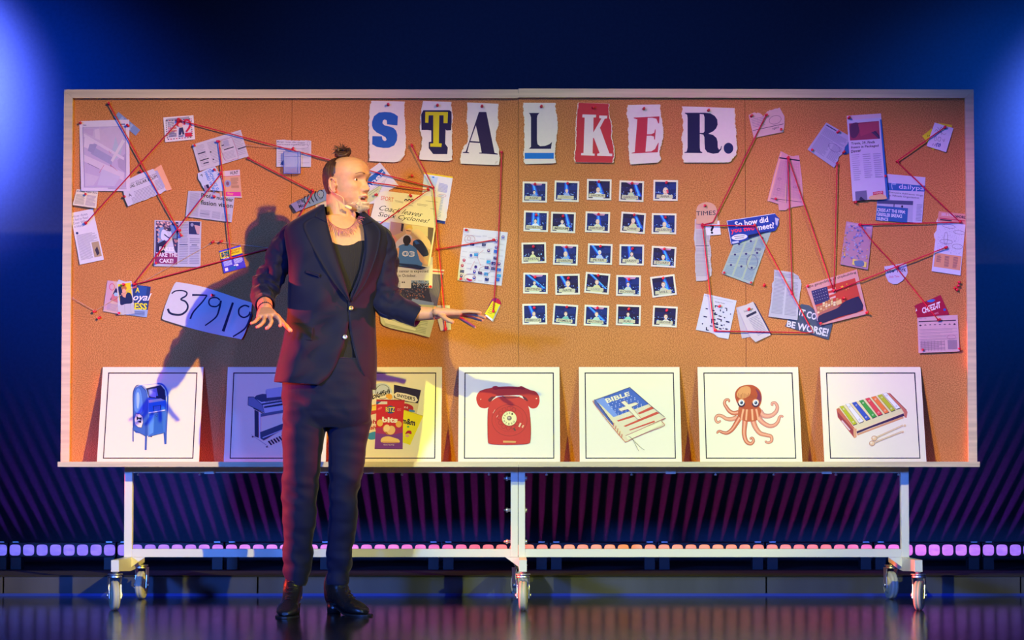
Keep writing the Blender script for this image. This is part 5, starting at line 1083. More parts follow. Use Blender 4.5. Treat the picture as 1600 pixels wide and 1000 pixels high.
def d2(s):
    c = CR(340, 565, 6.255)
    s.poly(c((470,280),(640,245),(760,240),(760,350),(470,360)), '8a98b4'); s.poly(c((380,330),(440,315),(640,330),(780,300),(780,360),(430,395),(350,360)), '3c4a68'); s.poly(c((475,270),(640,245),(760,250),(750,330),(480,355)), 'b4c0d4')
    s.poly(c((300,345),(350,345),(440,420),(460,500),(350,450),(300,425)), '7888a8'); s.poly(c((350,350),(430,395),(780,345),(800,430),(460,510),(440,420)), 'c8d0dc')
    s.st(c((300,345),(350,345),(435,420),(460,500),(350,450),(297,425),(300,345)), .9, '22304c')
    s.poly(c((430,410),(780,355),(780,370),(435,425)), '30405c'); s.poly(c((450,440),(785,385),(790,400),(455,455)), '30405c')
    for k in range(22): x = 470+k*15; s.st(c((x, 385-(x-470)*.16), (x+6, 400-(x-470)*.16)), .9, '141c30'); s.st(c((x, 432-(x-470)*.16), (x+6, 447-(x-470)*.16)), .9, '141c30')
    s.st(c((350,455),(465,515),(800,440)), 1.4, '1c2a44'); s.poly(c((360,470),(400,490),(400,745),(362,730)), '28384f'); s.poly(c((402,490),(420,500),(420,755),(404,745)), 'dfe4ee'); s.poly(c((420,510),(800,445),(800,470),(420,540)), '5a6c88')
    s.poly(c((415,690),(640,605),(800,560),(800,640),(640,660),(450,770),(418,750)), '3c4c68'); s.st(c((440,745),(640,665),(800,600)), 1.6, 'c0cad8')
    for k in range(13): x = 490+k*26; y = 780-k*11; s.poly(c((x,y),(x+12,y-8),(x+42,y+30),(x+30,y+38)), '18243c')
    s.ell(c((342,735))[0], 1.3, 1.0, '18243c'); s.ell(c((480,833))[0], 1.5, 1.0, '18243c'); s.st(c((330,715),(490,825)), .5, '7888a4')
def d3(s):
    c = CR(570, 590, 7.69)
    s.poly(smooth(c((80,150),(130,80),(230,70),(290,100),(330,180),(330,330),(200,300),(60,330)), True, 3), 'c8d8f0'); s.poly(c((60,200),(340,180),(320,300),(60,330)), 'f0ecd8')
    s.ring(c((215,170))[0], 11, 11, .7, '1c2040'); s.Tq('Goldfish', c((20,205),(285,135),(290,195),(25,290)), '101428', .05, .1); s.poly(smooth(c((250,220),(290,195),(325,210),(330,250),(290,260)), True, 3), 'eeb040'); s.poly(c((60,330),(200,310),(200,400),(60,420)), 'f0d858'); s.st(c((60,345),(130,330)), 1.2, 'd84838')
    s.poly(c((0,420),(150,410),(140,660),(20,730),(0,700)), 'ecdcc8'); s.Tq('Swedish', c((-140,495),(140,505),(135,555),(-140,545)), 'b81c2c', .06); s.Tq('Fish', c((20,575),(140,575),(135,622),(20,630)), 'b81c2c', .06); s.poly(smooth(c((20,700),(60,665),(140,650),(135,730),(60,745)), True, 3), '3890d0'); s.poly(c((60,400),(150,390),(150,430),(60,450)), 'c83848')
    s.poly(c((355,85),(680,150),(600,560),(400,480),(350,250)), 'ddd0a8'); s.poly(c((350,85),(675,150),(640,310),(490,290),(350,240)), '241c48'); s.poly(smooth(c((385,175),(615,230),(605,300),(370,240)), True, 2), 'eee8dc'); s.Tq("SNYDER'S", c((388,190),(608,238),(602,282),(384,228)), '201838', .05)
    s.poly(smooth(c((470,310),(570,340),(575,400),(470,400)), True, 3), 'b8223c'); s.Tq('ni', c((475,340),(518,348),(516,372),(473,366)), 'f0e0e0', .03); s.poly(c((530,380),(600,395),(600,415),(530,410)), '3c80d0')
    s.poly(c((470,390),(700,460),(545,810),(430,770)), 'f0e624'); s.st(c((480,392),(700,462)), .8, 'c8b820'); s.Tq('m&m', c((450,480),(612,510),(600,580),(445,550)), '201440', .07); s.ell(c((520,590))[0], 2.0, 1.4, '60b060'); s.poly(smooth(c((485,680),(510,640),(555,640),(560,680),(520,670)), True, 3), 'b81c48'); s.ell(c((510,700))[0], 3.2, 2.2, 'e0a8a0'); s.T('SHARE', .9, .1, .9, .1, 'ffffff') if False else None
    s.poly(c((140,262),(480,268),(460,500),(455,860),(118,858),(135,560)), 'cc2440')
    s.poly(c((132,660),(200,640),(300,650),(457,640),(455,860),(118,858)), '7c3aa8'); s.poly(c((130,600),(458,600),(457,660),(320,690),(132,665)), 'b03078'); s.poly(c((138,285),(270,287),(270,320),(137,322)), 'e0e0ec'); s.poly(c((138,285),(200,286),(150,322),(137,322)), '3858a8'); s.st(c((140,268),(480,275)), 1.6, 'a01838'); s.st(c((119,850),(455,855)), 1.2, '5c2488')
    s.ell(c((310,385))[0], 6.6, 6.4, '2050a0'); s.Tq('RITZ', c((246,350),(366,350),(362,415),(248,415)), '14183c', .09); s.Tq('RITZ', c((250,353),(362,353),(358,412),(252,412)), 'f0e060', .05)
    s.Tq('bits', c((208,470),(398,478),(396,545),(206,538)), 'f4f0f4', .08); s.ell(c((182,545))[0], 4.8, 5.4, 'e8c468'); s.ell(c((408,560))[0], 4.8, 5.0, 'e8b860')
    s.ell(c((262,612))[0], 5.6, 6.4, 'e8b87c', rot=.3); s.ell(c((290,640))[0], 5.4, 6.2, 'c88448', rot=.5); s.ell(c((315,632))[0], 6.6, 7.4, 'f0c890', rot=.5); s.ring(c((315,632))[0], 6.6, 7.4, .4, 'a86038', rot=.5); s.ell(c((265,608))[0], 4.6, 5.6, 'f6dcae', rot=.3)
    s.poly(smooth(c((205,725),(280,705),(360,725),(410,745),(415,780),(320,785),(200,778)), True, 3), 'f2d28c'); s.st(c((205,775),(410,780)), 1.2, 'd09060'); s.Tq('PEANUT BUTTER', c((225,800),(355,802),(355,818),(225,816)), 'e0d0f0', .02); s.ell(c((180,370))[0], 4.4, 2.4, 'e04860', rot=-.6); s.st(c((155,380),(205,360)), .6, 'f0b0b8'); s.Tq('LESS SALT', c((390,370),(435,370),(435,400),(390,400)), 'f0a0b0')
def d4(s):
    c = CR(735, 595, 9.09)
    s.poly(smooth(c((250,400),(245,600),(250,850),(275,895),(400,908),(550,910),(700,905),(820,895),(850,850),(858,700),(850,520),(835,400),(790,290),(700,230),(550,215),(400,230),(300,290)), True, 3), 'cc3a34')
    s.poly(smooth(c((85,230),(120,160),(200,120),(310,95),(330,78),(370,72),(400,85),(550,78),(680,85),(720,75),(770,95),(850,130),(930,155),(975,220),(980,310),(940,380),(870,392),(810,340),(760,240),(700,205),(550,210),(400,215),(350,225),(300,290),(260,370),(200,392),(130,370),(90,300)), True, 3), 'c8342e')
    s.poly(smooth(c((310,95),(335,76),(385,78),(400,100),(380,125),(330,125)), True, 3), 'a81c30'); s.poly(smooth(c((690,95),(720,74),(760,92),(775,115),(730,125)), True, 3), 'a81c30'); s.poly(smooth(c((400,88),(550,80),(690,90),(700,120),(550,112),(400,118)), True, 3), 'a01a2c')
    s.poly(smooth(c((250,270),(300,225),(360,225),(330,250),(280,300)), True, 3), '6c2430'); s.poly(smooth(c((740,220),(790,240),(820,290),(770,270)), True, 3), '6c2430'); s.poly(smooth(c((450,215),(550,230),(700,222),(640,245),(500,250)), True, 3), '8c2c34')
    s.st(smooth(c((130,150),(200,125),(300,108))), .8, '9c2c30'); s.ell(c((148,262))[0], .8, .8, 'f0c8b0'); s.ell(c((938,252))[0], 1.2, .8, 'f0c8b0')
    s.ring(c((555,560))[0], 27.5, 24.6, .6, '96302c', 36); s.ring(c((550,545))[0], 21.5, 19.5, .4, 'a83830', 30)
    for k in range(10):
        a = math.radians(-60-k*29.5); s.ring(c((548+138*math.cos(a), 532+140*math.sin(a)))[0], 3.0, 3.2, .55, '8c2a2c', 14)
    s.ell(c((553,535))[0], 11.6, 11.4, 'f0e8a8', 26); s.ring(c((553,535))[0], 11.6, 11.4, .4, '8c5c34', 26)
    for k, t in enumerate('1234567890'):
        a = math.radians(-58-k*29.5); x, y = 553+78*math.cos(a), 535+78*math.sin(a); s.Tq(t, c((x-11,y-14),(x+11,y-14),(x+11,y+14),(x-11,y+14)), '5c4c3c')
    s.ell(c((553,530))[0], 3.8, 3.6, '8c7468'); s.ell(c((548,524))[0], 1.8, 1.7, 'cbb8a0'); s.st(c((715,600),(690,655)), 2.6, 'ecc8a0'); s.st(c((755,630),(735,665)), 2.2, 'e8b890'); s.st(c((615,670),(640,710)), 2.4, '704038'); s.st(c((350,410),(320,460)), .8, 'ecb8a0'); s.st(c((390,490),(370,520)), .8, 'ecb8a0')
    s.poly(c((465,850),(640,855),(650,868),(640,880),(465,878)), 'e0a860'); s.st(smooth(c((250,400),(243,600),(250,850),(275,893),(400,906),(550,908),(700,903),(820,893),(850,850),(858,700),(850,520))), .5, '8c2424')
def d5(s):
    c = CR(920, 595, 8.69)
    s.poly(smooth(c((75,275),(100,245),(310,180),(530,95),(570,100),(800,300),(1030,490),(1030,510),(990,545),(1020,590),(1000,620),(740,720),(520,825),(480,815),(330,640),(80,320)), True, 2), 'e8ddb4')
    s.poly(c((85,265),(310,180),(540,95),(575,105),(815,315),(600,410),(335,495),(200,350)), '4468c0'); s.poly(c((90,265),(200,225),(400,480),(335,495),(190,350)), '7c9ce0'); s.poly(smooth(c((75,280),(95,262),(300,540),(330,600),(300,580),(90,330)), True, 2), '5c6cb0')
    s.poly(c((335,495),(815,315),(1030,495),(1020,515),(500,745),(430,650)), 'e6ddb8')
    for pts in (((380,540),(640,450),(650,480),(400,555)), ((660,440),(850,350),(890,375),(690,455)), ((470,615),(920,420),(965,440),(500,625)), ((545,665),(890,540),(900,560),(560,675))): s.poly(c(*pts), 'd05040')
    for k in range(9):
        for b in range(7):
            x = 270+b*52+k*22-(b*0); y = 330-b*20+k*22
            if x-(y-95)*1.2 < 480 and x < 780-(330-y)*.5: s.ell(c((x+(20 if k % 2 else 0), y))[0], .75, .65, 'dfe6fa', 6)
    s.Tq('BIBLE', c((215,245),(545,145),(560,200),(250,305)), 'f2eecc', .06)
    s.poly(c((435,290),(490,270),(540,320),(640,290),(675,315),(580,355),(715,515),(665,525),(530,385),(435,415),(405,380),(500,345)), 'f0e8c4'); s.st(c((435,290),(490,270),(540,320),(640,290),(675,315),(580,355),(715,515),(665,525),(530,385),(435,415),(405,380),(500,345),(435,290)), .45, 'a04838')
    s.poly(c((500,745),(985,545),(995,600),(620,770),(530,800)), 'f0ecc0'); s.st(smooth(c((500,745),(700,660),(1030,510),(990,545),(1025,590),(1000,620),(760,715),(600,780))), .8, 'b04858'); s.st(smooth(c((75,275),(72,310),(330,640),(480,815),(510,828),(600,785))), .8, 'c04c48'); s.st(smooth(c((80,262),(310,180),(540,95),(580,110),(815,315),(1030,490))), .7, '44406c')
    for k in range(6): s.st(c((120+k*36,300+k*48),(150+k*36,345+k*48)), 1.4, '3c4484')
    for k in range(5): s.st(c((340+k*28,570+k*38),(330+k*28,620+k*38)), 1.0, 'd07060')
    s.st(smooth(c((540,755),(590,790),(640,880),(680,955))), .5, '5c5c54'); s.st(smooth(c((560,760),(620,820),(700,900),(755,940))), .5, '5c5c54')
def d6(s):
    c = CR(1110, 595, 9.09)
    def tent(pts, w0, w1, col, ol='90382c'):
        p = smooth(c(*pts), n=6); N = len(p); ws = [w0+(w1-w0)*(i/(N-1))**.8 for i in range(N)]
        s.st(p, [w_+.9 for w_ in ws], ol); s.st(p, ws, col); s.st([(x-.25, y-.3) for x, y in p], [w_*.35 for w_ in ws], 'f0b090')
    tent(((400,450),(330,460),(270,430),(225,370),(200,320),(215,275),(250,265),(268,285),(255,300)), 7, 1.6, 'd07050')
    tent(((380,520),(300,545),(230,540),(160,500),(100,495),(72,540),(95,590),(135,580),(130,560)), 7, 1.6, 'e09878')
    tent(((430,500),(370,600),(310,690),(240,740),(180,735),(130,715),(100,730),(100,750)), 8, 1.6, 'd06848')
    tent(((700,430),(760,495),(860,495),(930,440),(950,370),(920,315),(880,315),(872,340),(895,345)), 8, 1.6, 'e09888')
    tent(((660,480),(730,580),(830,640),(910,630),(960,580),(980,520),(1005,500),(1035,515)), 8, 2.0, 'e0907c')
    tent(((590,500),(630,640),(700,740),(790,770),(860,790),(870,850),(830,880),(790,870),(785,850)), 8.4, 1.6, 'e08c70')
    tent(((500,500),(485,640),(480,760),(510,860),(570,895),(610,860),(600,815),(572,815),(575,835)), 8.4, 1.6, 'd87858')
    s.poly(smooth(c((400,380),(430,360),(560,340),(690,370),(720,440),(660,560),(560,580),(480,570),(400,500)), True, 3), 'c4603c')
    for x in (470, 520, 590, 650): s.st(smooth(c((x, 400), (x-(560-x)*.2, 480), (x-(560-x)*.35, 560))), [2.6, 3, 3]+[2.8]*8, 'f0b488')
    s.poly(smooth(c((350,220),(360,150),(420,85),(520,58),(610,65),(690,120),(725,200),(725,290),(690,370),(600,400),(480,400),(400,340),(365,280)), True, 4), 'b8502e')
    s.poly(smooth(c((375,180),(430,100),(520,75),(570,110),(560,200),(480,250),(400,240)), True, 4), 'e0a060'); s.poly(smooth(c((640,110),(700,170),(722,260),(690,320),(650,280),(670,200)), True, 4), '803050')
    for k in range(14): x = 380+k*20; s.st(c((x, 190+random.uniform(-20, 20)), (x+4, 250)), .6, '9c4c2c')
    for ex, ey in ((440,310),(643,312)):
        s.ell(c((ex, ey+10))[0], 6.0, 6.0, '4c2440'); s.ell(c((ex, ey-12))[0], 5.2, 4.6, 'e8b484'); s.ell(c((ex, ey))[0], 4.2, 4.6, 'f0ece8'); s.ell(c((ex+2, ey))[0], 2.6, 2.9, '5c88b4'); s.ell(c((ex+2, ey))[0], 1.6, 1.8, '101428'); s.ell(c((ex-6, ey-10))[0], .7, .7, 'ffffff', 8)
def d7(s):
    c = CR(1300, 605, 10)
    s.poly(c((70,340),(120,300),(850,85),(1100,330),(1130,400),(380,660),(330,600)), 'e6dfa8')
    s.poly(c((70,340),(110,325),(370,660),(380,770),(350,798),(90,470)), 'c86850'); s.poly(c((85,380),(345,680),(350,780),(90,460)), '9c3c44'); s.st(c((150,520),(280,670)), 2.4, 'e0c8c8'); s.poly(c((335,640),(385,650),(385,780),(350,798),(335,740)), 'e0a878')
    s.poly(c((860,90),(910,95),(1160,350),(1180,390),(1165,480),(1130,470),(1125,400),(1080,330)), 'c87060'); s.st(c((900,95),(1165,360)), .8, '70303c')
    s.poly(c((380,665),(1120,385),(1125,410),(390,690)), 'f0dca8'); s.poly(c((385,690),(1120,408),(1130,450),(600,640),(390,725)), '3c2050'); s.poly(c((390,728),(1110,455),(1120,485),(400,755)), 'd8a070')
    bars = [((120,300),(175,290),(390,570),(330,592),'b8c424'), ((212,265),(270,255),(495,530),(425,560),'eceef0'), ((312,245),(375,228),(598,492),(530,520),'3454bc'), ((422,210),(485,195),(698,455),(630,482),'3ca444'),
            ((520,180),(580,162),(790,420),(720,446),'e04450'), ((612,155),(680,138),(890,388),(825,412),'ee7c3c'), ((712,128),(775,110),(990,352),(925,378),'b8c42c'), ((790,100),(850,85),(1070,320),(1005,342),'f0f2f4')]
    for b in bars:
        q_ = c(list(b[:4])); s.poly([(x+.5, y+.9) for x, y in q_], '28203c'); s.poly(q_, b[4]); s.st(q_, .35, '30284c', True)
        A_, B_, C_, D_ = q_
        for t in (.16, .86):
            x = (A_[0]+B_[0])/2*(1-t)+(C_[0]+D_[0])/2*t; y = (A_[1]+B_[1])/2*(1-t)+(C_[1]+D_[1])/2*t; s.ring((x, y), 1.1, 1.1, .4, 'f0f0e0' if b[4] not in ('eceef0', 'f0f2f4') else '8890a0', 10)
    for a, b, d in (((660,800),(1110,595),(1138,600)), ((625,880),(1090,695),(1105,700))):
        s.st(c(a, b), 2.4, 'b88c5c'); s.st(c(a, b), 1.7, 'ecd8a4'); s.ell(c(d)[0], 1.6, 2.0, 'e8cc98')
    for p_ in ((660,798),(625,878)): s.ell(c(p_)[0], 4.5, 4.2, 'b07c50'); s.ell(c(p_)[0], 4.0, 3.7, 'eccf98'); s.ell(c((p_[0]-10, p_[1]-10))[0], 1.8, 1.6, 'f6e8c4')
card(152, 311, 'square card with a drawing of a blue mailbox', d1)
card(350, 509, 'square card with a drawing of an electric organ, half behind the man', d2)
card(530, 689, 'square card with a drawing of snack bags', d3)
card(716, 875, 'square card with a drawing of a red dial telephone', d4)
card(906, 1065, 'square card with a drawing of a flag-covered bible', d5)
card(1094, 1253, 'square card with a drawing of an orange octopus', d6)
card(1288, 1447, 'square card with a drawing of a rainbow xylophone', d7)

# ================================================================ the man
YM = -.55
SK = 3500/(YM-CAMY)          # pixels per metre at his distance
def px2(v): return v/SK
person = empty('person', P(500, 958, YM)*1.0, 'man in a dark suit and topknot, arms spread, standing before the cork board', 'person')
person.location.z = 0
def lathe_tube(mb, pts, n=20, dome=True):
    """pts: (px, py, Y, r) circular tube with rounded ends"""
    W = [P(p[0], p[1], p[2]) for p in pts]; r = [p[3] for p in pts]
    if dome:
        t0 = (W[0]-W[1]).normalized(); t1 = (W[-1]-W[-2]).normalized()
        W = [W[0]+t0*r[0]*.9, W[0]+t0*r[0]*.55]+W+[W[-1]+t1*r[-1]*.55, W[-1]+t1*r[-1]*.9]; r = [r[0]*.3, r[0]*.82]+r+[r[-1]*.82, r[-1]*.3]
    mb.tube(W, r, n)
def sm3(pts, n=5):
    out = []; N = len(pts); D = len(pts[0])
    for i in range(N-1):
        p = [pts[max(0, i-1)], pts[i], pts[i+1], pts[min(N-1, i+2)]]
        for k in range(n):
            t = k/n
            out.append(tuple(.5*(2*p[1][a]+(p[2][a]-p[0][a])*t+(2*p[0][a]-5*p[1][a]+4*p[2][a]-p[3][a])*t*t+(3*p[1][a]-p[0][a]-3*p[2][a]+p[3][a])*t**3) for a in range(D)))
    out.append(tuple(pts[-1])); return out
def interp(tab, x):
    if x <= tab[0][0]: return tab[0][1]
    for (a, u), (b, v) in zip(tab, tab[1:]):
        if x <= b:
            t = (x-a)/(b-a); return u+(v-u)*t
    return tab[-1][1]
def rings_mesh(mb, rings, cap=True, smooth_=True):
    n = len(rings[0]); k = len(mb.v)
    for r in rings: mb.v += r
    for i in range(len(rings)-1):
        for j in range(n):
            mb.f.append([k+i*n+j, k+i*n+(j+1) % n, k+(i+1)*n+(j+1) % n, k+(i+1)*n+j]); mb.sm.append(smooth_)
    if cap:
        mb.f.append([k+j for j in reversed(range(n))]); mb.sm.append(False)
        mb.f.append([k+(len(rings)-1)*n+j for j in range(n)]); mb.sm.append(False)
def remesh(mb, name, m, parent, voxel, smooth_iter=2, disp=None):
    me = bpy.data.meshes.new(name); me.from_pydata([tuple(v) for v in mb.v], [], mb.f)
    bm = bmesh.new(); bm.from_mesh(me); bmesh.ops.recalc_face_normals(bm, faces=bm.faces); bm.to_mesh(me); bm.free()
    o = bpy.data.objects.new(name, me); COL.objects.link(o)
    md = o.modifiers.new('r', 'REMESH'); md.mode = 'VOXEL'; md.voxel_size = voxel
    if smooth_iter:
        sm = o.modifiers.new('s', 'SMOOTH'); sm.factor = .5; sm.iterations = smooth_iter
    dg = bpy.context.evaluated_depsgraph_get(); dg.update()
    me2 = bpy.data.meshes.new_from_object(o.evaluated_get(dg)); bpy.data.objects.remove(o)
    me2.name = name; me2.materials.clear(); me2.materials.append(m)
    if disp:
        nn = [v.normal.copy() for v in me2.vertices]
        for v, n_ in zip(me2.vertices, nn): v.co = disp(v.co, n_)
    me2.polygons.foreach_set('use_smooth', [True]*len(me2.polygons)); me2.update()
    return link(name, me2, parent)

# ---- materials
M['skin'] = mat('skin', (.58, .31, .175), .5, noise_amt=.05, scale=60)
bsk = M['skin'].node_tree.nodes['Principled BSDF']; bsk.inputs['Subsurface Weight'].default_value = .12; bsk.inputs['Subsurface Radius'].default_value = (.008, .003, .0015)
M['suit'] = mat('dark_wool_suit', (.005, .008, .036), .75, spec=.2, sheen=.15, bump=.12, scale=700)
M['satin'] = mat('lapel_wool', (.004, .007, .032), .7, spec=.2, sheen=.12)
M['tank'] = mat('black_ribbed_jersey', (.004, .005, .014), .8, sheen=.08)
nt = M['tank'].node_tree; wv = nt.nodes.new('ShaderNodeTexWave'); wv.inputs['Scale'].default_value = 60; tcn = nt.nodes.new('ShaderNodeTexCoord'); bpn = nt.nodes.new('ShaderNodeBump'); bpn.inputs['Strength'].default_value = .4; bpn.inputs['Distance'].default_value = .002
nt.links.new(tcn.outputs['Object'], wv.inputs['Vector']); nt.links.new(wv.outputs['Fac'], bpn.inputs['Height']); nt.links.new(bpn.outputs[0], nt.nodes['Principled BSDF'].inputs['Normal'])
M['hair'] = mat('dark_brown_hair', (.050, .022, .016), .45, noise_amt=.5, scale=120, bump=.5, stretch=(1, 1, .25))
M['beard'] = mat('blond_grey_beard', (.85, .70, .48), .6)
M['brow'] = mat('pale_brown_brow', (.30, .15, .09), .7)
M['eye'] = mat('eye_white', (.80, .76, .72), .2); M['iris'] = mat('brown_iris', (.05, .025, .015), .2)
M['lip'] = mat('lip', (.58, .20, .17), .45); M['mouth'] = mat('mouth_inside', (.06, .012, .012), .7); M['tooth'] = mat('tooth', (.85, .80, .70), .3)
M['mic'] = mat('skin_tone_microphone', (.80, .60, .34), .5); M['neck'] = mat('pink_metal_spikes', (.55, .16, .28), .35, metal=.5)
M['shoe'] = mat('black_patterned_leather', (.010, .010, .012), .28, spec=.6, bump=.5, scale=120); M['gold'] = mat('gold_button', (.85, .60, .20), .3, metal=1); M['silver'] = mat('silver_button', (.55, .60, .70), .3, metal=1)
M['stitch'] = mat('suit_seam', (.004, .005, .012), .8)

# ---- head
HO = P(543, 284.5, YM); yaw = math.radians(56)
fd = Vector((math.sin(yaw), -math.cos(yaw), 0)); sd = Vector((fd.y, -fd.x, 0))
# a slight tilt back
fd = (fd+Vector((0, 0, .05))).normalized(); ud = sd.cross(fd).normalized()
if ud.z < 0: ud = -ud
FT = [(-.128,.050),(-.122,.074),(-.112,.087),(-.100,.090),(-.088,.086),(-.074,.088),(-.060,.089),(-.050,.087),(-.030,.088),(-.010,.087),(.0,.088),(.014,.095),(.024,.098),(.045,.097),(.062,.092),(.080,.078),(.092,.060),(.101,.038),(.107,0)]
BT = [(-.128,.030),(-.110,-.010),(-.092,-.045),(-.070,-.068),(-.045,-.085),(-.020,-.097),(0,-.102),(.030,-.104),(.055,-.100),(.078,-.088),(.092,-.071),(.101,-.048),(.107,-.010)]
WT = [(-.128,.010),(-.122,.026),(-.110,.037),(-.095,.048),(-.075,.059),(-.050,.066),(-.025,.071),(0,.075),(.030,.078),(.055,.076),(.075,.067),(.090,.052),(.101,.031),(.107,.006)]
def g(x, c, w_): return math.exp(-((x-c)/w_)**2)
def head_local(h, al, off=0):
    Fv, Bv, Wv = interp(FT, h), interp(BT, h), interp(WT, h); m_ = (Fv+Bv)/2 if abs(h) > .1 else -.008
    c, s_ = math.cos(al), math.sin(al); p_ = 2/2.25
    f = m_+((Fv-m_) if c > 0 else (m_-Bv))*math.copysign(abs(c)**p_, c); s = Wv*math.copysign(abs(s_)**p_, s_)
    # width is narrower towards the jaw front
    if c > 0:
        ss = abs(s); fr = min(1, max(0, c))
        nose = interp([(-.062,0),(-.054,.006),(-.048,.022),(-.040,.029),(-.030,.024),(-.012,.013),(.006,.005),(.018,0)], h)
        f += nose*g(s, 0, .0085 if h > -.03 else .0115)
        f += .012*g(ss, .0145, .0065)*g(h, -.045, .008)                       # nostril wings
        f -= .006*g(ss, .007, .004)*g(h, -.053, .004)
        f += .007*g(ss, .026, .020)*g(h, .023, .009)                         # brow ridge
        f -= .013*g(ss, .031, .015)*g(h, .0, .011)                           # sockets
        f += .005*g(ss, .046, .016)*g(h, -.028, .016)                        # cheekbones
        f -= .003*g(ss, .022, .004)*g(h, -.055, .014)                        # nasolabial fold
        f += .0065*g(s, 0, .019)*g(h, -.0665, .0045)+.008*g(s, 0, .017)*g(h, -.094, .005)   # lips, parted
        f -= .020*g(s, 0, .018)*g(h, -.0795, .0065)
        f -= .004*g(s, 0, .02)*g(h, -.103, .005); f += .006*g(s, 0, .02)*g(h, -.115, .010)
        f += .0012*math.sin((h-.045)*420)*g(h, .052, .014)*g(s, 0, .05)      # forehead creases
    v = Vector((f, s, h))
    if off:
        d = Vector((f-m_, s*1.4, max(0, h-.02)*1.3 if h > 0 else 0)); v += d.normalized()*off
    return v
def HL(v): return HO+fd*v[0]+sd*v[1]+ud*v[2]
body = MB()
hs = [-.128+.235*i/110 for i in range(111)]
rings_mesh(body, [[HL(head_local(h, 2*math.pi*j/128)) for j in range(128)] for h in hs])
# ears
for sg in (1, -1):
    mb = body
    c = Vector((-.012, sg*.0765, -.018))
    pts = []
    for k in range(13):
        a = math.radians(-70+k*24); pts.append(HL(c+Vector((-math.sin(a)*.0-.0+(-.0165)*math.sin(a) if False else -.016*math.sin(a+.3), sg*(.008+.004*math.sin(a+.6)), .029*math.cos(a)*1.05))))
    mb.tube(pts, [.0036+.0012*math.sin(i*.5) for i in range(13)], 8)
    mtx = Matrix((fd, sd, ud)).transposed()
    mb.ell(HL(c+Vector((-.002, sg*.003, 0))), (.0145, .0055, .026), 16, 10, mtx)
    mb.ell(HL(c+Vector((.002, sg*.005, -.027))), (.008, .005, .009), 12, 8, mtx)
    mb.ell(HL(c+Vector((.012, sg*.004, -.004))), (.004, .006, .007), 10, 8, mtx)
# neck
for pts in ([(526,297,YM+.012,.036),(527,304,YM+.012,.047),(530,318,YM+.008,.054),(532,334,YM,.056),(533,350,YM,.062),(532,366,YM,.066)],):
    lathe_tube(body, sm3(pts), 28, False)
# throat muscle and adam's apple
body.ell(P(553,336,YM-.030), (.010,.010,.013), 10, 8)
# torso
TB = [(338,533,22,.060),(345,532,40,.072),(352,530,58,.082),(362,528,68,.092),(385,527,72,.100),(420,523,68,.106),(460,518,60,.102),(500,518,60,.106),(540,515,62,.112),(590,512,60,.108),(630,512,58,.100)]
def ell_ring(y, cx, a, b, n=40, p=2.4, tilt=.0, yc=YM):
    out = []
    for j in range(n):
        t = 2*math.pi*j/n; c, s_ = math.cos(t), math.sin(t)
        ux = math.copysign(abs(c)**(2/p), c); uy = math.copysign(abs(s_)**(2/p), s_)
        out.append(P(cx+a*ux, y, yc)+Vector((0, -b*uy+tilt*ux, 0)))
    return out
rings_mesh(body, [ell_ring(*r, tilt=.03) for r in sm3(TB, 4)])
# collar bones
for pts in ([(520,368,YM-.080,.006),(505,362,YM-.076,.007),(485,359,YM-.052,.007)], [(548,368,YM-.077,.005),(560,364,YM-.066,.006),(580,362,YM-.038,.007)]): lathe_tube(body, pts, 8)
# legs below the clothes
LL = [(650,476,24,.075),(690,473,26,.075),(770,469,17,.050),(850,466,14,.045),(905,462,11,.035),(935,462,10,.035)]
RL = [(650,545,24,.075),(690,543,25,.075),(770,538,15,.050),(850,532,13,.045),(905,528,11,.035),(935,527,10,.035)]
def ank(y): t = min(1, max(0, (y-740)/170)); return .07*t*t*(3-2*t)
for L_, yc in ((LL, YM-.01), (RL, YM+.03)): rings_mesh(body, [ell_ring(*r, n=28, yc=yc+ank(r[0])) for r in sm3(L_, 3)])
rings_mesh(body, [ell_ring(*r, n=36) for r in sm3([(600,512,58,.105),(625,512,58,.10),(645,512,54,.085)], 3)])
# arms
ra = lambda r: r/SK
armL = [(456,368,YM,ra(12)),(438,404,YM-.005,ra(12)),(422,435,YM,ra(12)),(412,455,YM-.01,ra(12)),(411,466,YM-.08,ra(12.5)),(413,474,YM-.15,ra(12.2)),(414.5,480,YM-.20,ra(11)),(415,484,YM-.235,ra(10))]
lathe_tube(body, sm3(armL, 4), 24)
armR = [(594,376,YM+.03,ra(12)),(600,400,YM+.03,ra(12)),(601,440,YM+.03,ra(12)),(604,470,YM+.03,ra(12.5)),(626,481,YM+.01,ra(13.5)),(648,489,YM-.01,ra(12)),(668,490,YM-.02,ra(10.4)),(684,489.5,YM-.03,ra(9.2))]
lathe_tube(body, sm3(armR, 4), 24)
# image-right hand, palm down, pointing right
def fing(pts, rad):
    P_ = sm3([(a, b, c) for a, b, c in pts], 4); N = len(P_)
    lathe_tube(body, [(p[0], p[1], p[2], rad*(1.06-.26*i/(N-1)+.06*math.cos(i*1.6))) for i, p in enumerate(P_)], 12)
hy = YM-.04
def slab(a, b, c, d, ta, tb):    # palm between wrist pair a,b and knuckle pair c,d
    for k in range(7):
        t = k/6
        p0 = tuple(a[i]+(b[i]-a[i])*t for i in range(3)); p1 = tuple(c[i]+(d[i]-c[i])*t for i in range(3))
        mid = tuple((p0[i]+p1[i])/2 for i in range(3))
        lathe_tube(body, [(*p0, ta), (*mid, (ta+tb)/2*1.08), (*p1, tb)], 12)
slab((682,487,hy-.022),(682,489.5,hy+.022),(718,488.5,hy-.040),(716,493.5,hy+.036),.018,.0125)
fing([(716,488,hy-.040),(728,486.5,hy-.046),(740,487,hy-.050),(750,488.6,hy-.052)], .0088)
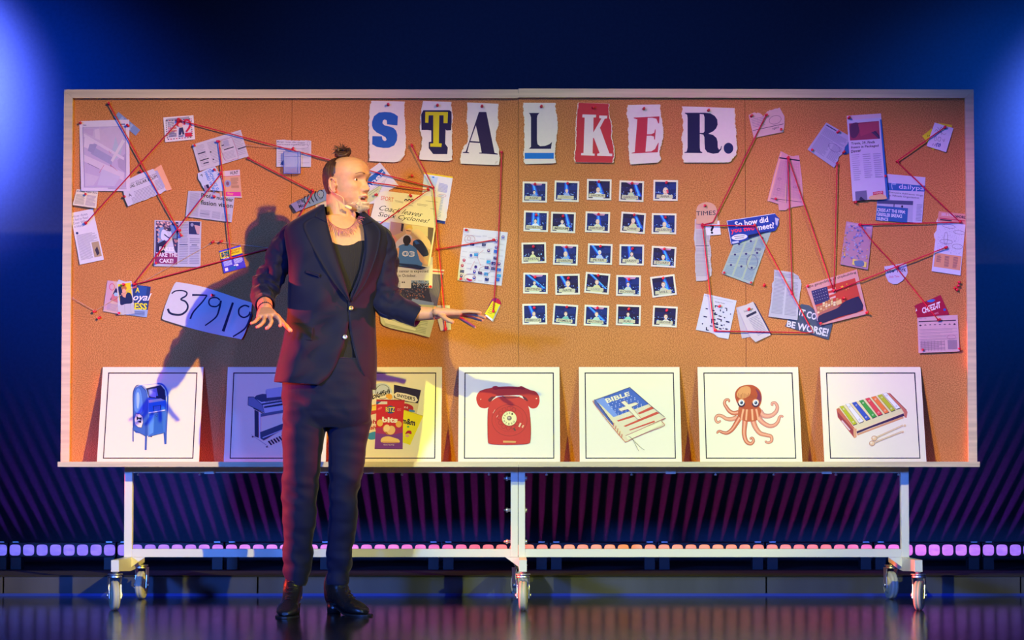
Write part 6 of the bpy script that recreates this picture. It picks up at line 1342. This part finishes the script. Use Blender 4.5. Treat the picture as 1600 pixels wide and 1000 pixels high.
fing([(718,489.5,hy-.016),(733,490,hy-.018),(746,492.5,hy-.020),(757,496,hy-.020)], .0090)
fing([(718,491.5,hy+.010),(732,494,hy+.014),(744,497.5,hy+.017),(753,500.5,hy+.018)], .0086)
fing([(714,494,hy+.034),(724,500,hy+.044),(733,506,hy+.050),(742,511.5,hy+.054)], .0076)
fing([(688,491,hy-.030),(695,497,hy-.052),(701,500.5,hy-.064),(706.5,503,hy-.070)], .0105)
# image-left hand, reaching towards the audience
gy = YM-.255
slab((409,486,gy),(421,486,gy),(405,495,gy-.065),(429,492,gy-.060),.0165,.0125)
fing([(429,492,gy-.060),(435,497,gy-.085),(438,503,gy-.098),(438,509,gy-.104)], .0088)
fing([(421,494,gy-.066),(424,502,gy-.096),(421,509,gy-.112),(417,513,gy-.112)], .0090)
fing([(413,495,gy-.068),(412,502,gy-.100),(407,508,gy-.118),(402,511,gy-.122)], .0086)
fing([(406,494,gy-.062),(402,499,gy-.088),(398,503,gy-.102),(393,505,gy-.112)], .0078)
fing([(422,488,gy-.010),(433,494,gy-.030),(441,503,gy-.042),(448,510,gy-.050),(454,516.5,gy-.055)], .0105)
bo = remesh(body, 'body', M['skin'], person, .0026, 3)

# ---- face details
def on_face(s, h, off=0.0):
    # front surface point at lateral s and height h
    best = None
    for k in range(-90, 91):
        v = head_local(h, math.radians(k)); d = abs(v.y-s)
        if best is None or d < best[0]: best = (d, v)
    v = best[1].copy(); v.x += off; return v
mtx = Matrix((fd, sd, ud)).transposed()
for sg in (1, -1):
    ev = on_face(sg*.031, .0); c = Vector((ev.x-.0075, sg*.031, .000))
    e = MB().ell(HL(c), (.0122, .0122, .0118), 20, 14, mtx).build('eyeball', M['eye'], person)
    gz = (Vector((1, 0, .0)) + Vector((0, .10*1, 0))*0).normalized()
    ic = c+gz*.0102+Vector((0, 0, -.0005))
    MB().ell(HL(ic), (.0038, .0058, .0058), 14, 8, mtx).build('iris', M['iris'], e)
    for lo, hi, nm in ((.0042, .0135, 1), (-.0135, -.0052, 0)):     # lids
        mb = MB(); rr = []
        for i in range(7):
            z = lo+(hi-lo)*i/6; R_ = math.sqrt(max(1e-6, .0136**2-z*z))
            rr.append([HL(c+Vector((R_*math.cos(a)*1.0, R_*math.sin(a)*1.25, z-.0022*(math.sin(a)**2)*(1 if nm else -1)))) for a in [math.radians(-88+176*j/16) for j in range(17)]])
        k = len(mb.v)
        for r_ in rr: mb.v += r_
        for i in range(6):
            for j in range(16): mb.f.append([k+i*17+j, k+i*17+j+1, k+(i+1)*17+j+1, k+(i+1)*17+j]); mb.sm.append(True)
        mb.build('eyelid', M['skin'], person)
    b = MB(); pts = [HL(on_face(sg*(.014+.036*t), .0225+.007*math.sin(t*2.6)-.004*t, .0018)) for t in [i/8 for i in range(9)]]
    b.tube(pts, [.0014, .0022, .0026, .0026, .0024, .0022, .0018, .0014, .0008], 8); b.build('eyebrow', M['brow'], person)
MB().ell(HL(Vector((.074, 0, -.0795))), (.008, .017, .0085), 16, 10, mtx).build('mouth_opening', M['mouth'], person)
b = MB(); pu = []; 
MB().ell(HL(Vector((.0815, 0, -.0735))), (.0035, .0125, .0032), 12, 6, mtx).build('upper_teeth', M['tooth'], person)
for nm, h0, dip, rr in (('upper_lip', -.0685, .006, .0032), ('lower_lip', -.0905, -.007, .0038)):
    pts = []
    for i in range(13):
        t = -1+i/6; s = .0215*t; hh = h0-dip*t*t; pts.append(HL(on_face(s, hh, .001*(1-t*t))))
    MB().tube(pts, [rr*(.35+.65*(1-(-1+i/6)**2)) for i in range(13)], 8).build(nm, M['lip'], person)
# beard: short curled hairs over the chin and jaw
random.seed(3); bd = MB()
def hairlet(v, ln, r=.0009, droop=.6):
    p = HL(v); out = (p-HL(Vector((0, 0, v.z)))).normalized(); d = (out+Vector((random.uniform(-.35, .35), random.uniform(-.35, .35), -droop))).normalized()
    bd.tube([p-out*.001, p+(out*.5+d*.5).normalized()*ln*.5, p+d*ln], [r, r*.9, r*.3], 4, caps=False)
for _ in range(3600):
    al = random.gauss(0, .62); h = random.uniform(-.130, -.094)
    if abs(al) > 1.05: continue
    if random.random() < abs(al)/1.9: continue
    hairlet(head_local(h, al), random.uniform(.006, .013)*(1 if abs(al) < .7 else .5))
for _ in range(420):
    s = random.gauss(0, .016); h = -.0625-abs(s)*.25+random.uniform(-.002, .003)
    if abs(s) < .028: hairlet(on_face(s, h), random.uniform(.002, .004), .0005)
for _ in range(420):
    s = random.choice((-1, 1))*random.uniform(.020, .030); h = random.uniform(-.098, -.066); hairlet(on_face(s, h), random.uniform(.002, .005), .0006)
bd.build('beard', M['beard'], person)['kind'] = 'stuff'

# ---- hair
hb = [(-.10,-.045),(-.06,-.045),(-.03,-.040),(0,-.026),(.02,-.008),(.04,.004),(.06,.004),(.08,-.004),(.095,-.012),(.107,-.016)]
mb = MB(); N1, N2 = 64, 144; G_ = {}
for i in range(N1+1):
    h = -.085+.192*i/N1
    for j in range(N2):
        v = head_local(h, 2*math.pi*j/N2, 0)
        mask = v.x-(interp(hb, h)+.003*math.sin(j*.9+i*.4))
        G_[i, j] = (v, mask)
idx = {}
def hv(i, j, lay):
    j %= N2; key = (i, j, lay)
    if key not in idx:
        v, mk_ = G_[i, j]; th = .0045*min(1, max(0, -mk_/.015))**.6 if lay else -.002
        th += (.0006*math.sin(j*2.1)+.0004*math.sin(j*5.3+i*.2)) if lay else 0
        o_ = Vector((v.x+.008, v.y*1.3, max(0, v.z)*1.2)).normalized(); idx[key] = len(mb.v); mb.v.append(HL(v+o_*th))
    return idx[key]
for i in range(N1):
    for j in range(N2):
        if G_[i, j][1] < 0 and G_[i+1, j][1] < 0:
            mb.f.append([hv(i, j, 1), hv(i, j+1, 1), hv(i+1, j+1, 1), hv(i+1, j, 1)]); mb.sm.append(True)
# strands combed up to the knot
kn = Vector((-.034, 0, .112))
for _ in range(420):
    al = random.choice((-1, 1))*random.uniform(1.5, 3.14); h = random.uniform(-.075, .05); v = head_local(h, al)
    if v.x > interp(hb, h)+.001: continue
    pts = []
    for k in range(7):
        t = k/6*.92; hh = h+(.100-h)*t; a2 = al+((math.pi*.62*(1 if al > 0 else -1))-al)*t*t*.6
        w_ = head_local(min(.103, hh), a2); pts.append(HL(w_+Vector((w_.x+.008, w_.y*1.3, max(0, w_.z)*1.2)).normalized()*(.0052)))
    mb.tube(pts, [.0006, .0009, .0009, .0009, .0009, .0008, .0005], 4, caps=False)
hr = mb.build('hair', M['hair'], person)
bn = MB(); random.seed(11)
kc = P(536, 240.5, YM)
bn.ell(kc-Vector((0, 0, .006)), (.028, .024, .018), 16, 10)
for k in range(16):
    a0 = random.uniform(0, 6.28); tl = random.uniform(-.6, .6); r0 = random.uniform(.018, .030); pts = []
    for i in range(11):
        a = a0+i*.36; pts.append(kc+Vector((r0*1.05*math.cos(a), r0*.8*math.sin(a)+.004*math.cos(k), r0*.62*math.sin(a+tl)*random.uniform(.95, 1.05)+.006)))
    bn.tube(pts, [.0018]+[random.uniform(.0035, .0058)]*9+[.0012], 6)
for k in range(26):       # loose ends
    a = random.uniform(.2, 3.4); d = Vector((math.cos(a), random.uniform(-.6, .6), .9*math.sin(a)+.1)); q = kc+Vector((-.006, 0, .004))
    bn.tube([q+d*.014, q+d*.027+Vector((0, 0, .004)), q+d*random.uniform(.033, .046)+Vector((-.004, 0, -.002))], [.0022, .0015, .0004], 5, caps=False)
bn.build('topknot', M['hair'], person)

# ---- headset microphone, necklace, bracelets
mb = MB(); e0 = HL(Vector((.004, .083, -.050)))
mb.tube(sm3([tuple(HL(Vector((-.006, .086, .004)))), tuple(HL(Vector((-.030, .086, -.010)))), tuple(HL(Vector((-.028, .084, -.040)))), tuple(HL(Vector((.0, .080, -.056)))), tuple(HL(Vector((.03, .074, -.075)))), tuple(P(538, 320.5, YM-.085)), tuple(P(543, 323.5, YM-.088))], 5), .0011, 6)
hs_ = mb.build('headset_boom', M['mic'], person)
p0, p1 = P(539, 321.5, YM-.087), P(549.5, 326, YM-.088); t_ = (p1-p0)
MB().lathe([(.003, 0), (.0068, .002), (.0072, t_.length*.5), (.0068, t_.length-.002), (.004, t_.length)], p0, t_, 14).build('microphone', M['mic'], person)
mb = MB(); chain = [(505,322,YM-.022),(507,331,YM-.050),(512,342,YM-.080),(520,351,YM-.098),(530,356.5,YM-.106),(540,358,YM-.106),(549,354,YM-.098),(556,347,YM-.084),(561,338,YM-.060)]
C_ = sm3(chain, 5); Wc = [P(*c) for c in C_]; mb.tube(Wc, .0012, 6); nk = mb.build('necklace', M['neck'], person)
mb = MB(); cen = P(533, 335, YM); random.seed(5)
sp_pts = sm3(chain, 5)
for i, c in enumerate(sp_pts):
    p = P(*c); d = (p-cen); d.z *= 1.0; d = d.normalized(); ln = random.uniform(.022, .038)*(.75+.25*math.sin(math.pi*i/len(sp_pts))); d.y = 0; d = (d.normalized()+Vector((random.uniform(-.12, .12), -.22, -.15))).normalized(); p = p+Vector((0, -.003, 0))
    mb = MB(); mb.tube([p-d*.002, p+d*ln*.5, p+d*ln], [.0014, .0015, .0008], 5); mb.build('spike', M['neck'], nk)
def bracelet(c, ax, r, m, bead, name='bracelet'):
    ax = ax.normalized(); u = ax.orthogonal().normalized(); w_ = ax.cross(u); mb = MB(); n = 22
    for k in range(n):
        a = 2*math.pi*k/n; mb.ell(c+(u*math.cos(a)+w_*math.sin(a))*r, (bead,)*3, 8, 6)
    mb.tube([c+(u*math.cos(a)+w_*math.sin(a))*r for a in [2*math.pi*i/24 for i in range(24)]], bead*.6, 6, closed=True)
    return mb.build(name, m, person)
bracelet(P(679.5, 489.8, YM-.029), P(684,489.5,YM-.03)-P(668,490,YM-.02), .0275, M['gold'], .0024); bracelet(P(414.5, 483, YM-.226), P(415,484,YM-.235)-P(413,474,YM-.15), .0290, mat('dark_beads', (.03, .03, .05), .3), .0034)

# ---- jacket
JR = [(322,502,564,.070,509,562),(332,484,572,.088,511,564),(342,466,584,.100,513,565),(352,452,598,.110,515,568),(364,446,607,.118,517,571),(385,448,609,.126,521,572),(410,452,604,.132,528,569),(440,452,595,.132,538,561),
      (468,451,588,.128,546.5,548.5),(484,451,586,.127,548,548),(504,449,586,.128,548,548.5),(526,445,587,.132,544,551),(550,440,588,.136,537,557),(575,434,588,.140,527,565),(592,431,587,.142,516,573),(605,430,587,.142,502,581)]
JS = sm3(JR, 4); TILT = .035; PW = 2.5
def jrow(y):
    for a, b in zip(JS, JS[1:]):
        if y <= b[0]: 
            t = (y-a[0])/(b[0]-a[0]+1e-9); return tuple(u+(v-u)*t for u, v in zip(a, b))
    return JS[-1]
def jfront(x, y, off=.006):
    r = jrow(max(y, 322)); cx, a = (r[1]+r[2])/2, (r[2]-r[1])/2; ux = max(-.985, min(.985, (x-cx)/a))
    c = abs(ux)**(PW/2); s_ = math.sqrt(max(0, 1-c*c)); uy = s_**(2/PW)
    yy = YM-r[3]*uy+TILT*ux-off
    return P(x, y, yy)
jk = MB(); NS = 96; ring_idx = []
def fold(x, y, ph):
    return .0050*math.sin(x*.11+y*.045+ph)+.0035*math.sin(x*.05-y*.09)+.0022*math.sin(y*.21+x*.13)+.010*noise.noise(Vector((x*.035, y*.02, ph)))
rows_ = []
for r in JS:
    y, L_, R_, b, fl_, fr_ = r; cx, a = (L_+R_)/2, (R_-L_)/2; row = []
    def ang(x):
        u = max(-1, min(1, (x-cx)/a)); c = math.copysign(abs(u)**(PW/2), u); return math.acos(c)
    a0, a1 = ang(fl_), 2*math.pi+ang(fr_)
    for j in range(NS+1):
        t = a0+(a1-a0)*j/NS; c, s_ = math.cos(t), math.sin(t)
        ux = math.copysign(abs(c)**(2/PW), c); uy = math.copysign(abs(s_)**(2/PW), s_)
        x = cx+a*ux; yy = y
        if y > 585: yy = y+(y-585)/20*(-8*(1-(x-430)/157)+4*((x-430)/157))*(1 if True else 0)
        k_ = min(1, max(0, (y-340)/60)); dd = fold(x, y, j*.02)*k_
        inset = .004 if (j < NS/2 and y > 455) else 0
        row.append(P(x, yy, YM)+Vector((0, -(b+dd)*uy+TILT*ux+(inset if uy > .3 and ux > 0 else 0), 0)))
    rows_.append(row)
k = len(jk.v)
for row in rows_: jk.v += row
for i in range(len(rows_)-1):
    for j in range(NS): jk.f.append([k+i*(NS+1)+j, k+i*(NS+1)+j+1, k+(i+1)*(NS+1)+j+1, k+(i+1)*(NS+1)+j]); jk.sm.append(True)
me = bpy.data.meshes.new('jacket'); me.from_pydata([tuple(v) for v in jk.v], [], jk.f); me.polygons.foreach_set('use_smooth', jk.sm); me.materials.append(M['suit']); me.update()
jo = link('jacket', me, person); so = jo.modifiers.new('t', 'SOLIDIFY'); so.thickness = .004; so.offset = -1
def sleeve(pts, seed, name='sleeve'):
    pp = sm3(pts, 7); W = [P(p[0], p[1], p[2]) for p in pp]; mb = MB(); n = 40; k = 0; up = None; N = len(W)
    for i, p in enumerate(W):
        t = (W[min(N-1, i+1)]-W[max(0, i-1)]).normalized()
        if up is None: up = t.orthogonal().normalized()
        u = (up-t*up.dot(t)).normalized(); up = u; w_ = t.cross(u); s_ = i/(N-1); env = math.sin(math.pi*min(1, s_*1.05))
        for j in range(n):
            a = 2*math.pi*j/n; q = p+(u*math.cos(a)+w_*math.sin(a))
            nn = noise.noise(Vector((math.cos(a)*1.4, math.sin(a)*1.4, s_*11+seed)))+.6*noise.noise(Vector((math.cos(a)*2.2+3, math.sin(a)*2.2, s_*22+seed)))
            rd = pp[i][3]*(1+.34*nn*env)
            mb.v.append(p+(u*math.cos(a)+w_*math.sin(a))*rd)
    for i in range(N-1):
        for j in range(n): mb.f.append([i*n+j, i*n+(j+1) % n, (i+1)*n+(j+1) % n, (i+1)*n+j]); mb.sm.append(True)
    # turned-in cuff
    k = len(mb.v); 
    for ii, (fac, back) in enumerate(((.90, 0), (.88, .03))):
        t = (W[-1]-W[-2]).normalized()
        for j in range(n): mb.v.append(W[-1]+(mb.v[(N-1)*n+j]-W[-1])*fac-t*back)
    for j in range(n): mb.f.append([(N-1)*n+j, (N-1)*n+(j+1) % n, k+(j+1) % n, k+j]); mb.sm.append(True); mb.f.append([k+j, k+(j+1) % n, k+n+(j+1) % n, k+n+j]); mb.sm.append(True)
    mb.f.append([j for j in reversed(range(n))]); mb.sm.append(True)
    o = mb.build(name, M['suit'], jo); return o
sleeve([(466,360,YM,ra(13)),(457,366,YM,ra(19)),(446,384,YM,ra(21)),(437,404,YM,ra(21)),(428,424,YM,ra(21)),(418,444,YM-.005,ra(21.5)),(411,458,YM-.035,ra(20)),(411,467,YM-.085,ra(17.5)),(413,474,YM-.140,ra(16.2)),(414,477,YM-.165,ra(15.6))], 2.0)
sleeve([(585,362,YM+.02,ra(12)),(594,368,YM+.025,ra(16)),(600,384,YM+.03,ra(18)),(602,405,YM+.03,ra(19)),(602,430,YM+.03,ra(20)),(600,452,YM+.03,ra(22)),(606,471,YM+.02,ra(23)),(622,481,YM+.01,ra(20.5)),(638,488,YM-.0,ra(18.5)),(655,496,YM-.01,ra(17))], 7.0)
# lapels
def strip(name, inner_, outer, m, off0=.008, nrow=26, ncol=7):
    mb = MB(); I = sm3(inner_, 6); O = sm3(outer, 6)
    def at(L, t): x = t*(len(L)-1); i = min(len(L)-2, int(x)); f = x-i; return tuple(a+(b-a)*f for a, b in zip(L[i], L[i+1]))
    for lay in (0, 1):
        for i in range(nrow+1):
            a, b = at(I, i/nrow), at(O, i/nrow)
            for j in range(ncol+1):
                t = j/ncol; x, y = a[0]+(b[0]-a[0])*t, a[1]+(b[1]-a[1])*t
                mb.v.append(jfront(x, y, off0+.004*math.sin(math.pi*min(1, t*1.3))*(1-lay)-(.004 if lay else 0)))
    n = (nrow+1)*(ncol+1)
    for i in range(nrow):
        for j in range(ncol):
            q = [i*(ncol+1)+j, i*(ncol+1)+j+1, (i+1)*(ncol+1)+j+1, (i+1)*(ncol+1)+j]; mb.f.append(q); mb.sm.append(True); mb.f.append([n+v for v in reversed(q)]); mb.sm.append(True)
    for i in range(nrow):
        for j in (0, ncol): a = i*(ncol+1)+j; b = a+ncol+1; mb.f.append([a, b, n+b, n+a]); mb.sm.append(False)
    for j in range(ncol):
        for i in (0, nrow): a = i*(ncol+1)+j; mb.f.append([a, a+1, n+a+1, n+a]); mb.sm.append(False)
    return mb.build(name, m, jo)
strip('lapel', [(511,348),(515,362),(521,384),(528,408),(538,438),(547,470)], [(492,338),(474,350),(482,374),(498,404),(520,440),(547,473)], M['satin'])
strip('lapel', [(567,352),(571,370),(572,386),(569,410),(561,440),(549,468)], [(582,346),(594,360),(592,384),(584,412),(570,444),(549.5,472)], M['satin'])
strip('collar', [(507,322),(509,335),(511,348)], [(497,325),(494,332),(492,338)], M['satin'], .010, 10, 5); strip('collar', [(561,333),(564,342),(567,352)], [(568,336),(575,341),(582,346)], M['satin'], .010, 10, 5)
strip('pocket_flap', [(449,501),(462,505),(476,509),(489,512.5)], [(452,526),(464,529),(476,531),(487.5,532)], M['suit'], .008, 12, 5)
strip('breast_pocket', [(478,421),(489,424),(500,428)], [(477,426),(488,429),(499,433)], M['satin'], .007, 8, 3)
for (x, y, m_) in ((548.5, 481.5, 'gold'), (539.3, 526.5, 'silver')):
    p = jfront(x, y, .008); MB().lathe([(.0001, .0), (.0085, 0), (.0095, .0015), (.0085, .003), (.006, .0026), (.0055, .0018), (.0001, .0018)], p, (0, -1, .05), 18).build('button', M[m_], jo)
for ln_ in ([(468,372),(472,400),(470,430)], [(446,555),(443,580),(441,595)], [(455,530),(450,560),(446,592)]):
    pass
# ---- tank top
mb = MB(); NT = 60; TR = [(y, a, b, c+.006) for y, a, b, c in sm3(TB, 4) if 372 <= y <= 592]
rr = []
for i, (y, cx, a, b) in enumerate(TR):
    row = []
    for j in range(NT):
        t = 2*math.pi*j/NT; c, s_ = math.cos(t), math.sin(t); ux = math.copysign(abs(c)**(2/2.4), c); uy = math.copysign(abs(s_)**(2/2.4), s_)
        yy = y
        if i < 5 and s_ > 0:  # scooped neckline
            d = (cx+(a+2)*ux-541)/26; yy = max(y, 386.5-12*max(0, d*d)**1.2) if abs(d) < 1.2 else y; yy += i*.6
        row.append(P(cx+(a+2)*ux, yy, YM)+Vector((0, -b*uy+.03*ux, 0)))
    rr.append(row)
rings_mesh(mb, rr, False); mb.build('tank_top', M['tank'], person)
# ---- trousers
tr = MB()
rings_mesh(tr, [ell_ring(*r, n=48) for r in sm3([(560,512,68,.122),(590,512,70,.126),(620,512,71,.124),(645,511,69.5,.115),(660,511,64,.095),(668,511,50,.07)], 4)])
for L_, yc in (([(615,480,30,.095),(640,477,35,.102),(660,476,34.5,.098),(690,473.5,32,.090),(730,471,29.5,.082),(770,469,28.5,.076),(800,467.5,27,.073),(850,466.5,24,.068),(882,464,20.5,.062),(900,462,18,.058),(916,461,16.5,.056)], YM-.01),
               ([(615,541,30,.095),(640,543.5,36,.102),(660,544.5,34.5,.098),(690,544,30.5,.090),(730,541,27.5,.082),(765,538,25,.075),(800,537,22.5,.072),(840,532.5,22,.068),(872,530.5,20,.062),(895,528.5,18,.058),(914,527,16.5,.056)], YM+.03)):
    rings_mesh(tr, [ell_ring(*r, n=44, p=2.2, yc=yc+ank(r[0])) for r in sm3(L_, 5)])
def tdisp(co, nrm):
    z = co.z; k = .5+.9*math.exp(-((z-.50)/.10)**2)+1.3*math.exp(-((z-.22)/.10)**2)+.8*math.exp(-((z-.84)/.07)**2)
    d = noise.noise(Vector((co.x*9, co.y*9, z*13)))*.009*k+noise.noise(Vector((co.x*14+z*9, co.y*12, z*26)))*.006*k
    return co+nrm*d
tob = remesh(tr, 'trousers', M['suit'], person, .0045, 6, tdisp)
# ---- shoes
def shoe(hp, yaw_, L_=.285):
    R = Matrix.Rotation(yaw_, 3, 'Z')     # local +x is the toe direction
    o = Vector(hp)
    st_ = [(0,.026,.160,.040),(.012,.034,.178,.040),(.05,.040,.182,.040),(.085,.038,.172,.036),(.12,.035,.115,.022),(.155,.038,.080,.010),(.19,.044,.063,.005),(.225,.044,.050,.005),(.25,.038,.042,.006),(.272,.026,.034,.008),(.283,.012,.024,.012)]
    mb = MB(); rr = []
    for (x, w_, top, bot) in sm3(st_, 4):
        row = []
        for j in range(28):
            a = 2*math.pi*j/28; c, s_ = math.cos(a), math.sin(a)
            yy = w_*math.copysign(abs(c)**.75, c)*(1 if s_ < .2 else 1-.38*(s_-.2)/.8*(top > .06)); zz = (top+bot)/2+(top-bot)/2*math.copysign(abs(s_)**.75, s_)
            row.append(o+R @ Vector((x*L_/.285, yy, zz)))
        rr.append(row)
    rings_mesh(mb, rr); root = mb.build('shoe', M['shoe'], person)
    mb = MB(); rr = []
    for (x, w_) in sm3([(.07,.030),(.12,.034),(.155,.040),(.19,.0465),(.225,.0465),(.25,.040),(.272,.028),(.286,.010)], 3):
        zb = .028*max(0, (.15-x)/.08)**.8 if x < .15 else 0; rr.append([o+R @ Vector((x, s_*w_, zb+z)) for s_, z in ((-1,.001),(1,.001),(1,.008),(-1,.008))])
    rings_mesh(mb, rr, True, False); mb.build('sole', M['black'], root)
    mb = MB(); rr = []
    for z, k_ in ((.0, .86), (.02, .90), (.044, 1.0)): rr.append([o+R @ Vector((.036+.036*k_*math.cos(a)-(.044-z)*.0, .031*k_*math.sin(a), z+.0005)) for a in [2*math.pi*j/20 for j in range(20)]])
    rings_mesh(mb, rr); mb.build('heel', M['shoe'], root)
    for k in range(5):
        x = .105+k*.016; zt = interp([(p[0], p[2]) for p in st_], x)+.002
        mb = MB(); mb.tube([o+R @ Vector((x, -.014, zt-.004)), o+R @ Vector((x+.003, 0, zt)), o+R @ Vector((x, .014, zt-.004))], .0018, 6); mb.build('lace', M['black'], root)
shoe(Vector((P(460.5, 950, -.445).x, -.445, 0)), math.radians(-93), .262)
shoe(Vector((-.768, -.405, 0)), math.radians(-50), .262)
